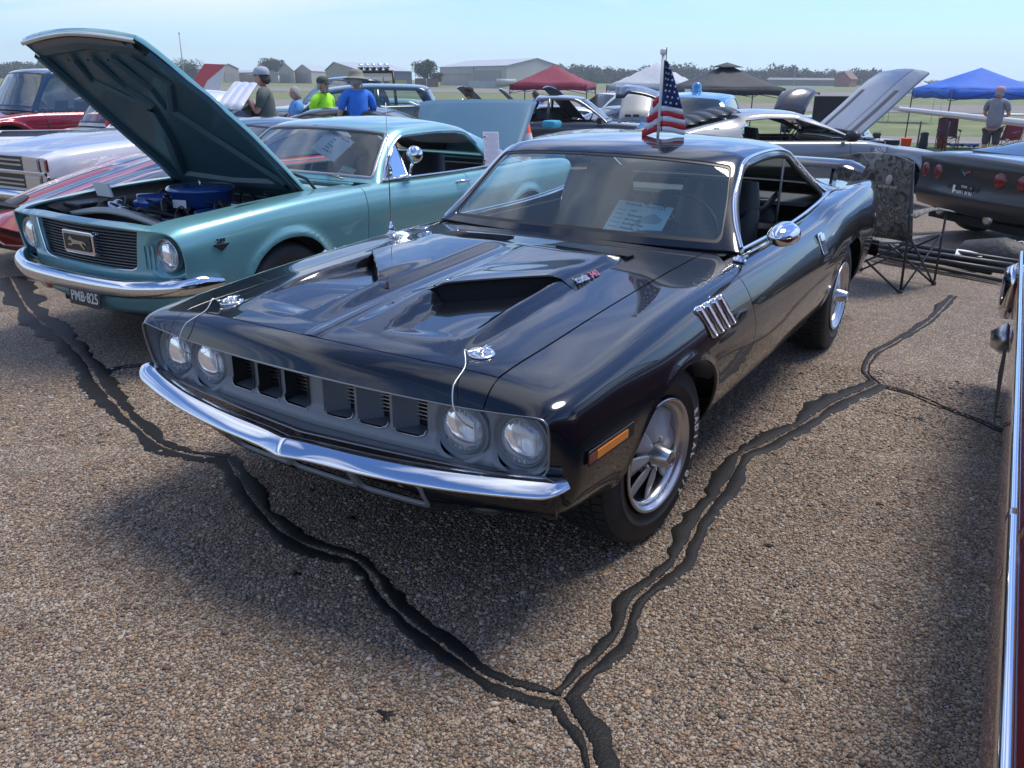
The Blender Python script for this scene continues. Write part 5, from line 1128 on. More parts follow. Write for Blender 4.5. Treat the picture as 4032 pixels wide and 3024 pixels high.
# ================================================================ the teal coupe beside it
def make_teal():
    TEAL = paint('teal_metallic', (.15, .365, .39), .28, .36)
    CH = CHROME
    car = thing('teal_coupe', 'turquoise sixties coupe with its hood propped open over the engine', 'car', (-1.03, -2.80, -.035))
    T = {}
    def row(u, yz, xs=None): T[u] = [(xs[i] if xs else u, y, z) for i, (y, z) in enumerate(yz)]
    row(-3.68, [(0, .84), (.3, .84), (.5, .84), (.6, .84), (.68, .84), (.74, .835), (.77, .80), (.785, .72), (.785, .63), (.775, .54), (.74, .48), (.66, .45), (0, .45)])
    row(-3.62, [(0, .875), (.3, .875), (.5, .875), (.62, .878), (.72, .885), (.785, .88), (.815, .84), (.825, .74), (.82, .63), (.81, .51), (.77, .42), (.68, .39), (0, .39)])
    row(-3.30, [(0, .90), (.3, .90), (.5, .90), (.64, .90), (.74, .905), (.805, .90), (.838, .85), (.852, .74), (.845, .63), (.83, .49), (.79, .37), (.70, .33), (0, .33)])
    row(-2.74, [(0, .92), (.3, .92), (.5, .92), (.64, .92), (.745, .92), (.81, .912), (.845, .865), (.868, .745), (.852, .63), (.84, .46), (.80, .28), (.72, .24), (0, .24)])
    row(-2.3, [(0, .91), (.3, .91), (.5, .91), (.64, .91), (.745, .912), (.808, .905), (.842, .86), (.872, .735), (.846, .66), (.84, .45), (.80, .24), (.72, .20), (0, .2)])
    row(-1.6, [(0, .90), (.3, .90), (.5, .90), (.64, .90), (.745, .905), (.81, .898), (.842, .855), (.866, .735), (.846, .66), (.838, .45), (.80, .22), (.72, .18), (0, .18)])
    row(-.85, [(0, .925), (.3, .925), (.5, .92), (.64, .915), (.745, .915), (.81, .905), (.842, .86), (.862, .745), (.848, .66), (.838, .45), (.80, .22), (.72, .18), (0, .18)])
    row(-.4, [(0, .925), (.3, .925), (.5, .92), (.65, .91), (.745, .908), (.812, .898), (.845, .855), (.865, .75), (.850, .66), (.84, .45), (.80, .24), (.72, .2), (0, .2)])
    row(0, [(0, .915), (.3, .914), (.5, .905), (.65, .895), (.745, .895), (.812, .885), (.845, .845), (.865, .75), (.853, .66), (.845, .47), (.81, .28), (.72, .24), (0, .24)])
    row(.4, [(0, .89), (.3, .888), (.5, .88), (.65, .868), (.745, .866), (.812, .855), (.845, .81), (.862, .74), (.855, .65), (.845, .50), (.81, .36), (.72, .30), (0, .30)])
    row(.68, [(0, .85), (.3, .848), (.5, .842), (.63, .835), (.735, .832), (.800, .815), (.838, .77), (.855, .715), (.852, .64), (.84, .53), (.80, .45), (.70, .42), (0, .42)], [.80, .79, .77, .75, .73, .70, .68, .67, .66, .655, .66, .68, .70])
    row(.74, [(0, .825), (.3, .822), (.5, .815), (.62, .81), (.73, .812), (.792, .80), (.828, .758), (.842, .705), (.840, .64), (.825, .555), (.77, .515), (.66, .505), (0, .505)], [.86, .85, .82, .80, .775, .757, .737, .725, .715, .71, .715, .73, .78])
    U = sorted(T); rows = np.array([T[u] for u in U], float); rows[-2:, :, 1] *= .955; rows[-3, :, 1] *= .98
    V, F, P, us, ts, hoodm = std_body(car, U, rows, TEAL, uh=.70, cowl=-.87, cowl_bow=.13, xd=-.70, xr=-1.88, rear_base=-2.95, arches=((0, .345, .69), (-2.743, .345, .68)), tin=3.95, us_step=.03, hood='open', flare=.022)
    # ---- hood panel turned up about its hinges
    hx, hz, ang, hdx = -.56, .925, R(-44.5), .18
    A, B_ = both(*hoodm); A = A.copy(); A[:, 1] *= 1-.11*np.clip(A[:, 6]/.7, 0, 1)
    def rot(p): x, z = p[:, 0]-hx, p[:, 1]-hz; c, s = math.cos(-ang), math.sin(-ang); return np.stack([hx+hdx+x*c-z*s, hz+x*s+z*c], 1)
    A[:, 0] += -.0
    n0 = A[:, 3:6].copy()
    q = rot(A[:, [0, 2]]); c, s = math.cos(-ang), math.sin(-ang)
    A[:, 0], A[:, 2] = q[:, 0], q[:, 1]; A[:, 3], A[:, 5] = n0[:, 0]*c-n0[:, 2]*s, n0[:, 0]*s+n0[:, 2]*c
    ho = panel('hood', A, B_, TEAL, car, .025)
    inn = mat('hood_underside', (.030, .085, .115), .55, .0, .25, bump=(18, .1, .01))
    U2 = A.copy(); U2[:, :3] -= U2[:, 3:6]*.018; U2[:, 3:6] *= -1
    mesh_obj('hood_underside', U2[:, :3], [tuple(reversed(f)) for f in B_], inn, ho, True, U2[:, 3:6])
    def hp(x, y, d):       # point on the raised hood at original (x,y), d below the skin
        z = float(np.interp(x, [-.8, -.4, 0, .4, .68, .8], [.925, .925, .915, .89, .85, .825]))-.018*(abs(y)/.6)**2
        p = rot(np.array([[x, z]]))[0]; y = y*(1-.11*min(1, max(0, x/.7))); return Vector((p[0], y, p[1]))-Vector((-s*1.0, 0, c))*d
    def rib(pts, wd=.05, d=.03):
        mb = MB(); G = []
        for i, (x, y) in enumerate(pts):
            a, b = pts[max(i-1, 0)], pts[min(i+1, len(pts)-1)]; dx, dy = b[0]-a[0], b[1]-a[1]; l = math.hypot(dx, dy); nx, ny = -dy/l, dx/l
            G.append([hp(x+nx*wd*k, y+ny*wd*k, dd) for k, dd in ((-1, .017), (-.55, .017+d), (.55, .017+d), (1, .017))])
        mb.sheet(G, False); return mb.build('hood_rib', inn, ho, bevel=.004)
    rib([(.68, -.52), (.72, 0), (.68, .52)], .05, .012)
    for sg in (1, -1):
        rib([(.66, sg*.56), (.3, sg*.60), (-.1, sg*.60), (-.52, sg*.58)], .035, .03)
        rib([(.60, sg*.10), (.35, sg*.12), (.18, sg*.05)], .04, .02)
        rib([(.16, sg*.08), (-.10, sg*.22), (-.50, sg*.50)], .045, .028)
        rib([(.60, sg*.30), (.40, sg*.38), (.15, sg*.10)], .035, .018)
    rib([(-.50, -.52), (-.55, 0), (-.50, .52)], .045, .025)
    mb = MB(); G = [[hp(.818-.058*(abs(y)/.6)**1.5-q, y, .028) for y in np.linspace(-.46, .46, 13)] for q in (.105, .025)]; mb.sheet(G); mb.build('hood_lip_insulation', mat('hood_lip_tape', (.20, .17, .17), .8), ho)
    mb = MB(); G = []
    for y in np.linspace(-.585, .585, 15): xx = .818-.058*(abs(y)/.6)**1.5; G.append([hp(xx-.03, y, -.001), hp(xx, y, .003), hp(xx+.002, y, .018), hp(xx-.02, y, .024)])
    mb.sheet(G); mb.build('hood_front_lip', mat('hood_lip_bright', (.55, .6, .6), .2, .9), ho)
    for sg in (1, -1):
        mb = MB(); b = Vector((-.47, sg*.62, .90)); mb.box((-.45, sg*.64, .84), (.16, .02, .10)); mb.tube([(-.50, sg*.63, .86), (-.38, sg*.63, .98), hp(-.30, sg*.60, .03)], .010, 6); mb.tube([(-.40, sg*.63, .84), (-.30, sg*.63, .93), hp(-.22, sg*.60, .03)], .008, 6); mb.build('hood_hinge', mat('hinge_metal', (.04, .05, .06), .4, .6), car)
    # ---- engine bay
    ENG = mat('engine_blue', (.012, .055, .22), .25, 0, 1); BLK = mat('bay_black', (.008, .009, .010), .5); ALM = mat('dull_alloy', (.30, .31, .31), .45, .7); HOSE = mat('hose', (.012, .012, .012), .55)
    mb = MB()
    for sg in (1, -1):
        mb.sheet([[(x, sg*.635, .885 if x < .2 else .885-.10*(x-.2)), (x, sg*.60, .82), (x, sg*.42, .80), (x, sg*.38, .45)] for x in np.linspace(-.52, .62, 8)])
    mb.sheet([[(-.70, y, .88), (-.62, y, .86), (-.60, y, .45)] for y in np.linspace(-.64, .64, 8)]); mb.sheet([[(.62, y, .74), (.61, y, .45)] for y in np.linspace(-.62, .62, 6)]); mb.box((0, 0, .42), (1.3, 1.2, .02))
    o = mb.build('engine_bay', BLK, car)
    aprn = MB()
    for sg in (1, -1): aprn.sheet([[(x, sg*.70, (.905 if x < .2 else .905-.20*(x-.2))-.012), (x, sg*.655, (.885 if x < .2 else .885-.22*(x-.2)))] for x in np.linspace(-.60, .70, 12)])
    aprn.sheet([[(-.62, y, .905), (-.56, y, .885), (-.56, y, .80)] for y in np.linspace(-.66, .66, 10)]); aprn.build('fender_apron', TEAL, car)
    e = MB(); e.lathe([(0, .085), (.03, .09), (.10, .082), (.185, .078), (.205, .072), (.215, .060), (.218, .05), (.205, .045), (.195, -.03), (.16, -.055), (0, -.055)], 48, MX((-.06, 0, .852))); ac = e.build('air_cleaner', ENG, car)
    e = MB(); e.lathe([(.012, .12), (.010, .125), (0, .125)], 10, MX((-.06, 0, .835))); e.tube([(-.06, 0, .93), (-.06, 0, .955)], .007); e.build('wing_nut', CHROME, ac)
    e = MB(); e.prism(rrect(.10, .05, .004), .001, frame_at((.155, .055, .835), (1, .25, 0), (0, 1, 0))); e.build('air_cleaner_decal', PAPER, ac); e = MB(); e.prism(rrect(.035, .025, .003), .001, frame_at((.152, -.10, .862), (1, -.5, 0), (0, 1, 0))); e.build('air_cleaner_decal', PAPER, ac)
    e = MB(); e.box((.20, -.16, .80), (.16, .16, .10)); e.tube([(.12, -.12, .84), (.26, -.22, .84)], .05, 12); e.build('snorkel', ENG, ac, bevel=.01)
    for sg in (1, -1): e = MB(); e.prism(rrect(.50, .14, .03), .07, MX((-.08, sg*.22, .72), (R(-30*sg), 0, 0))); e.build('valve_cover', ENG, car, bevel=.012)
    e = MB(); e.box((-.05, 0, .62), (.62, .40, .28)); e.build('engine_block', ENG, car, bevel=.02)
    e = MB(); e.box((.50, 0, .66), (.06, .62, .34)); ra = e.build('radiator', BLK, car, bevel=.01)
    e = MB(); e.lathe([(.035, 0), (.035, .018), (.012, .024), (0, .024)], 20, MX((.50, -.02, .83))); e.build('radiator_cap', CHROME_D, ra)
    e = MB(); G = []
    for k in range(25):
        f = k/24; y = -.50+1.0*f; z = .775+.065*math.sin(math.pi*f); G.append([(.585, y, z-.02), (.59, y, z+.012), (.545, y, z+.014), (.54, y, z-.02)])
    e.sheet(G); e.build('radiator_support', ALM, car)
    e = MB(); e.box((.40, -.50, .74), (.26, .18, .20)); ba = e.build('battery', BLK, car, bevel=.01); e = MB(); e.box((.30, -.50, .90), (.012, .16, .09), Matrix.Rotation(R(14), 3, 'Y')); e.build('battery_label', PAPER, ba)
    e = MB(); e.lathe([(.04, 0), (.045, .02), (.045, .08), (.03, .1), (.03, .12), (0, .12)], 20, MX((-.48, -.44, .82))); e.build('brake_reservoir', mat('pale_plastic', (.45, .5, .48), .4), car)
    rng = random.Random(11)
    for k in range(30):
        x0, y0 = rng.uniform(-.4, .45), rng.uniform(-.5, .5); e = MB(); pts = [Vector((x0, y0, .78)), Vector((x0+rng.uniform(-.15, .15), y0+rng.uniform(-.12, .12), .86+rng.uniform(-.03, .02))), Vector((x0+rng.uniform(-.25, .25), y0+rng.uniform(-.25, .25), .77))]
        pts = [Vector(v) for v in pchip(range(3), np.array([tuple(p) for p in pts]), np.linspace(0, 2, 9))]; e.tube(pts, rng.choice((.006, .010, .016)), 6); e.build('hose', HOSE, car)
    for k in range(26):
        e = MB(); x0, y0 = rng.uniform(-.35, .50), rng.choice((-1, 1))*rng.uniform(.22, .52); r_ = rng.uniform(.018, .04); e.lathe([(r_, 0), (r_, .05), (r_*.6, .06), (0, .06)], 12, MX((x0, y0, rng.uniform(.72, .80)), (rng.uniform(-.6, .6), rng.uniform(-.6, .6), 0))); e.build('engine_fitting', rng.choice((ALM, BLK, CHROME_D)), car)
    # ---- face: grille opening, headlamp buckets
    ny_, nz = 200, 44; ys = np.linspace(-.842, .842, ny_); zs = np.linspace(.50, .83, nz); Yg, Zg = np.meshgrid(ys, zs, indexing='ij')
    loop = [(p[1]*1.0, p[2]) for p in P[-1]]+[(-p[1], p[2]) for p in P[-1][::-1]][1:-1]
    a = np.abs(Yg); Xg = .815-.06*(a/.6)**2-.045*sst((a-.55)/.2)-.12*np.clip((.72-Zg), 0, 1)*(a < 9)*.35
    rr = np.hypot(a-.655, Zg-.672); Xg -= .035*sst((.125-rr)/.04)
    Wf = np.zeros((ny_, nz, 8)); Wf[..., 0] = Xg; Wf[..., 1] = Yg; Wf[..., 2] = Zg; N = grid_normals(Wf[..., :3]); N = N if N[100, 10, 0] > 0 else -N
    Wf[..., 3:6] = N; Wf = Wf.reshape(-1, 8); idx = (np.arange(ny_-1)[:, None]*nz+np.arange(nz-1)[None]).ravel(); FF = [tuple(v) for v in np.stack([idx, idx+nz, idx+nz+1, idx+1], 1)]
    gpoly = [(-.50, .800), (.50, .800), (.455, .585), (.40, .565), (-.40, .565), (-.455, .585)]
    hole = lambda W: np.minimum(np.minimum(poly_sdf(loop, W[:, 1], W[:, 2])+.012, -poly_sdf(gpoly, W[:, 1], W[:, 2])), np.hypot(np.abs(W[:, 1])-.655, W[:, 2]-.672)-.088)
    A2, B2 = clip(Wf, FF, hole); fp = panel('front_fascia', A2, B2, TEAL, car, .04, False)
    for o_ in list(car.children):
        if o_.name.startswith('front_panel'): bpy.data.objects.remove(o_)
    for sg in (1, -1):
        hl_lamp(car, (.715, sg*.655, .672), .078, .090, bez=CHROME_D)
        for k in range(3): mb = MB(); mb.prism(rrect(.012, .13, .005), .006, frame_at((.772-.012*k, sg*(.535+.022*k), .655), (1, sg*.35, 0), (0, 1, 0))); mb.build('fascia_louvre', TEAL, car)
    gx = lambda y: .80-.05*(abs(y)/.5)**2
    mb = MB(); pts = [(-.50, .800), (-.47, .66), (-.44, .585), (-.38, .566), (0, .556), (.38, .566), (.44, .585), (.47, .66), (.50, .800)]
    for sgn in (1,): 
        pp = pchip(range(len(pts)), np.array(pts), np.linspace(0, len(pts)-1, 60)); mb.tube([(gx(y)+.004-.03*np.clip(.72-z, 0, 1), y, z) for y, z in pp], .007, 6)
    mb.build('grille_moulding', CHROME, car)
    gb = MB(); gb.sheet([[(gx(y)-.09, y, .555), (gx(y)-.09, y, .80)] for y in np.linspace(-.5, .5, 9)]); g = gb.build('grille_back', UNDER, car)
    for k in range(13):
        z = .578+.0172*k; hw = float(np.interp(z, [.565, .585, .80], [.40, .45, .495])); b = MB(); b.sheet([[(gx(y)-.02-.03*max(0, .72-z), y, z-.0035), (gx(y)-.014-.03*max(0, .72-z), y, z), (gx(y)-.02-.03*max(0, .72-z), y, z+.0035)] for y in np.linspace(-hw, hw, 16)]); b.build('grille_bar', mat('grille_bar_metal', (.10, .11, .12), .35, .8), car)
    b = MB(); b.prism(rrect(.30, .135, .02), .045, frame_at((.775, 0, .690), (1, 0, 0), (0, 1, 0))); em = b.build('emblem_corral', CHROME, car, bevel=.008)
    b = MB(); b.prism(rrect(.25, .09, .012), .004, frame_at((.821, 0, .690), (1, 0, 0), (0, 1, 0))); b.build('corral_recess', BLACKT, em)
    horse = [(-.085, .005), (-.06, .014), (-.03, .012), (0, .015), (.03, .016), (.045, .028), (.058, .036), (.062, .028), (.075, .018), (.072, .010), (.055, .014), (.042, -.002), (.060, -.012), (.080, -.010), (.084, -.018), (.058, -.022), (.034, -.010), (.0, -.006), (-.028, -.004), (-.052, -.022), (-.070, -.034), (-.078, -.030), (-.058, -.014), (-.052, .002), (-.075, .000), (-.098, -.012)]
    b = MB(); b.prism([(x*-1, y) for x, y in horse][::-1], .006, frame_at((.825, 0, .690), (1, 0, 0), (0, 1, 0))); b.build('galloping_horse_badge', mat('badge_brass', (.5, .47, .36), .3, .9), em)
    # bumper
    path = [(.905, 0), (.90, .2), (.885, .45), (.845, .60), (.80, .705), (.74, .775), (.64, .82), (.52, .84)]; s_ = np.concatenate([[0], np.cumsum(np.hypot(*np.diff(np.array(path), axis=0).T))]); q = pchip(s_, np.array(path), np.linspace(0, s_[-1], 50)); ap = [(x, -y) for x, y in q[::-1]]+[(x, y) for x, y in q[1:]]
    sec = [(-.05, .045), (-.015, .058), (.01, .052), (.026, .030), (.030, .004), (.024, -.022), (.006, -.046), (-.02, -.050), (-.05, -.040)]; G = []
    for i, (x, y) in enumerate(ap):
        a_, b_ = ap[max(i-1, 0)], ap[min(i+1, len(ap)-1)]; d = Vector((b_[0]-a_[0], b_[1]-a_[1], 0)).normalized(); n_ = Vector((d.y, -d.x, 0)); e_ = min(1, min(i, len(ap)-1-i)/5); k_ = .5+.5*e_
        zc = .478+.045*(abs(y)/.9)**3
        G.append([Vector((x, y, zc))+n_*dx+Vector((0, 0, dz*k_)) for dx, dz in sec]); G[-1].append(G[-1][0])
    mb = MB(); mb.sheet(G); mb.add(G[0][:-1], [tuple(range(9))]); mb.add(G[-1][:-1], [tuple(range(8, -1, -1))]); bo = mb.build('front_bumper', CH, car, sub=1)
    for y in (.50, .10, -.38): mb = MB(); mb.lathe([(.016, 0), (.013, .006), (0, .009)], 14, frame_at((.90-.04*abs(y)**2, y, .50), (1, 0, .5))); mb.build('bumper_bolt', CHROME_D, bo)
    mb = MB(); G = []
    for y in np.linspace(-.77, .77, 30): a_ = abs(y)/.77; G.append([(.80-.10*a_**3, y, .49), (.80-.10*a_**3, y, .44), (.78-.12*a_**3, y, .33+.03*a_), (.72-.15*a_**3, y, .27+.06*a_), (.60, y, .26+.07*a_)])
    mb.sheet(G); mb.build('front_valance', TEAL, car)
    PLB = mat('plate_black', (.012, .014, .018), .4)
    Mp = frame_at((.815, -.03, .385), (1, 0, .05), (0, 1, 0)); mb = MB(); mb.prism(rrect(.305, .152, .012), .004, Mp); pl = mb.build('license_plate', PLB, car, bevel=.001)
    text_obj('plate_text', 'PMB·825', .088, Mp @ Matrix.Translation((0, -.022, .0045)), PAPER, pl, .0005, sx_=.85, bold=.0015); text_obj('plate_text', 'TEXAS', .034, Mp @ Matrix.Translation((-.01, .050, .0045)), PAPER, pl, .0005, bold=.0008); text_obj('plate_text', '66', .034, Mp @ Matrix.Translation((.115, .048, .0045)), PAPER, pl, .0005)
    b = MB(); b.lathe([(.05, 0), (.045, .012), (0, .018)], 20, frame_at((.745, -.52, .375), (1, 0, 0), (0, 1, 0)) @ Matrix.Diagonal((1.5, .7, 1, 1))); b.build('parking_lamp', mat('red_amber_lens', (.30, .05, .02), .2, 0, 1), car)
    # ---- greenhouse
    GU, GR, poly, (xm, x3, zs_) = gh_std(-.90, -1.25, -2.28, -2.82, .905, 1.305, .775, .595, ze=.925, bow=.13, ztr=1.235)
    poly = [(-.97, .85), (-.975, .93), (-1.12, 1.07), (-1.285, 1.175), (-1.36, 1.192), (-1.75, 1.200), (-2.0, 1.192), (-2.13, 1.17), (-2.22, 1.10), (-2.28, .98), (-2.29, .85)]
    GV, GF, GP, gus, gts = gh_build(car, GU, GR, TEAL, None, poly, gl=glass('green_tint_glass', (.86, .93, .92), .05, .05), us_n=120, rear=(4.0, 5.2, 2.6))
    for sg in (1, -1):
        pts = [(-.975, .93), (-1.12, 1.075), (-1.285, 1.182), (-1.36, 1.202), (-1.75, 1.212), (-2.0, 1.205), (-2.14, 1.182), (-2.235, 1.10)]; pp = []
        for x, z in pts: d = (GV[:, 0]-x)**2+(GV[:, 2]-z)**2+10*(GV[:, 7] < 3.1); i = int(np.argmin(d)); pp.append((x, sg*(GV[i, 1]+.002), z))
        strip_along(pchip(range(len(pp)), np.array(pp), np.linspace(0, len(pp)-1, 50)), [(0, sg, .2)]*50, .016, .010, 'drip_rail', CH, car)
        pp = [(x, sg*(.775), z) for x, z in ((-.93, .93), (-1.3, .926), (-1.8, .922), (-2.25, .925))]; strip_along(pp, [(0, sg*.5, .9)]*4, .014, .006, 'sill_moulding', CH, car)
        # vent window
        A_, B__, C_ = Vector((-.99, sg*.765, .935)), Vector((-1.245, sg*.645, 1.165)), Vector((-1.245, sg*.755, .935)); mb = MB(); mb.tube([A_, B__, C_, A_], .007, 6); vw = mb.build('vent_window_frame', CH, car); mb = MB(); mb.add([A_, B__, C_], [(0, 1, 2)]); mb.build('vent_glass', CLEARG, vw)
    ws = [(GV[i, 6], GV[i, 7]) for i in range(0)]
    # windscreen moulding from the clipped gasket path
    pts = []
    for tt in np.linspace(0, 3.3, 12): pts.append((.07, tt))
    for uu in np.linspace(.12, .90, 10): pts.append((uu, 3.42))
    for tt in np.linspace(3.3, 0, 12): pts.append((.95, tt))
    nu, nt_ = GP.shape[:2]
    def gp(u_, t_):
        i = int(np.argmin(np.abs(gus-u_))); j = int(np.argmin(np.abs(gts-t_))); return GP[i, j]
    GNn = grid_normals(GP); 
    pl_ = [gp(*p) for p in pts]; full = [tuple(p) for p in pl_]+[(p[0], -p[1], p[2]) for p in pl_[::-1]]
    strip_along(full, [(.75, .25*np.sign(p[1]), .6) for p in full], .022, .008, 'windscreen_moulding', mat('satin_bright', (.42, .40, .42), .3, .8), car)
    seatm = mat('dark_vinyl_seat', (.012, .016, .022), .45)
    cabin_simple(car, -.93, -1.3, -2.3, .87, 1.3, .74, .58, m=seatm)
    for sg in (1, -1):   # wiper arms
        mb = MB(); mb.tube([(-.80, sg*.25+.30, .935), (-.84, sg*.25+.12, .955), (-.845, sg*.25-.08, .95)], .006, 6); mb.tube([(-.85, sg*.25+.22, .945), (-.85, sg*.25-.16, .945)], .005, 6); mb.build('wiper', mat('wiper_metal', (.25, .25, .25), .3, .8), car)
    # show card taped inside the windscreen and sticker, sheet hanging in the door window
    def ws_pt(y, f): # on glass
        b_ = Vector((-.80, 0, .925)).lerp(Vector((-1.17, 0, 1.25)), f); return Vector((b_.x-.10*(y/.6)**2, y, b_.z-.02*(y/.6)**2))
    c0 = ws_pt(.22, .66); nn = Vector((.66, .10, .75)); Mf = frame_at(c0+nn*-.012, nn, (.10, 1, 0)) @ Matrix.Rotation(R(-14), 4, 'Z')
    mb = MB(); mb.prism(rrect(.28, .215, .002), .001, Mf); cd = mb.build('show_card', mat('white_card', (.85, .85, .85), .8), car); tag(cd)
    text_obj('card_heading', 'Panhandle Classic Cars', .022, Mf @ Matrix.Translation((0, .085, .0012)), INK, cd, .0002, shear=.3, bold=.0003)
    for i, s2 in enumerate(('1966', 'Ford', 'Mustang', 'Keith', 'Amarillo, Tx')): text_obj('card_line', s2, .020, Mf @ Matrix.Translation((-.05, .045-.026*i, .0012)), INK, cd, .0002, 'LEFT', shear=.2, bold=.0005)
    mb = MB(); c0 = ws_pt(.46, .17); Mf = frame_at(c0+nn*-.012, nn, (.15, 1, 0)); mb.prism(rrect(.13, .10, .003), .001, Mf); cd2 = mb.build('registration_sticker', mat('sticker_green', (.42, .55, .45), .6), car); mb = MB(); mb.prism(rrect(.12, .012, .002), .0005, Mf, .0012); mb.build('sticker_band', mat('sticker_red', (.4, .08, .06), .6), cd2)
    Ms = frame_at((-2.33, .76, 1.055), (.15, 1, .12), (-1, .1, -.05)); mb = MB(); mb.prism(rrect(.19, .26, .003), .001, Ms); sh = mb.build('typed_sheet', mat('lilac_paper', (.60, .58, .66), .7), car)
    for k in range(26): mb = MB(); mb.box((0, 0, 0), (.165 if k % 7 else .11, .0022, .0005)); l = mb.build('typed_line', mat('typed_grey', (.30, .29, .36), .8), sh); l.matrix_local = Ms @ Matrix.Translation((0, .118-.0094*k, .0014))
    for z in (1.15, .965): mb = MB(); mb.prism([(-.018, -.012), (.018, -.005), (.018, .005), (-.018, .012)], .02, frame_at((-2.225, .765, z), (0, 1, .1), (1, 0, 0))); mb.tube([(-2.20, .775, z), (-2.17, .785, z+.012), (-2.17, .785, z-.012), (-2.20, .775, z)], .0018, 5); mb.build('binder_clip', CHROME_D, sh)
    # mirror, handle, badges
    st = Vector((-1.20, .80, .93)); mb = MB(); mb.lathe([(.03, 0), (.03, .01), (.012, .02)], 14, MX(st)); mb.tube([st, st+Vector((0, .02, .05)), st+Vector((0, .04, .10))], [.012, .009, .010], 8); mo = mb.build('mirror_stem', CH, car)
    mb = MB(); Mm = frame_at(st+Vector((.0, .05, .155)), (1, .25, 0)); mb.lathe([(.058, -.03), (.060, -.01), (.050, .012), (.030, .026), (0, .030)], 32, Mm); mb.lathe([(.058, -.03), (0, -.03)], 32, Mm); mb.build('mirror_head', CH, mo)
    p, nn = side_pt(V, -1.80, .845); mb = MB(); mb.tube([p+nn*.005+Vector((.07, 0, 0)), p+nn*.03+Vector((.05, 0, 0)), p+nn*.03-Vector((.06, 0, 0)), p+nn*.01-Vector((.08, 0, 0))], .009, 8); mb.build('door_handle', CH, car)
    p, nn = side_pt(V, .50, .71); Fm = frame_at(p+nn*.002, nn, (-1, 0, 0)); mb = MB(); mb.prism([(-.055, .012), (.055, .012), (0, -.028)], .004, Fm); bd = mb.build('fender_badge', CH, car); mb = MB(); mb.prism([(-.038, .008), (.038, .008), (0, -.020)], .002, Fm, .004); mb.build('badge_inset', BLACKT, bd); text_obj('badge_numerals', '289', .038, Fm @ Matrix.Translation((0, .028, 0)), CHROME, bd, .003, bold=.001)
    for x in (0, -2.743):
        for sg in (1, -1): simple_wheel(car, x, .835, .325, .19, sg, w_=.19, m=CHROME)
    return car
# ================================================================ people, chairs, canopies and small things
def at(px, s, py=200):
    r, u_, f = cam_axes(); d = f+r*((px*1.82278-2016)/FPX)-u_*((py*1.82278-1512)/FPX); t = (s)/(VD.x*d.x+VD.y*d.y)
    # s counts from the world origin side: subtract the camera's own depth
    s0 = VD.x*CAM[0]+VD.y*CAM[1]; t = (s-s0)/(VD.x*d.x+VD.y*d.y); x, y = CAM[0]+d.x*t, CAM[1]+d.y*t; return Vector((x, y, GZ(x, y)))
def atz(px, py, s):
    r, u_, f = cam_axes(); d = f+r*((px*1.82278-2016)/FPX)-u_*((py*1.82278-1512)/FPX); s0 = VD.x*CAM[0]+VD.y*CAM[1]; t = (s-s0)/(VD.x*d.x+VD.y*d.y); return Vector(CAM)+d*t
def skin(name, J, E_, m, parent, root=0, sub=1):
    me = bpy.data.meshes.new(name); me.from_pydata([j[0] for j in J], E_, []); o = bpy.data.objects.new(name, me); link(o, parent); me.materials.append(m)
    o.modifiers.new('skin', 'SKIN'); sv = me.skin_vertices[0].data
    for i, j in enumerate(J):
        r = j[1]; sv[i].radius = (r, r) if isinstance(r, (int, float)) else r
        sv[i].use_root = (i == root)
    s = o.modifiers.new('sub', 'SUBSURF'); s.levels = s.render_levels = sub; me.update()
    dg = bpy.context.evaluated_depsgraph_get(); nm = bpy.data.meshes.new_from_object(o.evaluated_get(dg)); o.modifiers.clear(); o.data = nm
    if not nm.materials: nm.materials.append(m)
    nm.polygons.foreach_set('use_smooth', [True]*len(nm.polygons)); return o
SKIN = mat('skin', (.50, .27, .19), .5); HAIRG = mat('grey_hair', (.32, .30, .28), .8, bump=(80, .6, .006)); HAIRB = mat('brown_hair', (.06, .04, .03), .7, bump=(80, .6, .006)); SHOE = mat('shoe', (.05, .05, .055), .6)
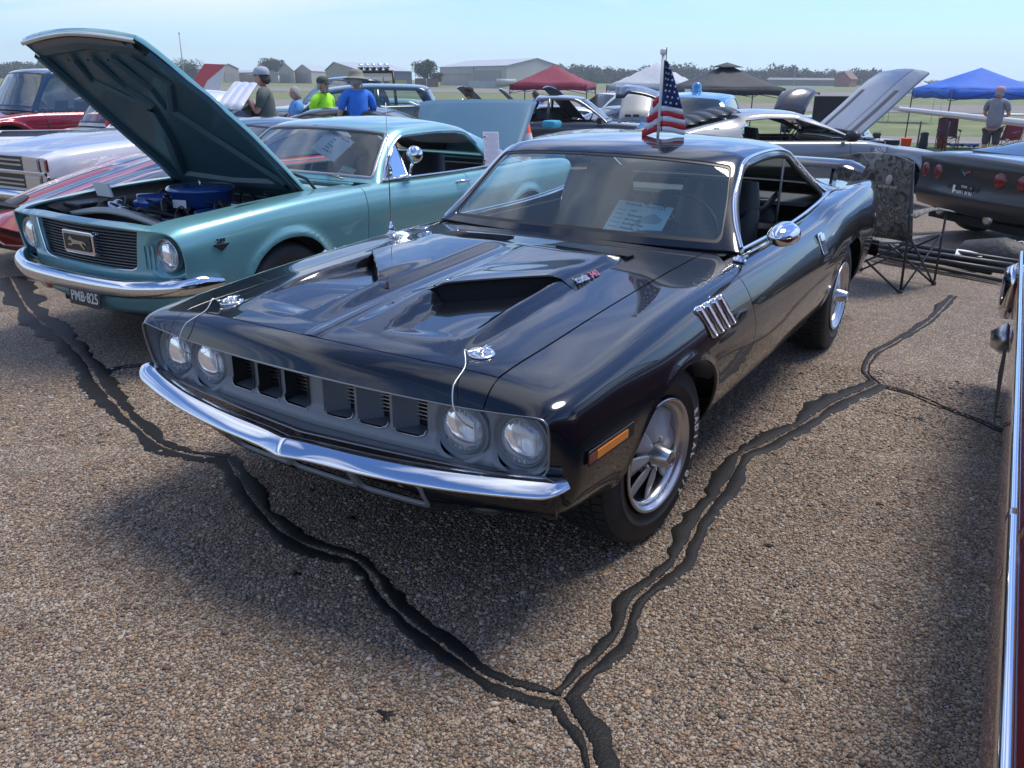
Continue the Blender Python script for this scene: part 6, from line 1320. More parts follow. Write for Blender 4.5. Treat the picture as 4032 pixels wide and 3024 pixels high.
def person(label, loc, H, face, shirt, pants, hair=HAIRG, hat=None, hatm=None, armL=None, armR=None, shorts=False, beard=False, fem=False, skinm=SKIN, nod=0):
    """face: heading the person looks towards (radians). arms: (elbow, hand) offsets from the shoulder in local metres, x forward, y left"""
    p = thing('person', label, 'person', loc, face); k = H/1.78; sh = (.19 if not fem else .165)
    A = lambda a, d: [Vector(v) for v in (a or d)]
    aL = A(armL, ((.0, .05, -.28), (.06, .02, -.52))); aR = A(armR, ((.0, -.05, -.28), (.06, -.02, -.52)))
    V = lambda x, y, z: (x*k, y*k, z*k)
    SL, SR = Vector((0, sh, 1.44)), Vector((0, -sh, 1.44)); EL, HL = SL+aL[0], SL+aL[1]; ER, HR = SR+aR[0], SR+aR[1]
    J = [(V(0, 0, .95), (.08*k, .10*k)), (V(0, 0, 1.15), (.09*k, .11*k)), (V(.0, 0, 1.36), (.10*k, .14*k)), (V(0, 0, 1.47), (.07*k, .10*k)), (V(.01, 0, 1.55), .052*k),
         (V(*SL), .055*k), (V(*EL), .040*k), (V(*HL), .028*k), (V(*SR), .055*k), (V(*ER), .040*k), (V(*HR), .028*k),
         (V(.0, .10, .90), .09*k), (V(.02, .11, .50), .058*k), (V(0, .115, .10), .040*k), (V(0, -.10, .90), .09*k), (V(.02, -.11, .50), .058*k), (V(0, -.115, .10), .040*k)]
    skin('body', J, [(0, 1), (1, 2), (2, 3), (3, 4), (3, 5), (5, 6), (6, 7), (3, 8), (8, 9), (9, 10), (0, 11), (11, 12), (12, 13), (0, 14), (14, 15), (15, 16)], skinm, p)
    # hands with fingers
    for s_, E_, H_ in ((1, EL, HL), (-1, ER, HR)):
        d = (H_-E_).normalized(); sd = d.cross(Vector((0, 0, 1) if abs(d.z) < .9 else (1, 0, 0))).normalized(); J2 = [(V(*H_), .022*k), (V(*(H_+d*.06)), (.034*k, .018*k))]; Ed = [(0, 1)]
        for f in range(4): q = H_+d*.07+sd*(.027-.018*f); J2 += [(V(*(q+d*.035)), .0095*k), (V(*(q+d*.065+Vector((.0, 0, -.01)))), .008*k)]; n = len(J2); Ed += [(1, n-2), (n-2, n-1)]
        q = H_+sd*.035+d*.02; J2 += [(V(*(q+sd*.01+d*.02)), .011*k)]; Ed += [(0, len(J2)-1)]
        skin('hand', J2, Ed, skinm, p)
    # shirt
    c = 1.16
    def lerp(a, b, f): return a+(b-a)*f
    J = [(V(0, 0, .84), (.165*k, .19*k)), (V(0, 0, 1.15), (.15*k, .18*k)), (V(0, 0, 1.36), (.14*k, .19*k)), (V(0, 0, 1.475), (.085*k, .12*k)), (V(*(SL+Vector((0, .01, .0)))), .075*k), (V(*lerp(SL, EL, .75)), .066*k), (V(*(SR-Vector((0, .01, 0)))), .075*k), (V(*lerp(SR, ER, .75)), .066*k)]
    skin('shirt', J, [(0, 1), (1, 2), (2, 3), (3, 4), (4, 5), (3, 6), (6, 7)], shirt, p)
    zb = .50 if shorts else .08
    J = [(V(0, 0, .98), (.14*k, .168*k)), (V(0, .095, .86), .108*k), (V(.02, .11, .52), .085*k), (V(0, -.095, .86), .108*k), (V(.02, -.11, .52), .085*k)]
    Ed = [(0, 1), (1, 2), (0, 3), (3, 4)]
    if not shorts: J += [(V(0, .115, .10), .062*k), (V(0, -.115, .10), .062*k)]; Ed += [(2, 5), (4, 6)]
    skin('shorts' if shorts else 'trousers', J, Ed, pants, p)
    for s_ in (1, -1): mb = MB(); mb.lathe([(0, 0), (.045, .005), (.048, .04), (.03, .075), (0, .08)], 12, MX(V(.05, s_*.115, 0)) @ Matrix.Diagonal((2.5*k, k, k, 1))); mb.build('shoe', SHOE, p)
    # head
    Mh = MX(V(.02, 0, 1.655), (0, nod, 0)); mb = MB(); G = []
    for i in range(13):
        ph = math.pi*i/12; z = math.cos(ph)*.118; r_ = math.sin(ph); row = []
        for j in range(17):
            a = 2*math.pi*j/16; x = r_*math.cos(a)*(.098 if math.cos(a) < 0 else .094); y = r_*math.sin(a)*(.076-.018*max(0, -z/.118))
            if abs(a if a < math.pi else a-2*math.pi) < .3: x += .020*math.exp(-((z+.012)/.022)**2)+.006*math.exp(-((z+.05)/.012)**2)-.006*math.exp(-((z-.018)/.012)**2)
            row.append(Mh @ Vector((x*k, y*k, z*k)))
        G.append(row)
    mb.sheet(G)
    for s_ in (1, -1): mb.lathe([(.018*k, -.004), (.022*k, .004), (0, .008)], 8, Mh @ MX((-.005*k, s_*.077*k, -.01*k), (R(-90)*s_, 0, 0)))
    hd = mb.build('head', skinm, p)
    for s_ in (1, -1): mb = MB(); mb.lathe([(.0, .006), (.009*k, .003), (.012*k, -.003)], 10, Mh @ MX((.084*k, s_*.031*k, .016*k), (0, R(90), 0))); mb.build('eye', BLACKT, hd)
    mb = MB(); mb.box((.0, 0, 0), (.004*k, .045*k, .007*k)); mo = mb.build('mouth', mat('lips', (.28, .11, .09), .6), hd); mo.matrix_local = Mh @ Matrix.Translation((.089*k, 0, -.052*k))
    mb = MB(); G = []
    for i in range(8):
        ph = math.pi*i/13; z = math.cos(ph)*.128; r_ = math.sin(ph); row = []
        for j in range(17):
            a = 2*math.pi*j/16; drop = (.07 if fem else .035)*max(0, -math.cos(a))*(i/7)**2+(.045*(i/7)**2 if abs(math.sin(a)) > .6 else 0); fr = .85 if math.cos(a) > .5 and i > 4 else 1.0
            row.append(Mh @ Vector((r_*math.cos(a)*.108*k*fr-.006*k, r_*math.sin(a)*.088*k, (max(z-drop, .050) if math.cos(a) > .15 else z-drop)*k)))
        G.append(row)
    mb.sheet(G); mb.build('hair', hair, hd, solid=.004)
    if beard: mb = MB(); mb.lathe([(0, -.055), (.035, -.05), (.05, -.02), (.05, .015), (.03, .03)], 14, Mh @ MX((.055*k, 0, -.075*k)) @ Matrix.Diagonal((.85*k, 1.05*k, k, 1))); mb.build('beard', HAIRG, hd)
    if hat == 'cap':
        mb = MB(); mb.lathe([(.104*k, .0), (.106*k, .03*k), (.095*k, .07*k), (.06*k, .098*k), (0, .108*k)], 20, Mh @ MX((-.004*k, 0, .035*k))); ho = mb.build('cap', hatm, p)
        mb = MB(); G = [[Mh @ Vector(((.06+.13*f*math.cos(a)+.02)*k, (.088*math.sin(a))*k, (.045-.012*f)*k)) for a in np.linspace(-1.3, 1.3, 9)] for f in (0, .5, 1)]; mb.sheet(G); mb.build('cap_brim', hatm, ho, solid=.004)
    if hat == 'bucket':
        mb = MB(); mb.lathe([(.19*k, -.005*k), (.15*k, .012*k), (.106*k, .035*k), (.104*k, .08*k), (.09*k, .12*k), (.05*k, .135*k), (0, .138*k)], 24, Mh @ MX((0, 0, .02*k), (.06, .08, 0))); mb.build('sun_hat', hatm, p, solid=.003)
    return p
def cloth(name, col): return mat(name, col, .85, bump=(9, .35, .03), vary=(5, .08))
CAMAZ = lambda p: math.atan2(CAM[1]-p.y, CAM[0]-p.x)
def build_people():
    L = R
    def P_(px, s): return at(px, s-2.5-.0+0)
    g = at(571, 9.2); p = person('man in an olive grey shirt and backwards grey cap holding a sheet of paper', g, 1.84, CAMAZ(g)-R(95), cloth('olive_shirt', (.105, .12, .105)), cloth('dark_trousers', (.03, .03, .035)), HAIRB, 'cap', mat('grey_cap', (.34, .37, .42), .8), ((.10, .02, -.24), (.24, -.06, .02)), ((.14, .0, -.24), (.30, .06, .0)))
    mb = MB(); sp = g+Vector((math.cos(CAMAZ(g)-R(95))*.36, math.sin(CAMAZ(g)-R(95))*.36, 1.44)); mb.prism(rrect(.21, .28, .003), .002, frame_at(sp, (1, .3, .5))); tag(mb.build('paper_sheet', PAPER), 'white sheet of paper held up by the man in the grey cap', 'paper')
    g = at(639, 12.0); person('short haired grey woman in a pale blue tee shirt looking left', g, 1.64, CAMAZ(g)-R(70), cloth('sky_blue_shirt', (.13, .34, .68)), cloth('denim', (.06, .09, .16)), HAIRG, None, None, ((.10, .02, -.22), (.26, -.06, -.28)), ((.10, -.02, -.22), (.26, .10, -.28)), fem=True)
    g = at(697, 11.5); person('bearded man in a neon yellow green polo and dark cap', g, 1.78, CAMAZ(g)+R(50), cloth('neon_polo', (.42, .95, .03)), cloth('khaki', (.25, .21, .15)), HAIRG, 'cap', mat('dark_cap', (.05, .07, .06), .8), ((-.06, .08, -.26), (-.16, -.02, -.46)), ((-.06, -.08, -.26), (-.16, .02, -.46)), beard=True)
    g = at(771, 10.2); person('tall man in a bright blue tee shirt and khaki brimmed sun hat seen from behind', g, 1.83, CAMAZ(g)-R(165), cloth('royal_blue_shirt', (.035, .19, .66)), cloth('grey_shorts', (.12, .12, .13)), HAIRG, 'bucket', mat('khaki_hat', (.26, .25, .20), .9), ((.02, .08, -.28), (.20, .14, -.46)), ((.02, -.08, -.28), (.16, -.10, -.50)), shorts=True)
    g = at(2160, 17.0); person('heavy man in grey tee shirt and dark shorts standing at the right', g, 1.83, CAMAZ(g)+R(165), cloth('heather_grey_shirt', (.22, .23, .26)), cloth('charcoal_shorts', (.05, .055, .065)), HAIRG, 'cap', mat('red_white_cap', (.45, .28, .30), .8), ((.08, .06, -.25), (.24, -.05, -.30)), ((.08, -.06, -.25), (.24, .05, -.28)), shorts=True)
    g = at(1013, 15.5); p = person('person in a black tee shirt with a round back print under the raised hoods', g, 1.70, CAMAZ(g)+R(170), cloth('black_shirt', (.015, .015, .018)), cloth('dark_trousers', (.03, .03, .035)), HAIRB, 'cap', mat('black_red_cap', (.05, .015, .015), .8))
    mb = MB(); mb.prism([(.09*math.cos(t), .07*math.sin(t)+.02*math.cos(t*2)) for t in np.linspace(0, 2*math.pi, 20)[:-1]], .004, Matrix.Translation((-.135, 0, 1.33)) @ Matrix.Rotation(R(-90), 4, 'Y') @ Matrix.Rotation(R(90), 4, 'Z')); mb.build('shirt_print', mat('print_cream', (.55, .48, .40), .8), p)
    g = at(1158, 21.5); person('man in a cobalt blue shirt bending beneath the maroon canopy', g, 1.72, CAMAZ(g)-R(120), cloth('cobalt_shirt', (.03, .12, .50)), cloth('black_shorts', (.02, .02, .025)), HAIRB, shorts=True, nod=.4)
    g = at(1171, 21.9); person('long haired woman in blue standing beside the man under the maroon canopy', g, 1.62, CAMAZ(g)+R(100), cloth('blue_top', (.03, .16, .50)), cloth('black_shorts', (.02, .02, .025)), HAIRB, fem=True, shorts=True)
    g = at(930, 22.0); person('bystander in a straw sun hat beyond the open blue hood', g, 1.60, CAMAZ(g)-R(60), cloth('black_shirt', (.015, .015, .018)), cloth('denim', (.06, .09, .16)), HAIRB, 'bucket', mat('straw', (.50, .42, .28), .9))
def canopy(label, px, s, w_, rz, m, eave=1.95, peak=2.75, valance=.22, legs=True, legm=None, vent=False, logo=None):
    p = at(px, s); c = thing('pop_up_canopy', label, 'canopy', p, rz); h = w_/2; mb = MB(); n = 10; G = []
    for i in range(n+1):
        row = []
        for j in range(n+1):
            u_, v = -1+2*i/n, -1+2*j/n; r_ = max(abs(u_), abs(v)); z = eave+(peak-eave)*(1-r_)**1.12-.05*math.sin(math.pi*r_)*(abs(abs(u_)-abs(v)) > .25)-(.015*math.sin(9*u_)*math.cos(7*v))
            row.append((u_*h, v*h, z))
        G.append(row)
    mb.sheet(G)
    top = mb.build('canopy_roof', m, c, solid=.004)
    for k in range(4):
        a, b = [(h, -h), (h, h), (-h, h), (-h, -h), (h, -h)][k:k+2]; mb = MB(); mb.sheet([[(a[0]+(b[0]-a[0])*f, a[1]+(b[1]-a[1])*f, eave), (a[0]+(b[0]-a[0])*f*1.0, a[1]+(b[1]-a[1])*f, eave-valance-.018*math.sin(f*14+k))] for f in np.linspace(0, 1, 13)]); mb.build('valance', m, c, solid=.003)
    if vent: mb = MB(); mb.sheet([[(u_*.45, v*.45, peak-.10+.16*(1-max(abs(u_), abs(v)))) for v in np.linspace(-1, 1, 5)] for u_ in np.linspace(-1, 1, 5)]); mb.build('canopy_vent', m, c, solid=.003)
    lm = legm or mat('canopy_leg', (.05, .05, .055), .5, .4)
    for a in (-1, 1):
        for b in (-1, 1): mb = MB(); mb.tube([(a*h, b*h, 0), (a*h, b*h, eave)], .022, 6); mb.build('leg', lm, c)
    mb = MB()
    for a in (-1, 1): mb.tube([(a*h, -h, eave-.35), (a*h, 0, eave-.08), (a*h, h, eave-.35)], .012, 5); mb.tube([(-h, a*h, eave-.35), (0, a*h, eave-.08), (h, a*h, eave-.35)], .012, 5)
    mb.build('truss', lm, c)
    if logo: mb = MB(); mb.prism(rrect(.75, .10, .01), .004, MX((h-.6, -h-.006, eave-.10), (R(90), 0, 0))); mb.build('canopy_logo', PAPER, c)
    return c
def camp_chair(label, loc, rz, back, frame, arms=True, H=.95, w_=.62, logo=False):
    c = thing('folding_chair', label, 'chair', loc, rz); h = w_/2
    mb = MB(); n = 9; G = []
    for i in range(n):
        f = i/(n-1); row = []
        for j in range(11):
            q = -1+j/5; z = .40+(H-.40)*f+(.05*(1-q*q) if i == n-1 else 0); row.append((-.22-.14*f+.05*(1-q*q)-.03*math.sin(3*q)*(1-f), q*h*(1-.06*f), z))
        G.append(row)
    mb.sheet(G); b = mb.build('backrest', back, c, solid=.008)
    mb = MB(); mb.sheet([[(x, q*h*.95, .42-.06*(1-q*q)+.02*(x+.2)) for q in np.linspace(-1, 1, 9)] for x in np.linspace(-.24, .27, 7)]); mb.build('seat', back, c, solid=.008)
    fe = [(.27, h), (.27, -h), (-.27, h), (-.27, -h)]
    for (a, b_) in (((.27, h, .01), (-.24, h, .43)), ((-.27, h, .01), (.25, h, .43)), ((.27, -h, .01), (-.24, -h, .43)), ((-.27, -h, .01), (.25, -h, .43)), ((.27, h, .01), (.25, -h, .42)), ((.27, -h, .01), (.25, h, .42)), ((-.27, h, .01), (-.25, -h, .42)), ((-.27, -h, .01), (-.25, h, .42))): mb = MB(); mb.tube([a, b_], .009, 6); mb.build('leg', frame, c)
    for s_ in (1, -1): mb = MB(); mb.tube([(-.27, s_*h, .02), (-.30, s_*h, .5), (-.37, s_*h*.95, H)], .011, 6); mb.build('back_post', frame, c); mb = MB(); mb.tube([(.27, s_*h, .02), (.26, s_*h, .62)], .010, 6); mb.build('front_post', frame, c)
    if arms:
        for s_ in (1, -1): mb = MB(); mb.sheet([[(x, s_*h+q*.045, .63+.03*math.sin((x+.3)*6)-.012*abs(q)) for q in (-1, 0, 1)] for x in np.linspace(-.32, .32, 7)]); mb.build('armrest', back, c, solid=.006)
    for x, y in fe: mb = MB(); mb.lathe([(.02, 0), (.02, .03), (.01, .04), (0, .04)], 8, MX((x, y, 0))); mb.build('foot', BLACKT, c)
    return c
def build_small():
    CAMO = mat('camouflage_cloth', (.10, .09, .075), .9)
    t = CAMO.node_tree; b = t.nodes['Principled BSDF']; tcn = t.nodes.new('ShaderNodeTexCoord'); v = t.nodes.new('ShaderNodeTexNoise'); v.inputs['Scale'].default_value = 9; v.inputs['Detail'].default_value = 5; v.inputs['Distortion'].default_value = 1.6
    r = t.nodes.new('ShaderNodeValToRGB'); r.color_ramp.interpolation = 'CONSTANT'
    for i, (p_, c_) in enumerate(((0, (.05, .048, .045)), (.40, (.12, .115, .10)), (.48, (.20, .19, .17)), (.55, (.085, .08, .07)), (.62, (.27, .25, .22)))):
        e = r.color_ramp.elements[i] if i < 2 else r.color_ramp.elements.new(p_); e.position = p_; e.color = (*c_, 1)
    t.links.new(tcn.outputs['Object'], v.inputs['Vector']); t.links.new(v.outputs['Fac'], r.inputs[0]); t.links.new(r.outputs[0], b.inputs['Base Color'])
    FR = mat('chair_tube', (.05, .05, .052), .4, .5)
    c = camp_chair('camouflage folding camp chair seen from behind, between the black coupe and the black sports car', (-4.98, .80, GZ(-4.98, .8)), R(160), CAMO, FR, H=1.02, w_=.66)
    mb = MB(); mb.lathe([(.032, .001), (.032, .003), (0, .004)], 16, frame_at((-.345, -.13, .88), (-1, 0, .15)) @ Matrix.Diagonal((1.2, .8, 1, 1))); mb.build('round_logo', mat('logo_cream', (.42, .40, .33), .8), c)
    text_obj('logo_text', 'MOSSY OAK', .028, frame_at((-.352, -.13, .825), (-1, 0, .15), (0, -1, 0)), mat('logo_cream', (.4, .4, .3)), c, .0006, bold=.0006)
    # bundle of folded tripod legs and bags lying under the tail of the black sports car
    g = thing('folded_canopy_frame', 'bundle of folded black tube legs lying behind the black sports car', 'tube bundle', (-5.9, 1.15, GZ(-5.9, 1.15)), R(62))
    rng = random.Random(2)
    for k in range(9):
        y = -.18+.05*k; z = .05+.035*(k % 3); mb = MB(); x0 = -.62+rng.uniform(-.08, .08); mb.tube([(x0, y, z), (.55+rng.uniform(-.1, .2), y*.6+rng.uniform(-.05, .05), z+rng.uniform(0, .06))], rng.choice((.016, .020, .024)), 8); mb.build('tube', BLACKT, g)
    for y in (.02, .16): mb = MB(); mb.tube([(-.62, y, .07), (-.42, y, .075)], [.022, .034], 10); mb.tube([(-.70, y, .07), (-.62, y, .07)], .014, 8); e = mb.build('tube_end', mat('dark_plastic_gloss', (.03, .03, .03), .2), g); mb = MB(); mb.lathe([(.028, -.004), (.028, .004)], 12, MX((-.63, y, .07), (0, R(90), 0))); mb.build('brass_ring', mat('brass', (.5, .35, .1), .3, 1), e)
    mb = MB(); G = []
    for i in range(9):
        a = math.pi*i/8; G.append([(x, .22*math.cos(a)*(1-.25*abs(x)/.35), .02+.26*math.sin(a)*(1-.3*abs(x)/.35)) for x in np.linspace(-.34, .34, 9)])
    mb.sheet(G); bg_ = mb.build('gear_bag', mat('black_nylon', (.014, .014, .016), .6, bump=(12, .5, .03))); bg_.location = (-6.35, 1.62, GZ(-6.3, 1.6)); bg_.rotation_euler = (0, 0, R(70)); tag(bg_, 'stuffed black nylon bag with white lettering under the sports car tail', 'bag')
    text_obj('bag_lettering', 'CORE', .11, MX((.05, .16, .215), (R(-38), 0, R(180))), PAPER, bg_, .001)
    mb = MB(); mb.sheet([[(x, y, .02+.10*abs(math.sin(x*9+y*4))) for y in np.linspace(-.1, .12, 5)] for x in np.linspace(-.14, .14, 7)]); o = mb.build('white_rag', PAPER); o.location = (-5.95, 1.36, GZ(-6, 1.4)+.05); tag(o, 'crumpled white cloth lying on the folded tubes', 'cloth')
    # far chairs, buckets, bins
    RM = mat('maroon_cloth', (.12, .03, .045), .85); g_ = at(2065, 26.5); camp_chair('maroon folding armchair on the grass under the blue canopy', g_, CAMAZ(g_)+R(10), RM, FR, H=1.0)
    g_ = at(2195, 25.0); camp_chair('red and navy folding chair behind the man in shorts', g_, CAMAZ(g_)-R(30), mat('red_navy_cloth', (.22, .03, .05), .85), FR, H=.9)
    for px, s, lab, col in ((1975, 25.5, 'orange plastic bucket on the grass left of the maroon chair', (.75, .07, .02)), (2053, 27.0, 'orange bucket half hidden by the maroon chair', (.70, .08, .03))):
        g_ = at(px, s); mb = MB(); mb.lathe([(0, .0), (.14, 0), (.165, .37), (.175, .38), (.165, .39), (.15, .37), (.13, .03), (0, .03)], 18, MX(g_)); tag(mb.build('bucket', mat('bucket_orange_%d' % px, col, .5)), lab, 'bucket')
    for px, s, lab in ((1908, 25.8, 'black cloth weight bag beside the raised silver hood'), (2013, 26.2, 'dark green weight bag standing between bucket and chair')):
        g_ = at(px, s); mb = MB(); mb.lathe([(0, .0), (.13, .0), (.15, .15), (.12, .42), (.14, .52), (.08, .56), (0, .55)], 12, MX(g_)); tag(mb.build('weight_bag', mat('black_nylon', (.014, .014, .016))), lab, 'bag')
    g_ = at(2100, 27.0); mb = MB(); mb.sheet([[(g_.x+x, g_.y+y, g_.z+.05+.12*abs(math.sin(x*5+y*7))) for y in np.linspace(-.5, .5, 9)] for x in np.linspace(-.3, .3, 7)]); tag(mb.build('blue_tarp', mat('blue_tarp', (.02, .08, .30), .6)), 'crumpled blue tarp lying on the grass beside the chair', 'tarp')
    # canopies
    cm = lambda n, c_: mat(n, c_, .75, bump=(3, .5, .05), vary=(2, .08))
    canopy('maroon pop up canopy in front of the large white hangar', 1197, 33, 3.05, R(20), cm('maroon_fabric', (.20, .018, .045)), 1.98, 2.72, legs=True, logo=1)
    canopy('black pop up canopy with a vented top standing on the grass', 1565, 27.5, 3.1, R(36), cm('black_fabric', (.035, .042, .048)), 1.95, 2.70, vent=True, logo=1)
    canopy('pale grey pop up canopy behind the small national flag', 1415, 36, 3.4, R(8), cm('grey_fabric', (.40, .43, .46)), 1.95, 2.90)
    canopy('blue pop up canopy above the maroon chair at the right', 2110, 26.5, 3.0, R(30), cm('blue_fabric', (.02, .12, .50)), 1.95, 2.62, .30)
    canopy('small white canopy far out on the grass beside the raised silver hood', 1975, 47, 2.6, R(15), cm('pale_fabric', (.45, .48, .52)), 1.75, 2.35, legm=mat('white_leg', (.6, .6, .6), .5))
    # flag on the roof of the black coupe
    f = thing('roof_flag', 'stars and stripes flag hanging from a white pole on the black coupe roof', 'flag', (-1.66, .10, 1.288), R(212-180))
    mb = MB(); mb.tube([(0, 0, 0), (0, 0, .40)], .0075, 8); mb.lathe([(.012, .385), (.016, .39), (.016, .41), (.008, .415), (0, .415)], 10); mb.build('flag_pole', PAPER, f)
    mb = MB(); mb.tube([(.010, .014, .02), (.010, .014, .42)], .0025, 5); mb.build('pole_wire', BLACKT, f)
    RED = mat('flag_red', (.55, .025, .04), .8); WHT = mat('flag_white', (.68, .68, .70), .8); NVY = mat('flag_navy', (.012, .03, .12), .8)
    def fl(a, z):      # folded cloth: a = distance from pole, z height
        wd = .012+.115*min(1, max(0, (.36-z)/.30))**.8; ang = a*wd; return Vector((.012*math.sin(a*7+z*6)+.01*a, .006+ang, z))
    zt = [.02, .045, .07, .095, .12, .145]
    for k in range(5): mb = MB(); mb.sheet([[fl(a, z-.012*a+.004*math.sin(a*5)) for a in np.linspace(0, 1, 14)] for z in (zt[k], zt[k+1])]); mb.build('flag_stripe', WHT if k % 2 == 0 else RED, f, solid=.001)
    mb = MB(); mb.sheet([[fl(a, z-.012*a) for a in np.linspace(0, 1, 14)] for z in np.linspace(.145, .365, 8)]); mb.build('flag_canton', NVY, f, solid=.001)
    for i in range(7):
        for j in range(3):
            z = .165+.028*i; a = .22+.28*j+.12*(i % 2); 
            if a > .95: continue
            c_ = fl(a, z-.012*a)+Vector((.0035, 0, 0)); st = [(.0075*(1 if q % 2 == 0 else .42)*math.cos(math.pi/2+q*math.pi/5), .0075*(1 if q % 2 == 0 else .42)*math.sin(math.pi/2+q*math.pi/5)) for q in range(10)]
            mb = MB(); mb.prism(st, .001, frame_at(c_, (1, 0, 0), (0, 1, 0))); mb.build('flag_star', WHT, f)
    for k, (z0, m_) in enumerate(((0.02, RED), (.05, WHT), (.085, RED), (.125, WHT), (.16, RED))):    # the part that hangs on the other side
        mb = MB(); w0 = .085-.32*z0; mb.sheet([[Vector((-.004-.004*math.sin(a*6), -.004-a*(w0), z0+zz+a*(-.03))) for a in np.linspace(0, 1, 8)] for zz in (0, .036)]); mb.build('flag_stripe', m_, f, solid=.001)
    # entry card on the dashboard of the black coupe
    Mc = frame_at((-1.235, .20, .925), (.62, .05, .80), (.05, 1, 0)); mb = MB(); mb.prism(rrect(.285, .215, .002), .0015, Mc); cd = mb.build('show_card', CARDC); tag(cd, 'pale blue handwritten entry card propped on the dashboard of the black coupe', 'card')
    text_obj('card_heading', 'Panhandle Classic Cars', .023, Mc @ Matrix.Translation((0, .088, .002)), CARDF, cd, .0003, shear=.3, bold=.0003)
    for i, s2 in enumerate(('1971', 'Plymouth', 'Barracuda', 'Rodney Diaz', 'Amarillo, Tx')): text_obj('card_line', s2, .021, Mc @ Matrix.Translation((-.065, .046-.028*i, .002)), CARDF, cd, .0003, 'LEFT', shear=.2, bold=.0006)
    for i in range(5): mb = MB(); mb.box((0, 0, 0), (.045, .003, .0006)); o = mb.build('card_rule', CARDF, cd); o.matrix_local = Mc @ Matrix.Translation((-.105, .046-.028*i, .002))
    mb = MB(); mb.prism([(-.02, -.06), (.03, -.02), (.11, -.01), (.12, .02), (.07, .05), (.03, .03), (0, .0)], .0004, Mc, .0016); mb.build('card_drawing', CARDG, cd)
# ================================================================ far setting: trees, hangars, aircraft
LEAF = mat('foliage', (.045, .072, .025), .8, vary=(.9, .45)); BARK = mat('bark', (.10, .075, .055), .9)
def leaf_cloud(mb_v, mb_f, c, r, n, size, rng, squash=.8):
    d = rng.normal(size=(n, 3)); d /= np.linalg.norm(d, axis=1, keepdims=True); rad = rng.random(n)**.38
    p = np.array(c)+d*rad[:, None]*np.array([r, r, r*squash]); a = rng.normal(size=(n, 3)); b = rng.normal(size=(n, 3)); a /= np.linalg.norm(a, axis=1, keepdims=True); b /= np.linalg.norm(b, axis=1, keepdims=True); s = size*rng.uniform(.5, 1.3, (n, 1))
    o = sum(len(v) for v in mb_v); mb_v.append(np.stack([p+a*s, p+b*s*.8, p-a*s*.7-b*s*.3], 1).reshape(-1, 3)); mb_f.append(np.arange(o, o+3*n).reshape(-1, 3))
def leaves(name, V, F, m, parent=None, kind=None):
    V = np.vstack(V); F = np.vstack(F); me = bpy.data.meshes.new(name); me.vertices.add(len(V)); me.vertices.foreach_set('co', V.ravel()); me.loops.add(F.size); me.loops.foreach_set('vertex_index', F.ravel()); me.polygons.add(len(F)); me.polygons.foreach_set('loop_start', np.arange(0, F.size, 3)); me.update(calc_edges=True); me.materials.append(m)
    o = bpy.data.objects.new(name, me); link(o, parent)
    if kind: o['kind'] = kind
    return o
def tree(label, px, s, H, wd, seed, group='trees among the hangars'):
    p = at(px, s); t = thing('tree', label, 'tree', p, 0, group); rng = np.random.default_rng(seed); mb = MB(); mb.tube([(0, 0, -.5), (.1, 0, H*.3), (0, .1, H*.55)], [H*.04, H*.03, H*.015], 7)
    for k in range(5): a = k*1.3; mb.tube([(0, 0, H*.28+k*.1), (wd*.3*math.cos(a), wd*.3*math.sin(a), H*.6)], [H*.016, H*.006], 5)
    mb.build('trunk', BARK, t); V, F = [], []
    for k in range(11): a = rng.uniform(0, 6.28); q = rng.uniform(0, .75); leaf_cloud(V, F, (q*wd*.45*math.cos(a), q*wd*.45*math.sin(a), H*rng.uniform(.42, .82)), wd*rng.uniform(.17, .27), 330, H*.05, rng)
    leaves('crown', V, F, LEAF, t)
def treeline(label, px0, px1, s, hmin, hmax, seed, n):
    rng = np.random.default_rng(seed); V, F = [], []
    for k in range(n):
        f = (k+rng.random())/n; p = at(px0+(px1-px0)*f, s+rng.uniform(-12, 12)); H = hmin+(hmax-hmin)*(rng.random()**1.3)*(.7+.3*math.sin(f*19+seed)); w_ = H*rng.uniform(.45, .8)
        for j in range(4): leaf_cloud(V, F, (p.x+rng.uniform(-w_, w_)*.6, p.y+rng.uniform(-w_, w_)*.6, H*rng.uniform(.25, .78)-.6), w_*rng.uniform(.45, .75), 70, H*.11, rng, .75)
        leaf_cloud(V, F, (p.x, p.y, H*.22-.6), w_*1.1, 60, H*.14, rng, .5)
    o = leaves('distant_wood', V, F, LEAF, None, 'stuff'); o['label'] = label; o['category'] = 'trees'; return o
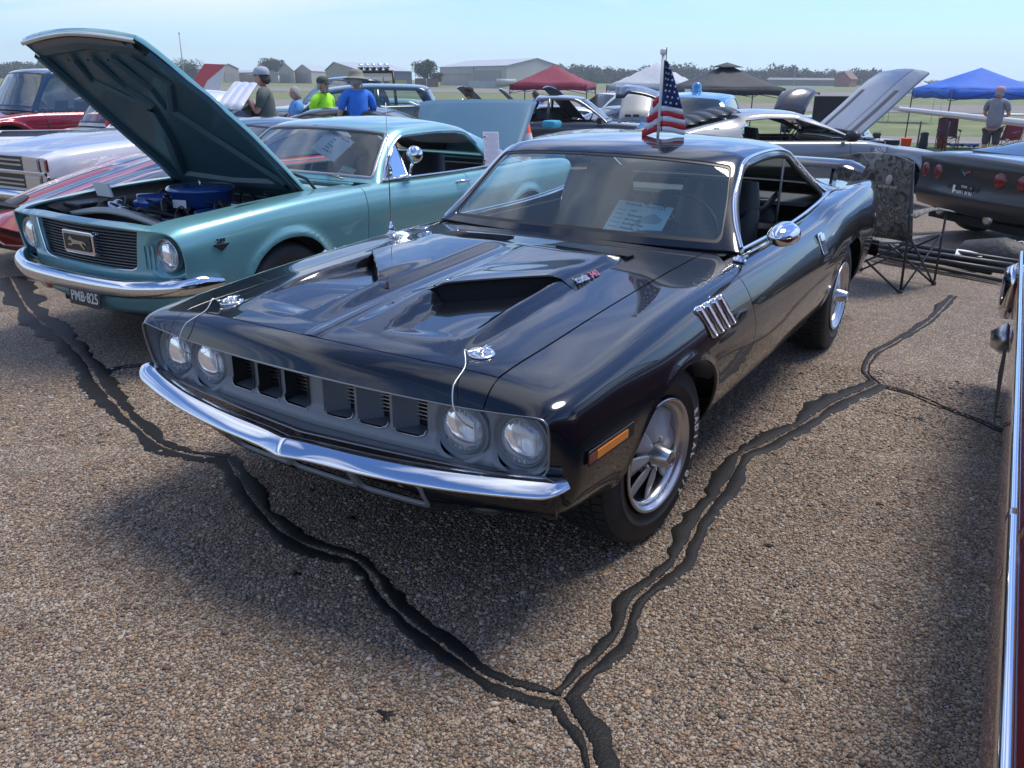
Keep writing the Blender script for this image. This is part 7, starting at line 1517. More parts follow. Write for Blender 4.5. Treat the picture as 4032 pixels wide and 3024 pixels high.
def hangar(label, L, C, R_, eave, apex, wallm, roofm, af=.5, doors=(), slot_=()):
    """L-C is the long side, C-R_ the gable end; ridge runs parallel to L-C"""
    L, C, R_ = Vector(L), Vector(C), Vector(R_); z0 = C.z-.6; h = thing('hangar', label, 'hangar', (C.x, C.y, 0)); o = Vector((C.x, C.y, 0))
    g = lambda p, z: Vector((p.x, p.y, z))-o
    e, a = z0+.6+eave, z0+.6+apex; B = R_+(L-C); M_ = C.lerp(R_, af); N_ = L.lerp(B, af)
    V = [g(L, z0), g(C, z0), g(R_, z0), g(B, z0), g(L, e), g(C, e), g(R_, e), g(B, e), g(M_, a), g(N_, a)]
    mb = MB(); mb.add(V, [(0, 1, 5, 4), (1, 2, 6, 8, 5), (2, 3, 7, 6), (3, 0, 4, 9, 7)]); mb.build('wall', wallm, h)
    ov = .35; dn = Vector((0, 0, .10)); dl = (C-L).normalized()*ov; dw = (R_-C).normalized()*ov; dl.z = dw.z = 0
    for (p, q, s_) in (((C, M_), (L, N_), -1), ((M_, R_), (N_, B), 1)):
        if s_ < 0: a0, a1, b0, b1 = g(C, e)-dw+dl, g(M_, a)+dl, g(L, e)-dw-dl, g(N_, a)-dl
        else: a0, a1, b0, b1 = g(M_, a)+dl, g(R_, e)+dw+dl, g(N_, a)-dl, g(B, e)+dw-dl
        mb = MB(); mb.add([a0+dn, a1+dn, b1+dn, b0+dn, a0, a1, b1, b0], [(0, 1, 2, 3), (7, 6, 5, 4), (0, 4, 5, 1), (3, 2, 6, 7), (0, 3, 7, 4), (1, 5, 6, 2)]); mb.build('roof', roofm, h)
    def on(face, f0, f1, h0, h1, m, nm, out=.12):
        a_, b_ = (L, C) if face == 'long' else (C, R_); d = (b_-a_); n_ = Vector((d.y, -d.x, 0)).normalized()
        if n_.dot(Vector((CAM[0], CAM[1], 0))-C) < 0: n_ = -n_
        p, q = a_+d*f0, a_+d*f1; mb = MB(); zb = z0+.6; mb.add([g(p, zb+h0)+n_*out, g(q, zb+h0)+n_*out, g(q, zb+h1)+n_*out, g(p, zb+h1)+n_*out, g(p, zb+h0), g(q, zb+h0), g(q, zb+h1), g(p, zb+h1)], [(0, 1, 2, 3), (0, 3, 7, 4), (1, 5, 6, 2), (3, 2, 6, 7), (0, 4, 5, 1)]); mb.build(nm, m, h)
    for d in doors: on(*d)
    return h
def build_env():
    W1 = mat('hangar_white', (.40, .39, .35), .7, vary=(.2, .06)); W2 = mat('hangar_beige', (.34, .31, .25), .7, vary=(.2, .06)); RF = mat('hangar_roof', (.38, .40, .43), .5); GRD = mat('hangar_door_grey', (.27, .27, .26), .6); DKB = mat('dark_blue_cladding', (.07, .10, .14), .6); SEAM = mat('seam_shadow_line', (.22, .22, .21), .8); DK = mat('open_doorway', (.03, .03, .03), .8)
    hangar('large white metal hangar with one wide sliding door, behind the maroon canopy', at(951, 262), at(1094, 214), at(1216, 238), 4.9, 6.9, W1, RF, .5, [('long', .56, .93, 0, 3.9, GRD, 'sliding_door'), ('long', 0, .30, 2.9, 3.05, SEAM, 'wall_seam'), ('long', .31, .54, 2.9, 3.05, SEAM, 'wall_seam'), ('long', .555, .56, 0, 4.8, SEAM, 'wall_seam')])
    hangar('beige hangar with a dark blue end bay and two raised white bay doors', at(890, 250), at(781, 228), at(706, 246), 3.6, 5.8, W2, RF, .72, [('gable', .30, .86, 0, 3.3, GRD, 'sliding_door'), ('long', 0.0, .34, 0, 3.45, DKB, 'end_bay'), ('long', .38, .58, 0, 2.1, DK, 'doorway'), ('long', .38, .58, 1.1, 2.1, W1, 'raised_door', .2), ('long', .62, .80, 0, 2.1, DK, 'doorway'), ('long', .62, .80, 1.1, 2.1, W1, 'raised_door', .2)])
    for lab, l, c_, r_, e, a in (('low beige gabled hangar left of the neon shirt, nearest of the grey roofed row', 712, 675, 640, 3.6, 5.6), ('low beige gabled hangar second in the grey roofed row', 640, 636, 606, 3.7, 5.9), ('long low beige shed at the left end of the hangar row', 520, 604, 545, 3.0, 3.8), ('small pale hangar at far left behind the aircraft tail', 430, 478, 520, 4.2, 5.6)):
        hangar(lab, at(l, 330), at(c_, 275), at(r_, 285), e, a, W2, RF, .5, [('gable', .25, .75, 0, 3.0, GRD, 'sliding_door')])
    FN = mat('rust_fence', (.16, .12, .10), .9, vary=(2, .3)); 
    def low_wall(name, lab, px0, px1, s, hgt, m, cat):
        a, b = at(px0, s), at(px1, s); mb = MB(); d = (b-a); n = max(2, int(d.length/2.4)); t = thing(name, lab, cat, a); 
        for k in range(n): p, q = d*(k/n), d*((k+.96)/n); pm = MB(); pm.add([p, q, q+Vector((0, 0, hgt)), p+Vector((0, 0, hgt)), p+Vector((.1, .1, 0)), q+Vector((.1, .1, 0)), q+Vector((.1, .1, hgt)), p+Vector((.1, .1, hgt))], [(0, 1, 2, 3), (4, 5, 6, 7), (3, 2, 6, 7), (0, 3, 7, 4), (1, 5, 6, 2)]); pm.build('panel', m, t)
    low_wall('fence', 'rusty panel fence between the beige and the large white hangar', 897, 948, 205, 1.9, FN, 'fence'); low_wall('barrier_wall', 'whitewashed low barrier in front of the large white hangar', 1012, 1088, 190, 1.5, mat('whitewash', (.42, .43, .44), .8, vary=(1, .1)), 'wall'); low_wall('shipping_container', 'small yellow container standing on the grass before the beige hangar', 842, 880, 190, 1.5, mat('faded_yellow', (.45, .38, .12), .7), 'container')
    p = at(1093, 188); mb = MB(); mb.tube([p+Vector((-1.2, 1.8, 1.2)), p+Vector((1.2, -1.8, 1.2))], .75, 14); tk = mb.build('propane_tank', W1); tag(tk, 'pale horizontal tank at the corner of the large white hangar', 'tank')
    tree('round green tree between the dark blue bay and the rusty fence', 925, 235, 6.6, 9.0, 3); tree('low dark tree beside the left wall of the large white hangar', 944, 232, 3.4, 4.2, 4); tree('tree rising behind the low sheds, above the grey cap', 592, 345, 9.2, 10.5, 5); tree('bushy tree right of the flag mast, farthest left of the hangar trees', 410, 330, 7, 14, 6)
    treeline('dark green wood along the horizon behind the canopies', 1212, 1890, 420, 5.6, 9.4, 1, 190); treeline('dark green wood on the horizon left of the raised teal hood', -60, 120, 420, 5.4, 8.0, 2, 60); treeline('strip of wood seen under the raised teal hood', 372, 440, 400, 4.0, 6.4, 3, 18)
    treeline('thin scrub along the far field edge', 1880, 2300, 500, 2.2, 3.6, 7, 60)
    # brick house, far sheds and masts
    hangar('red brick house with a brown roof at the wood edge', at(1848, 330), at(1832, 320), at(1800, 322), 2.6, 5.4, mat('brick', (.28, .10, .07), .9), mat('brown_roof', (.22, .13, .10), .9))
    hangar('long low grey shed before the wood, behind the black canopy', at(1655, 372), at(1805, 362), at(1812, 370), 2.2, 3.0, mat('grey_shed', (.17, .18, .17), .9), mat('grey_shed_roof', (.2, .2, .2), .9))
    for px, s, H, lab in ((402, 150, 8.8, 'tall thin white mast left of the aircraft tail'), (1712, 330, 7.5, 'lamp mast standing before the wood')):
        p = at(px, s); t = thing('mast', lab, 'mast', p); mb = MB(); mb.tube([(0, 0, 0), (0, 0, H)], [.12, .07], 6); mb.build('pole', W1, t); mb = MB(); mb.box((0, 0, H), (1.2 if px > 1000 else .2, .2, .25)); mb.build('mast_head', W1, t)
    # taildragger of the parked aircraft, red and white
    tp = at(468, 26); p = tp+Vector((-VR.x, -VR.y, 0))*3.4; p.z = tp.z; WH = mat('aircraft_white', (.62, .62, .62), .3, 0, .6); RD = mat('aircraft_red', (.50, .04, .06), .3, 0, .6); GD = mat('aircraft_gold_line', (.4, .3, .1), .4)
    a = thing('aircraft', 'white light aircraft with a red swept tail fin, parked beyond the cars', 'aircraft', (p.x, p.y, p.z), YAW+R(90))
    mb = MB(); G = []
    for x, r_, zc in ((-3.2, .10, 1.15), (-2.2, .28, 1.08), (-1.0, .48, 1.05), (.3, .62, 1.10), (1.6, .62, 1.10), (2.6, .46, 1.0), (3.1, .2, .98)): G.append([(x, r_*math.cos(t), zc+r_*1.1*math.sin(t)) for t in np.linspace(0, 2*math.pi, 17)])
    mb.sheet(G); mb.build('fuselage', WH, a); mb = MB(); G2 = [[(x, r_*1.01*math.cos(t), zc+r_*1.11*math.sin(t)) for t in np.linspace(math.pi*1.12, math.pi*1.88, 9)] for x, r_, zc in ((-3.1, .12, 1.14), (-1.0, .48, 1.05), (1.6, .62, 1.10), (2.9, .3, .99))]; mb.sheet(G2); mb.build('belly_stripe', RD, a)
    mb = MB(); mb.prism([(-2.3, 1.30), (-3.35, 1.18), (-3.75, 2.42), (-3.1, 2.50)], .09, MX((0, .045, 0), (R(90), 0, 0))); mb.build('tail_fin', WH, a); mb = MB(); mb.prism([(-2.2, 1.36), (-2.75, 1.40), (-3.15, 2.0), (-3.70, 2.40), (-3.78, 2.50), (-3.12, 2.52)], .12, MX((0, .06, 0), (R(90), 0, 0))); mb.build('fin_flash', RD, a)
    mb = MB(); mb.box((-3.3, 0, 1.22), (.75, 2.9, .06)); mb.build('tailplane', WH, a); mb = MB(); mb.box((-3.28, 1.5, 1.22), (.7, .35, .07)); mb.build('tailplane_tip', RD, a)
    mb = MB(); mb.box((.9, 0, .82), (1.5, 9.6, .12)); mb.build('wing', WH, a, bevel=.03); mb = MB(); mb.box((.6, 0, 1.75), (1.5, .9, .4)); mb.build('cabin_glass', TINT, a, bevel=.1)
    for x, y in ((2.4, 0), (.5, 1.1), (.5, -1.1)): mb = MB(); mb.tube([(x, y, .9), (x, y, .2)], .04, 6); mb.lathe([(.2, -.06), (.2, .06)], 12, MX((x, y, .2), (R(90), 0, 0))); mb.build('landing_gear', BLACKT, a)
    for s_, lab, h0 in ((19.5, 'long white aircraft wing reaching in behind the man in shorts', 1.02), (34, 'thin white wing tip of a second aircraft farther out on the right', 1.05)):
        a_, b_ = (atz(1935, 236, s_+2.2), atz(2300, 278, s_-1.0)) if s_ < 30 else (atz(2150, 247, s_), atz(2400, 252, s_)); t = thing('aircraft_wing', lab, 'aircraft', (0, 0, 0)); mb = MB(); G = []
        for f in np.linspace(0, 1, 12):
            c = a_.lerp(b_, f); k = (.7+.5*f)*(1 if s_ < 30 else .6); G.append([c+Vector((VD.x*q*k, VD.y*q*k, z*k)) for q, z in ((-.35, 0), (-.33, .075), (-.2, .11), (.2, .10), (.9, .0), (.2, -.05), (-.2, -.07), (-.35, 0))])
        mb.sheet(G); mb.add(G[0][:-1], [tuple(range(7))]); mb.build('wing_panel', WH, t)
        if s_ < 30:
            for px in (1990, 2052): q = atz(px, 262, s_); mb = MB(); mb.tube([(q.x, q.y, q.z), (q.x, q.y, GZ(q.x, q.y))], .02, 6); mb.build('tie_down_strut', BLACKT, t)
# ================================================================ the other show cars
def raise_hood(car, info, hx, hz, ang, m_top, m_in, name='hood', yscale=1, thick=.03):
    A, B_ = both(*info['hood']); A = A.copy(); x, z = A[:, 0]-hx, A[:, 2]-hz; c, s = math.cos(ang), math.sin(ang)
    A[:, 0], A[:, 2] = hx+x*c-z*s, hz+x*s+z*c; n0 = A[:, 3:6].copy(); A[:, 3], A[:, 5] = n0[:, 0]*c-n0[:, 2]*s, n0[:, 0]*s+n0[:, 2]*c
    ho = panel(name, A, B_, m_top, car, thick); U2 = A.copy(); U2[:, :3] -= U2[:, 3:6]*thick*.8; U2[:, 3:6] *= -1; mesh_obj('hood_underside', U2[:, :3], [tuple(reversed(f)) for f in B_], m_in, ho, True, U2[:, 3:6]); return ho, A, B_
def engine_fill(car, fo, xb, z, W, seed=1):
    rng = random.Random(seed); mb = MB(); mb.box(((fo+xb)/2-.05, 0, z-.28), (fo-xb-.5, W*1.3, .3)); o = mb.build('engine_bay', UNDER, car)
    for k in range(12): e = MB(); e.box((rng.uniform(xb+.2, fo-.35), rng.uniform(-.45, .45), z-.08+rng.uniform(0, .06)), (rng.uniform(.08, .3), rng.uniform(.08, .3), rng.uniform(.05, .12))); e.build('engine_part', rng.choice((BLACKT, CHROME_D, mat('pale_plastic', (.45, .5, .48), .4))), car, bevel=.01)
def quad_lamp(car, x, y, z, w_, h_, name='headlight', frame=None):
    mb = MB(); mb.prism(rrect(w_+.03, h_+.03, .015), .03, frame_at((x-.02, y, z), (1, 0, 0), (0, 1, 0))); o = mb.build(name, frame or CHROME, car); mb = MB(); mb.prism(rrect(w_, h_, .012), .004, frame_at((x+.011, y, z), (1, 0, 0), (0, 1, 0))); mb.build('lamp_lens', REFL, o); return o
def build_traffic():
    # red coupe with black stripes, right behind the teal one
    RSP = paint('orange_red_paint', (.33, .035, .018), .1, .35); DSP = paint('dark_stripe_paint', (.012, .018, .03), 0, .25)
    ox, oy = -2.25, -5.5
    def bul(x, y): return .030*np.exp(-((np.abs(y)-.40)/.16)**2)*sst((x+.4)/.3)*sst((.95-x)/.4)+.02*np.exp(-(y/.2)**2)
    c, inf = gen_car('striped_coupe', 'orange red low coupe with dark hood stripes, nose out beside the teal car', (ox, oy, GZ(ox, oy)), 0, ('orange_red_paint', (.33, .035, .018), .1, .35), L=4.85, wb=2.57, fo=1.10, W=.93, H=1.20, zh=(.50, .70, .87), zl=.22, deckz=.92, xb=-.90, xt=-1.62, xr=-2.3, xe=-3.2, yt=.58, tyre=.33, noseprof=[(.2, -.02), (.35, .02), (.5, 0), (.62, -.18)], disp=bul, nosew=.42, us=.035, uh=.92, gl=TINT, crown=.90)
    V = inf['V']
    A, B_ = inf['hood']
    for sg, y0, y1, nm in ((1, .08, .24, 'hood_stripe'), (1, .36, .52, 'hood_stripe')):
        S = clip(*clip(A, B_, lambda W: W[:, 1]-y0-.10*np.clip(.9-W[:, 0], 0, 1.4)*(.3 if y0 > .3 else .1)), lambda W: y1+.10*np.clip(.9-W[:, 0], 0, 1.4)*(.5 if y0 > .3 else .2)-W[:, 1]); W_ = S[0].copy(); W_[:, :3] += W_[:, 3:6]*.003
        for Q in ((W_, S[1]), mirrored(W_, S[1])): mesh_obj(nm, Q[0][:, :3], Q[1], DSP, c, True, Q[0][:, 3:6])
    for o in c.children:
        if o.name.startswith('roof_shell'): o.data.materials[0] = DSP
    for sg in (1, -1):
        mb = MB(); mb.lathe([(0, .004), (.5, .002), (.52, -.004)], 20, frame_at(tuple(top_pt(V, .78, sg*.42)[0]+Vector((0, 0, .002))), top_pt(V, .78, sg*.42)[1]) @ Matrix.Diagonal((.36, .30, 1, 1))); mb.build('nose_vent', BLACKT, c)
        mb = MB(); mb.lathe([(.07, 0), (.06, .012), (0, .018)], 18, frame_at((1.0-.12, sg*.62, .34), (1, sg*.5, 0), (0, 1, 0))); mb.build('fog_lamp', mat('red_amber_lens', (.30, .05, .02), .2, 0, 1), c)
        mb = MB(); mb.prism(rrect(.42, .05, .02), .01, frame_at((.93, sg*.60, .50), (1, sg*.55, .3), (0, 1, 0))); mb.build('nose_slot', BLACKT, c)
        M_ = frame_at((-.62, sg*1.0, 1.0), (1, 0, 0)); mb = MB(); mb.lathe([(.07, -.05), (.075, 0), (.05, .06), (0, .08)], 14, M_ @ Matrix.Diagonal((1, 1.4, 1, 1))); mb.build('mirror_head', RSP, c)
    # silver white pickup
    ox, oy = -3.48, -8.30
    def cowlh(x, y): return .055*sst((.42-np.abs(y))/.12)*sst((.75-x)/1.0)
    LM = mat('grey_hood_paint', (.30, .32, .38), .4, 0)
    c, inf = gen_car('pickup_truck', 'pearl white pickup with a raised grey cowl hood and stacked chrome headlights', (ox, oy, GZ(ox, oy)), R(2), ('pearl_white', (.66, .66, .68), .05, .35), L=5.0, wb=2.98, fo=.86, W=.97, H=1.50, zh=(.86, .93, .985), zl=.28, deckz=.99, xb=-1.15, xt=-1.82, xr=-2.40, xe=-2.62, yt=.66, tyre=.34, rim=.21, us=.05, uh=.78, disp=cowlh, nosew=.05, crown=.95, rear=False, ztr=1.48, archr=.45, archz=.72, deck=False, rg=(4.2, 5.0, 2.4), side_rear=-2.5)
    for o in c.children:
        if o.name.startswith('hood'): o.data.materials[0] = paint('grey_hood', (.34, .38, .46), .25, .3)
    for sg in (1, -1):
        for z in (.755, .565): quad_lamp(c, .865, sg*.70, z, .26, .12); quad_lamp(c, .85, sg*.90, z, .07, .12, 'corner_lamp')
    mb = MB(); mb.box((.862, 0, .66), (.03, 1.86, .045)); mb.build('grille_crossbar', CHROME, c, bevel=.01)
    for z in (.53, .58, .74, .79): mb = MB(); mb.box((.865, 0, z), (.02, 1.05, .018)); mb.build('grille_bar', CHROME_D, c)
    mb = MB(); mb.prism([(-.94, .49), (.94, .49), (.94, .83), (-.94, .83)], .006, frame_at((.853, 0, 0), (1, 0, 0), (0, 1, 0))); mb.build('grille_back', BLACKT, c)
    mb = MB(); mb.sheet([[(.90-.10*(abs(y)/.97)**3+dx, y, .39+dz) for dx, dz in ((-.06, .07), (0, .075), (.03, .03), (.02, -.05), (-.05, -.09))] for y in np.linspace(-.97, .97, 20)]); mb.build('front_bumper', CHROME, c)
    mb = MB(); mb.tube([(-1.15, .20, 1.02), (-1.2, .62, 1.05)], .008, 5); mb.tube([(-1.1, -.35, 1.02), (-1.18, .05, 1.05)], .008, 5); mb.build('wiper', BLACKT, c)
    mb = MB(); mb.tube([(-.35, -.80, .96), (-.35, -.80, 1.18)], .003, 5); mb.build('antenna', BLACKT, c)
    # white vintage truck with sun visor
    ox, oy = -5.3, -10.9
    c, inf = gen_car('vintage_truck', 'cream white vintage pickup with an external sun visor, behind the pearl pickup', (ox, oy, GZ(ox, oy)), 0, ('cream_white', (.52, .52, .47), 0, .4), L=4.6, wb=2.85, fo=.70, W=.86, H=1.60, zh=(.84, .92, .98), zl=.36, deckz=.98, xb=-.45, xt=-.80, xr=-1.45, xe=-1.6, yt=.64, tyre=.36, us=.07, crown=.80, ztr=1.58, rg=(4.2, 5.0, 2.4), deck=False, side_rear=-1.5, rear=False, archr=.46, archz=.82)
    mb = MB(); mb.sheet([[(-.78+.34*f, y, 1.53-.10*f-.05*(abs(y)/.7)**2) for y in np.linspace(-.72, .72, 12)] for f in np.linspace(0, 1, 5)]); mb.build('sun_visor', inf['pm'], c, solid=.02)
    mb = MB(); mb.lathe([(0, .12), (.07, .08), (.08, 0), (.05, -.08)], 12, MX((-.2, .55, 1.02), (0, R(40), 0))); tg = mb.build('toy', mat('toy_red', (.5, .03, .03), .5)); tg.location = (ox, oy, GZ(ox, oy)); tag(tg, 'red and white plush toy sitting on the vintage truck fender', 'toy')
    # red off-roader and small red car
    ox, oy = -5.35, -13.9
    c, inf = gen_car('off_roader', 'dark red off road wagon with flared arches and a black roof', (ox, oy, GZ(ox, oy)), R(-4), ('crimson_paint', (.22, .012, .03), .2, .4), L=4.5, wb=2.6, fo=.72, W=.95, H=1.90, zh=(1.08, 1.14, 1.20), zl=.55, deckz=1.20, xb=-.55, xt=-.95, xr=-2.9, xe=-3.3, yt=.70, tyre=.42, rim=.22, us=.07, archr=.56, archz=1.02, ztr=1.88, gl=TINT, rear=True, deck=False, side_rear=-3.0)
    for o in c.children:
        if o.name.startswith('roof_shell'): o.data.materials[0] = paint('blue_black_roof', (.02, .05, .10), .2, .3)
        if o.name.startswith('cowl_panel'): o.data.materials[0] = BLACKT
    for sg in (1, -1):
        mb = MB(); pts = [(.58*math.cos(a), sg*1.0, .42+.62*math.sin(a)) for a in np.linspace(.1, 3.04, 14)]; mb.tube(pts, .05, 6); mb.build('fender_flare', inf['pm'], c)
        for k in range(5): mb = MB(); mb.box((-.20-.06*k, sg*.62, 1.175), (.02, .28, .02)); mb.build('hood_vent_slat', BLACKT, c)
    mb = MB(); mb.prism(rrect(.26, .34, .004), .003, frame_at((-.66, .30, 1.46), (.8, 0, .5), (0, 1, 0))); mb.build('windscreen_card', CARDC, c)
    mb = MB(); mb.tube([(-.55, -.2, 1.22), (-.6, .35, 1.26)], .01, 5); mb.build('wiper', BLACKT, c)
    ox, oy = -9.8, -17.5
    c, inf = gen_car('red_car', 'bright red older car with a chrome mirror at the far left edge', (ox, oy, GZ(ox, oy)), 0, ('bright_red', (.45, .03, .03), 0, .35), L=4.6, wb=2.7, fo=.9, W=.9, H=1.62, zh=(.98, 1.05, 1.12), us=.12, yt=.62, deckz=1.1, tyre=.36)
    # white car with propped panel, behind on the left
    ox, oy = (lambda p: (p.x, p.y))(at(505, 9.6))
    c, inf = gen_car('white_sedan', 'white older car with its ribbed hood propped up, beside the man in the grey cap', (ox, oy, GZ(ox, oy)), R(150), ('fridge_white', (.58, .58, .60), 0, .35), L=4.4, wb=2.6, fo=.8, W=.86, H=1.42, zh=(.92, .98, 1.02), us=.1, gh=False, hoodopen=True, tyre=.33, deckz=1.02)
    qd = [atz(463, 236, 8.3), atz(508, 180, 9.0), atz(556, 183, 8.6), atz(520, 240, 7.9)]; G = [[qd[0].lerp(qd[3], g).lerp(qd[1].lerp(qd[2], g), f)+Vector((0, 0, .012*abs(math.sin(g*9.4)))) for g in np.linspace(0, 1, 25)] for f in np.linspace(0, 1, 5)]
    mb = MB(); mb.sheet(G); ho = mb.build('hood', inf['pm']); ho.modifiers.new('s', 'SOLIDIFY').thickness = .02; ho.parent = c; ho.matrix_parent_inverse = (Matrix.Translation(c.location) @ Matrix.Rotation(R(150), 4, 'Z')).inverted()
    # black lifted pickup with lamp bar, dark teal old sedan, dark coupe roof
    p = at(640, 15.5); c, inf = gen_car('lifted_pickup', 'black lifted pickup with a roll bar of chrome lamps', (p.x, p.y, p.z), R(-18), ('truck_black', (.008, .012, .016), 0, .3), L=4.9, wb=2.9, fo=.8, W=.95, H=1.90, zh=(1.22, 1.28, 1.34), zl=.66, deckz=1.25, xb=-.5, xt=-1.0, xr=-1.65, xe=-1.85, yt=.66, tyre=.42, rim=.21, us=.09, archr=.52, archz=1.02, rear=False, ztr=1.88, rg=(4.2, 5.0, 2.4), deck=False, gl=CLEARG)
    mb = MB(); mb.tube([(-2.0, -.75, 1.2), (-1.95, -.72, 2.0), (-1.95, .72, 2.0), (-2.0, .75, 1.2)], .035, 8); rb = mb.build('roll_bar', BLACKT, c)
    for k in range(5): mb = MB(); mb.lathe([(0, .05), (.06, .045), (.075, .03), (.075, -.03), (0, -.06)], 14, MX((-1.90, -.55+.275*k, 2.10), (0, R(90), 0))); mb.build('roof_lamp', CHROME, rb)
    mb = MB(); mb.box((.80, 0, 1.06), (.04, 1.5, .16)); mb.build('grille', CHROME_D, c, bevel=.01); [quad_lamp(c, .83, sg*.68, 1.06, .26, .14) for sg in (1, -1)]; mb = MB(); mb.box((.85, 0, .78), (.12, 1.8, .16)); mb.build('front_bumper', CHROME_D, c, bevel=.02)
    p = at(985, 13.0); c, inf = gen_car('vintage_sedan', 'dark green thirties sedan with a tall rounded roof, behind the sun hat man', (p.x, p.y, p.z), R(133), ('deep_green_paint', (.018, .05, .065), .2, .3), L=4.3, wb=2.8, fo=.6, W=.78, H=1.72, zh=(1.0, 1.08, 1.12), zl=.35, deckz=1.0, xb=-.35, xt=-.62, xr=-2.35, xe=-3.05, yt=.54, tyre=.36, us=.08, crown=.84, ztr=1.62, gl=CLEARG, side_rear=-2.2, doors=2)
    for sg in (1, -1): mb = MB(); mb.tube([(-1.45, sg*.70, 1.12), (-1.45, sg*.60, 1.62)], .06, 6); mb.build('door_pillar', inf['pm'], c)
    p = at(1010, 10.6); c, inf = gen_car('dark_sports_coupe', 'dark grey low modern coupe roof beside the open blue hood', (p.x, p.y, p.z), R(118), ('gunmetal', (.02, .026, .03), .3, .3), L=4.5, wb=2.6, fo=.9, W=.92, H=1.34, zh=(.78, .88, .96), us=.09, xe=-3.25, yt=.58, gl=CLEARG)
    # teal blue truck with its hood up
    p = at(1075, 9.3); c, inf = gen_car('open_hood_car', 'older blue car whose wide raised hood shows its smooth flat top', (p.x, p.y, p.z), R(140), ('medium_blue_teal', (.055, .19, .26), 0, .5), L=4.6, wb=2.7, fo=.85, W=.90, H=1.36, zh=(.90, .94, .96), us=.1, gh=False, hoodopen=True, tyre=.33, zl=.3)
    G = []; A0 = atz(908, 215, 8.0); A1 = atz(1160, 213, 7.6); B0 = atz(890, 330, 6.6); B1 = atz(1120, 330, 6.2)
    for i in range(13):
        f = i/12; row = []
        for j in range(21):
            g = j/20; a = A0.lerp(A1, g); b = B0.lerp(B1, g); q = a.lerp(b, f); bow = .09*math.sin(math.pi*g)**.6*(1-.5*f)-.05*(1-f)**6; row.append(q+Vector((-VD.x*bow, -VD.y*bow, .0-.04*(1-math.sin(math.pi*min(1, max(0, g)))**.3)*(1-f)**2)))
        G.append(row)
    mb = MB(); mb.sheet(G); o = mb.build('raised_hood', mat('flat_blue_paint', (.022, .095, .150), .5, 0, .15)); o.modifiers.new('s', 'SOLIDIFY').thickness = .02; tag(o, 'large smooth blue raised hood between the teal coupe roof and the dark pickup', 'car hood')
    mb = MB(); mb.lathe([(.03, .0), (.034, .008), (.02, .014), (0, .015)], 14, MX(tuple(atz(997, 216, 8.0)))); kb = mb.build('hood_bumper_stop', CHROME); kb.parent = o
    # dark pickup, side on
    p = at(1318, 15.8); c, inf = gen_car('compact_pickup', 'charcoal compact pickup seen side on through its open windows', (-16.6, -6.75, GZ(-16.6, -6.75)), R(116), ('charcoal_paint', (.045, .050, .055), .3, .35), L=4.8, wb=2.75, fo=.80, W=.86, H=1.58, zh=(.92, .98, 1.02), zl=.34, deckz=1.0, xb=-.60, xt=-1.28, xr=-2.25, xe=-2.45, yt=.60, tyre=.34, us=.07, ztr=1.56, rear=False, sg=False, gl=CLEARG, rg=(4.2, 5.0, 2.4), deck=False, side_rear=-2.0)
    for sg in (1, -1): mb = MB(); mb.tube([(-1.98, sg*.76, 1.0), (-1.95, sg*.64, 1.50)], .035, 6); mb.build('door_pillar', inf['pm'], c); mb = MB(); mb.prism(rrect(.16, .05, .015), .02, frame_at((-1.80, sg*.862, .90), (0, sg, 0), (1, 0, 0))); mb.build('door_handle', BLACKT, c); mb = MB(); mb.box((-.78, sg*.98, 1.05), (.10, .18, .14)); mb.build('mirror_head', BLACKT, c, bevel=.02)
    q = atz(1192, 268, 14.0); mb = MB(); mb.box(q, (.34, .30, .14)); bb = mb.build('tote_bag', mat('turquoise_bag', (.03, .30, .42), .7), bevel=.05); tag(bb, 'turquoise tote bag hanging on the charcoal pickup bed side', 'bag')
    q = atz(1140, 285, 8.6); mb = MB(); mb.lathe([(.09, -.2), (.02, .12), (0, .13)], 14, MX(tuple(q))); cc = mb.build('traffic_cone', mat('cone_orange', (.75, .10, .02), .6)); tag(cc, 'orange traffic cone at the edge of the raised blue hood', 'cone'); mb = MB(); mb.lathe([(.070, -.10), (.048, -.01)], 14, MX(tuple(q)) @ Matrix.Diagonal((1.05, 1.05, 1, 1))); w_ = mb.build('cone_band', PAPER); w_.parent = cc
    # blue sedan, white wagon, blue vintage roof with beacon
    p = at(1275, 24.0); c, inf = gen_car('blue_sedan', 'bright blue modern sedan right of the charcoal pickup', (p.x, p.y, p.z), R(-62), ('bright_blue', (.02, .09, .45), .3, .3), L=4.6, wb=2.7, fo=.9, W=.91, H=1.42, zh=(.78, .90, .98), us=.12, yt=.6, gl=TINT)
    p = at(1250, 31.0); c, inf = gen_car('white_wagon', 'white wagon roof behind the blue sedan', (p.x, p.y, p.z), R(-30), ('fridge_white', (.58, .58, .60), 0, .35), L=4.8, wb=2.8, fo=.9, W=.95, H=1.70, zh=(1.0, 1.05, 1.1), us=.2, yt=.66, xr=-3.2, xe=-3.6, gl=TINT, cabin=False)
    p = at(1532, 14.6); c, inf = gen_car('blue_vintage_car', 'glossy blue vintage sedan with a blue beacon on its roof, left of the black canopy', (p.x, p.y, p.z), R(192), ('police_blue', (.03, .20, .42), .1, .3), L=4.7, wb=2.9, fo=.8, W=.88, H=1.66, zh=(1.0, 1.08, 1.14), us=.08, yt=.60, crown=.85, xb=-.5, xt=-1.05, xr=-2.5, xe=-3.15, gl=TINT, tyre=.35, ztr=1.60, deckz=1.08)
    mb = MB(); mb.lathe([(.10, 0), (.10, .02), (.085, .025), (.082, .10), (.06, .155), (0, .17)], 20, MX((-1.75, 0, 1.655))); mb.build('beacon', mat('beacon_blue', (.03, .22, .45), .15, 0, 1), c)
    # dark hatch raised, black board, light coupe with rear lid up
    BKP = paint('truck_black', (.008, .012, .016))
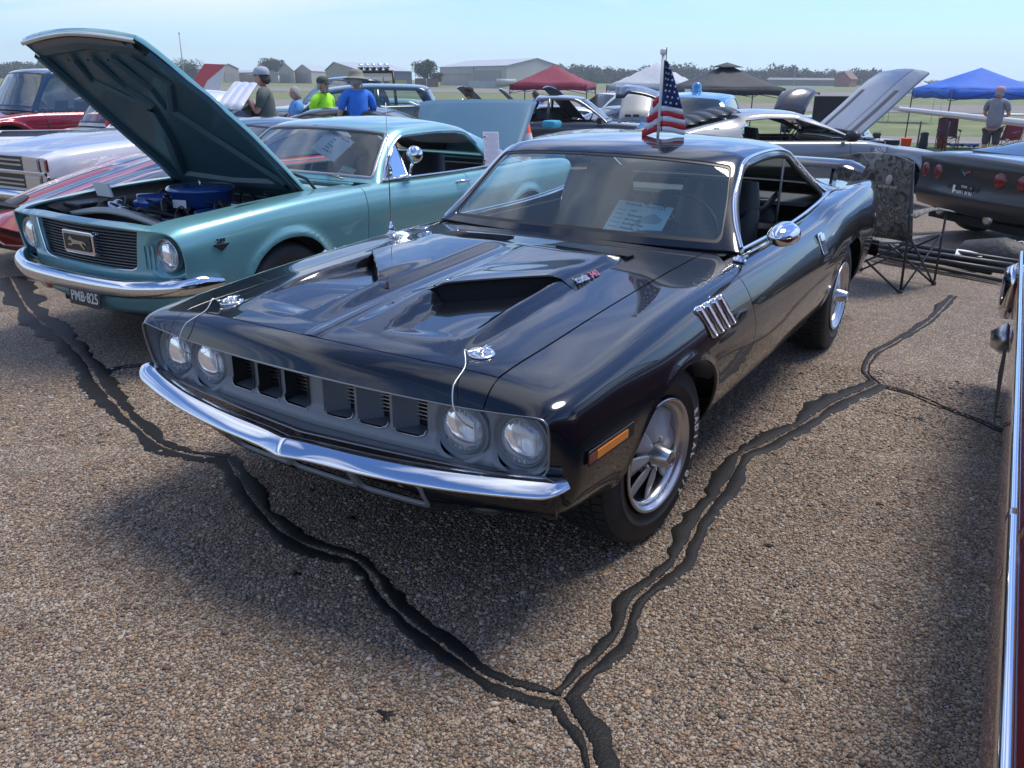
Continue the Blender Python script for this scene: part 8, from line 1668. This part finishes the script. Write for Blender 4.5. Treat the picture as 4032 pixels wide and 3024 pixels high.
    p = at(1740, 22); t = thing('dark_hatchback', 'dark hatchback with its tailgate raised beyond the silver coupe', 'car', (p.x, p.y, p.z), R(95)); 
    mb = MB(); mb.sheet([[(-2.2+4.2*f, y*(.9), .35+.75*math.sin(math.pi*f)**.35) for y in np.linspace(-1, 1, 7)] for f in np.linspace(0, 1, 14)]); mb.build('body_shell', BKP, t, solid=.02)
    G = []; a0, a1, b0, b1 = atz(1668, 240, 21), atz(1735, 242, 21), atz(1700, 194, 21.8), atz(1772, 196, 21.8)
    G = [[a0.lerp(a1, g).lerp(b0.lerp(b1, g), f)+Vector((0, 0, .22*math.sin(math.pi*f)**.7-.12*(1-math.sin(math.pi*g)))) for g in np.linspace(0, 1, 9)] for f in np.linspace(0, 1, 8)]
    mb = MB(); mb.sheet(G); o = mb.build('tailgate', mat('dark_tailgate', (.035, .037, .045), .3, 0, .6)); o.modifiers.new('s', 'SOLIDIFY').thickness = .05; o.parent = t; o.matrix_parent_inverse = (Matrix.Translation(t.location) @ Matrix.Rotation(t.rotation_euler.z, 4, 'Z')).inverted()
    mb = MB(); a = atz(1806, 262, 12.8); ang = YAW+R(90); mb.box((0, 0, 0), (.95, .03, .9)); o = mb.build('show_board', mat('board_black', (.012, .013, .014), .6)); o.location = (a.x, a.y, a.z-.02); o.rotation_euler = (0, 0, ang+R(10)); tag(o, 'plain black display board standing left of the raised silver hood', 'board')
    p = at(1375, 13.2); t = thing('grey_coupe', 'light grey coupe with its black hood raised, left of the national flag', 'car', (p.x, p.y, p.z), R(125)); GP_ = mat('pale_grey_satin', (.34, .36, .37), .35, 0, .5)
    mb = MB(); mb.sheet([[(-2.2+3.6*f, y*.9, .30+.60*math.sin(math.pi*f)**.3) for y in np.linspace(-1, 1, 7)] for f in np.linspace(0, 1, 12)]); mb.build('body_shell', GP_, t, solid=.02)
    pc = [(1336, 268), (1340, 232), (1352, 200), (1372, 196), (1400, 200), (1405, 268)]; q0 = atz(1370, 235, 11.2)
    G = [[atz(1335+70*g+10*f, 266-62*f-5*math.sin(math.pi*g), 11.4+.5*f) for g in np.linspace(0, 1, 9)] for f in np.linspace(0, 1, 7)]; mb = MB(); mb.sheet(G); o = mb.build('hood_underside_panel', GP_); o.modifiers.new('s', 'SOLIDIFY').thickness = .02; o.parent = t; o.matrix_parent_inverse = (Matrix.Translation(t.location) @ Matrix.Rotation(t.rotation_euler.z, 4, 'Z')).inverted()
    for a, b, w2, h2 in ((1356, 250, .10, .04), (1374, 250, .10, .04)): mb = MB(); q = atz(a, b, 11.25); mb.prism(rrect(w2, h2, .015), .01, frame_at(q, (-VD.x, -VD.y, .1), (VR.x, VR.y, 0))); o = mb.build('panel_cutout', BLACKT); o.parent = t; o.matrix_parent_inverse = (Matrix.Translation(t.location) @ Matrix.Rotation(t.rotation_euler.z, 4, 'Z')).inverted()
    G = [[atz(1330+95*g, 178+4*math.cos(3.1*g)+26*g**2+f*(26 if g < .25 else 16), 11.6-.5*f) for g in np.linspace(0, 1, 12)] for f in np.linspace(0, 1, 5)]; mb = MB(); mb.sheet(G); o = mb.build('raised_black_lid', BKP); o.modifiers.new('s', 'SOLIDIFY').thickness = .03; o.parent = t; o.matrix_parent_inverse = (Matrix.Translation(t.location) @ Matrix.Rotation(t.rotation_euler.z, 4, 'Z')).inverted()
    # more cars farther out, with raised hoods
    for px, s, rz, lab, colr, open_, H in ((1028, 19.5, -40, 'black classic coupe with both raised lids above the blue hood', (.02, .022, .025), True, 1.35), (985, 21, 140, 'pale green topped classic car beyond the black raised lids', (.20, .26, .25), False, 1.5), (1108, 23, -50, 'white car with a small raised hood left of the maroon canopy', (.5, .5, .5), True, 1.3), (1215, 19, -45, 'navy car with a tall raised hood under the maroon canopy', (.012, .03, .07), True, 1.35), (836, 26, 20, 'white saloon beyond the vintage sedan', (.55, .55, .55), False, 1.45)):
        p = at(px, s); nm = 'show_car'; c, inf = gen_car(nm, lab, (p.x, p.y, p.z), R(rz), ('paint_%d' % px, colr, .1, .35), L=4.6, wb=2.7, fo=.85, W=.9, H=H, zh=(.85, .93, .98), us=.16, hoodopen=open_, gl=TINT, cabin=False, yt=.58)
        if open_: raise_hood(c, inf, -.5, .98, R(50), inf['pm'], BLACKT)
    # ---- silver coupe with louvred rear window and raised hood
    SIL = ('silver_paint', (.20, .215, .23), .3, .45)
    c, inf = gen_car('silver_coupe', 'silver modern muscle coupe with black rear louvres and raised striped hood', (-11.33, -.57, GZ(-11.33, -.57)), R(130), SIL, L=4.78, wb=2.72, fo=.95, W=.94, H=1.36, zh=(.80, .90, .985), zl=.26, deckz=1.03, xb=-.62, xt=-1.32, xr=-2.35, xe=-3.35, yt=.60, tyre=.35, rim=.235, us=.04, hoodopen=True, sg=False, gl=TINT, uh=.80, archz=.745, crown=.94, ztr=1.30, win=[(-2.20, 1.19), (-2.30, 1.12), (-2.28, .98), (-1.6, .93)])
    STR = paint('grey_stripe', (.16, .18, .21), .4, .3); ho, A, B_ = raise_hood(c, inf, -.58, .99, R(50), inf['pm'], mat('silver_hood_under', (.25, .27, .29), .5))
    # the hood seen from the windscreen side
    x0 = info_x = A[:, 6]
    S = clip(*clip(A, B_, lambda W: .24-np.abs(W[:, 1])), lambda W: W[:, 7]*1.0+1)
    W_ = S[0].copy(); W_[:, :3] += W_[:, 3:6]*.004; mesh_obj('hood_stripe', W_[:, :3], S[1], STR, ho, True, W_[:, 3:6])
    S = clip(*clip(*clip(A, B_, lambda W: .50-np.abs(W[:, 1])), lambda W: np.abs(W[:, 1])-.40), lambda W: .35-W[:, 6]); W_ = S[0].copy(); W_[:, :3] += W_[:, 3:6]*.004; mesh_obj('hood_vent', W_[:, :3], S[1], mat('vent_grey', (.05, .055, .06), .5), ho, True, W_[:, 3:6])
    engine_fill(c, .95, -.62, .93, .9)
    GV = inf['G'][0]
    for k in range(6):
        x = -2.30-.155*k; d = (GV[:, 0]-x)**2+(GV[:, 1])**2; i = int(np.argmin(d)); z = float(GV[i, 2])+.02; mb = MB(); mb.sheet([[(x+.06-.0*a, y*.56, z+.055-.06*y*y), (x-.07, y*.56, z+.045-.06*y*y), (x-.10, y*.56, z-.005-.06*y*y)] for a, y in [(0, q) for q in np.linspace(-1, 1, 12)]]); mb.build('rear_louvre', BLACKT, c, solid=.008)
    for sg in (-1, 1):
        for k in range(2): mb = MB(); mb.prism([(-.10, -.05), (.10, -.05), (.02, .055), (-.06, .055)], .02, frame_at((-2.62-.24*k, sg*(.745), 1.075-.03*k), (0, sg, .5), (1, 0, 0))); mb.build('quarter_scoop', inf['pm'], c, bevel=.004)
        mb = MB(); mb.lathe([(.0, .10), (.06, .09), (.10, .04), (.105, -.04), (0, -.05)], 16, MX((-.80, sg*1.03, 1.04), (0, R(90), 0)) @ Matrix.Diagonal((.75, 1.1, 1, 1))); mb.tube([(-.82, sg*.86, .99), (-.82, sg*.98, 1.02)], .03, 6); mb.build('mirror_head', BLACKT, c)
        p_, nn = side_pt(inf['V'], -.33, .80, sg); Fm = frame_at(p_+nn*.002, nn, (-sg, 0, 0)); mb = MB(); mb.prism([(-.15, -.12), (.11, -.12), (.15, .09), (-.11, .09)], .003, Fm); st = mb.build('fender_graphic', STR, c); text_obj('graphic_text', '427R', .085, Fm @ Matrix.Translation((.02, .045, .004)), PAPER, st, .001, bold=.002, shear=.25)
    mb = MB(); mb.tube([(-.25, -.78, .93), (-.26, -.78, 1.10)], .003, 5); mb.build('antenna', BLACKT, c)
    # ---- black sports car at the right, tail towards the camera
    cx_, cy_, cr = -10.14, 3.72, R(133.7)
    c, inf = gen_car('black_sports_car', 'black low sports car seen from behind with four round tail lamps', (cx_, cy_, GZ(cx_, cy_)), cr, ('sports_black', (.008, .010, .012), 0, .25), L=4.43, wb=2.69, fo=.84, W=.93, H=1.24, zh=(.66, .80, .90), zl=.26, deckz=.93, xb=-.45, xt=-1.25, xr=-1.9, xe=-2.95, yt=.55, tyre=.335, rim=.23, us=.03, gl=TINT, archz=.70, ztr=1.19, rg=(3.3, 5.15, 3.0), crown=.90)
    # tail fascia
    xe_ = -3.61; G = []
    for o_ in list(c.children):
        if o_.name.startswith('tail_panel'): bpy.data.objects.remove(o_)
    for y in np.linspace(-.86, .86, 30):
        b = .10*(abs(y)/.86)**2.4; G.append([(xe_+b+.18, y, .94-.03*(abs(y)/.86)**2), (xe_+b+.02, y, .935-.03*(abs(y)/.86)**2), (xe_+b-.025, y, .90-.03*(abs(y)/.86)**2), (xe_+b, y, .80), (xe_+b-.005, y, .62), (xe_+b-.02, y, .55), (xe_+b-.04, y, .50), (xe_+b+.02, y, .36), (xe_+b+.20, y, .30)])
    mb = MB(); mb.sheet(G); tf = mb.build('rear_fascia', mat('sports_black_satin', (.018, .020, .023), .32, 0, .35), c)
    TL = mat('tail_lamp_red', (.15, .006, .010), .22, 0, .5)
    for y in (.72, .46, -.46, -.72): b = .10*(abs(y)/.86)**2.4; mb = MB(); mb.lathe([(0, .012), (.05, .010), (.074, .004), (.078, -.01)], 26, frame_at((xe_+b-.004, y, .735), (-1, .12*(1 if y > 0 else -1), .05), (0, 1, 0)) @ Matrix.Diagonal((1.0, 1.05, 1, 1))); mb.build('tail_lamp', TL, c)
    Mp = frame_at((xe_-.012, 0, .570), (-1, 0, .06), (0, -1, 0)); mb = MB(); mb.prism(rrect(.46, .20, .02), .006, Mp @ Matrix.Translation((0, 0, -.008))); mb.build('plate_recess', BLACKT, c); mb = MB(); mb.prism(rrect(.305, .155, .012), .005, Mp); pl = mb.build('license_plate', mat('plate_black', (.012, .014, .018), .4), c)
    text_obj('plate_text', 'WILL RUN', .070, Mp @ Matrix.Translation((.035, -.015, .006)), PAPER, pl, .0005, sx_=.72, bold=.0012); text_obj('plate_text', 'TEXAS', .030, Mp @ Matrix.Translation((.02, .055, .006)), PAPER, pl, .0005, bold=.0005)
    mb = MB(); mb.prism([(-.145, .06), (-.105, .06), (-.112, .022), (-.085, -.0), (-.118, -.01), (-.125, -.06), (-.14, -.035)], .001, Mp, .0052); mb.build('plate_star', PAPER, pl); mb = MB(); mb.prism([(.125+.010*(1 if q % 2 == 0 else .4)*math.cos(math.pi/2+q*math.pi/5), .05+.010*(1 if q % 2 == 0 else .4)*math.sin(math.pi/2+q*math.pi/5)) for q in range(10)], .001, Mp, .0052); mb.build('plate_star', PAPER, pl)
    mb = MB(); mb.box((0, 0, 0), (.09, .008, .001)); o = mb.build('plate_footer', PAPER, pl); o.matrix_local = Mp @ Matrix.Translation((-.03, -.066, .006))
    Me = frame_at((xe_-.010, 0, .765), (-1, 0, .05), (0, -1, 0)); mb = MB(); mb.prism([(-.075, .030), (-.01, -.020), (.0, -.035), (.006, -.012), (-.005, .004)], .004, Me); em = mb.build('crossed_flags_emblem', CHROME, c); mb = MB(); mb.prism([(.006, -.010), (.07, .010), (.075, .030), (.012, .014)], .004, Me); mb.build('emblem_flag', mat('emblem_red', (.35, .06, .06), .3), em)
    for y in (.60, -.60): mb = MB(); mb.lathe([(0, .0), (.03, .002), (.055, 0), (.055, -.03)], 18, frame_at((xe_+.04, y*.6, .33), (-1, 0, 0), (0, 1, 0))); mb.build('exhaust_tip', CHROME_D, c)
    # ---- dark red old car whose side runs along the right edge
    RED = paint('deep_red_paint', (.16, .012, .014), .1, .25)
    c = thing('red_classic_car', 'deep red classic car with long chrome side trim along the right edge', 'car', (0, 0, 0), 0)
    xs = np.linspace(-2.72, 2.3, 64)
    def side_y(x): return 1.795+.033*(x+2.6)
    G = []
    for x in xs:
        y0 = float(side_y(x)); k = float(np.clip((x+2.72)/.35, 0, 1))**.5; y1 = y0+.12*(1-k)
        G.append([(x, y1+.62, .86), (x, y1+.20, .85), (x, y1+.07, .82), (x, y1+.012, .74), (x, y1-.0, .62), (x, y1-.002, .50), (x, y1+.01, .38+.10*(1-k)), (x, y1+.04, .26+.2*(1-k)), (x, y1+.12, .20+.26*(1-k))])
    mb = MB(); mb.sheet(G); mb.build('body_side', RED, c)
    mb = MB(); mb.add([(xs[0], p[1], p[2]) for p in G[0]]+[(xs[0], 3.3, .46), (xs[0], 3.3, .86)], [tuple(range(11))]); mb.sheet([[(xs[0], 2.4, .86), (xs[0], 3.3, .86)], [(2.3, 2.4, .86), (2.3, 3.3, .86)]]); mb.build('body_end', RED, c)
    def trim(z, w_, x0, x1, name, off=.0): 
        pts = [(x, float(side_y(x))+off-(.004), z) for x in np.linspace(x0, x1, 40)]; strip_along(pts, [(0, -1, 0)]*40, w_, .012, name, CHROME, c)
    trim(.72, .05, -2.5, .68, 'side_trim'); trim(.72, .05, .71, 2.25, 'side_trim'); trim(.81, .018, -2.4, 2.2, 'belt_trim', .05)
    mb = MB(); mb.sheet([[(x, float(side_y(x))-.001, z) for z in (.26, .84)] for x in (.692, .699)]); mb.build('door_gap', UNDER, c)
    mb = MB(); G = []
    for a in np.linspace(0, 1, 16): ph = a*math.pi/2; G.append([(-3.38-.0*a+.30*(1-math.cos(ph))*0+dx, 1.98+.0+dy*0+.05*math.cos(ph)-.12*math.sin(ph)*0, .48+.10*math.sin(2*math.pi*a)) for dx, dy in ((0, 0), (.02, 0))])
    mb = MB(); mb.lathe([(.0, -.14), (.035, -.13), (.055, -.06), (.06, .05), (.05, .14), (0, .17)], 20, MX((-2.58, 1.785, .50), (0, R(4), 0)) @ Matrix.Diagonal((1, .9, 1, 1))); mb.build('bumper_guard', CHROME, c); mb = MB(); mb.lathe([(0, -.09), (.06, -.05), (.07, .03), (0, .09)], 16, MX((-2.52, 1.80, .27))); mb.build('bumper_end', CHROME_D, c)
    mb = MB(); mb.lathe([(.30, 0), (.34, -.03), (.34, -.2)], 30, MX((-1.75, 1.99, .33), (R(90), 0, 0))); mb.lathe([(0, .01), (.2, .0), (.30, 0)], 30, MX((-1.75, 1.99, .33), (R(90), 0, 0))); mb.build('rear_tyre', RUBBER, c)
    for k, (x0, x1) in enumerate(((-2.1, -1.25),)): 
        mb = MB(); mb.sheet([[(x, float(side_y(x))-.003, .20), (x, float(side_y(x))-.003, .30+.14*math.sin(math.pi*(x-x0)/(x1-x0)))] for x in np.linspace(x0, x1, 14)]); mb.build('wheel_opening', UNDER, c)
    # its cabin and far side, beyond the edge of the picture but seen in the black paint
    mb = MB(); mb.box((-.3, 2.85, .86), (4.6, 1.1, .06)); mb.sheet([[(x, y, z) for x, z in ((-1.9, .88), (-1.45, 1.36), (-.35, 1.38), (.35, .88))] for y in (2.22, 3.5)]); mb.build('cabin_roof', RED, c); mb = MB(); mb.prism([(-1.85, .90), (-1.42, 1.33), (-.38, 1.35), (.28, .90)], .02, MX((0, 2.24, 0), (R(90), 0, 0))); mb.build('side_window', TINT, c)

# ================================================================ assembly
gobj, segs, zones = build_ground()
build_env()
car, P, us, ts, V, F = make_cuda()
finish_cuda(car, V)
make_teal()
build_traffic()
build_small()
build_people()
print('stones', pebbles(zones))

# air: a closed box of thin even haze round everything
mb = MB(); mb.box((-290, -180, 9), (1500, 1500, 24), Matrix.Rotation(YAW, 3, 'Z')); hz_ = mb.build('haze', None, None, 'stuff')
hm = bpy.data.materials.new('thin_haze'); hm.use_nodes = True; t = hm.node_tree; t.nodes.clear(); o_ = t.nodes.new('ShaderNodeOutputMaterial'); pv = t.nodes.new('ShaderNodeVolumePrincipled')
pv.inputs['Color'].default_value = (.86, .93, 1.0, 1); pv.inputs['Density'].default_value = .0006; pv.inputs['Anisotropy'].default_value = .35; t.links.new(pv.outputs[0], o_.inputs['Volume']); hz_.data.materials.append(hm)
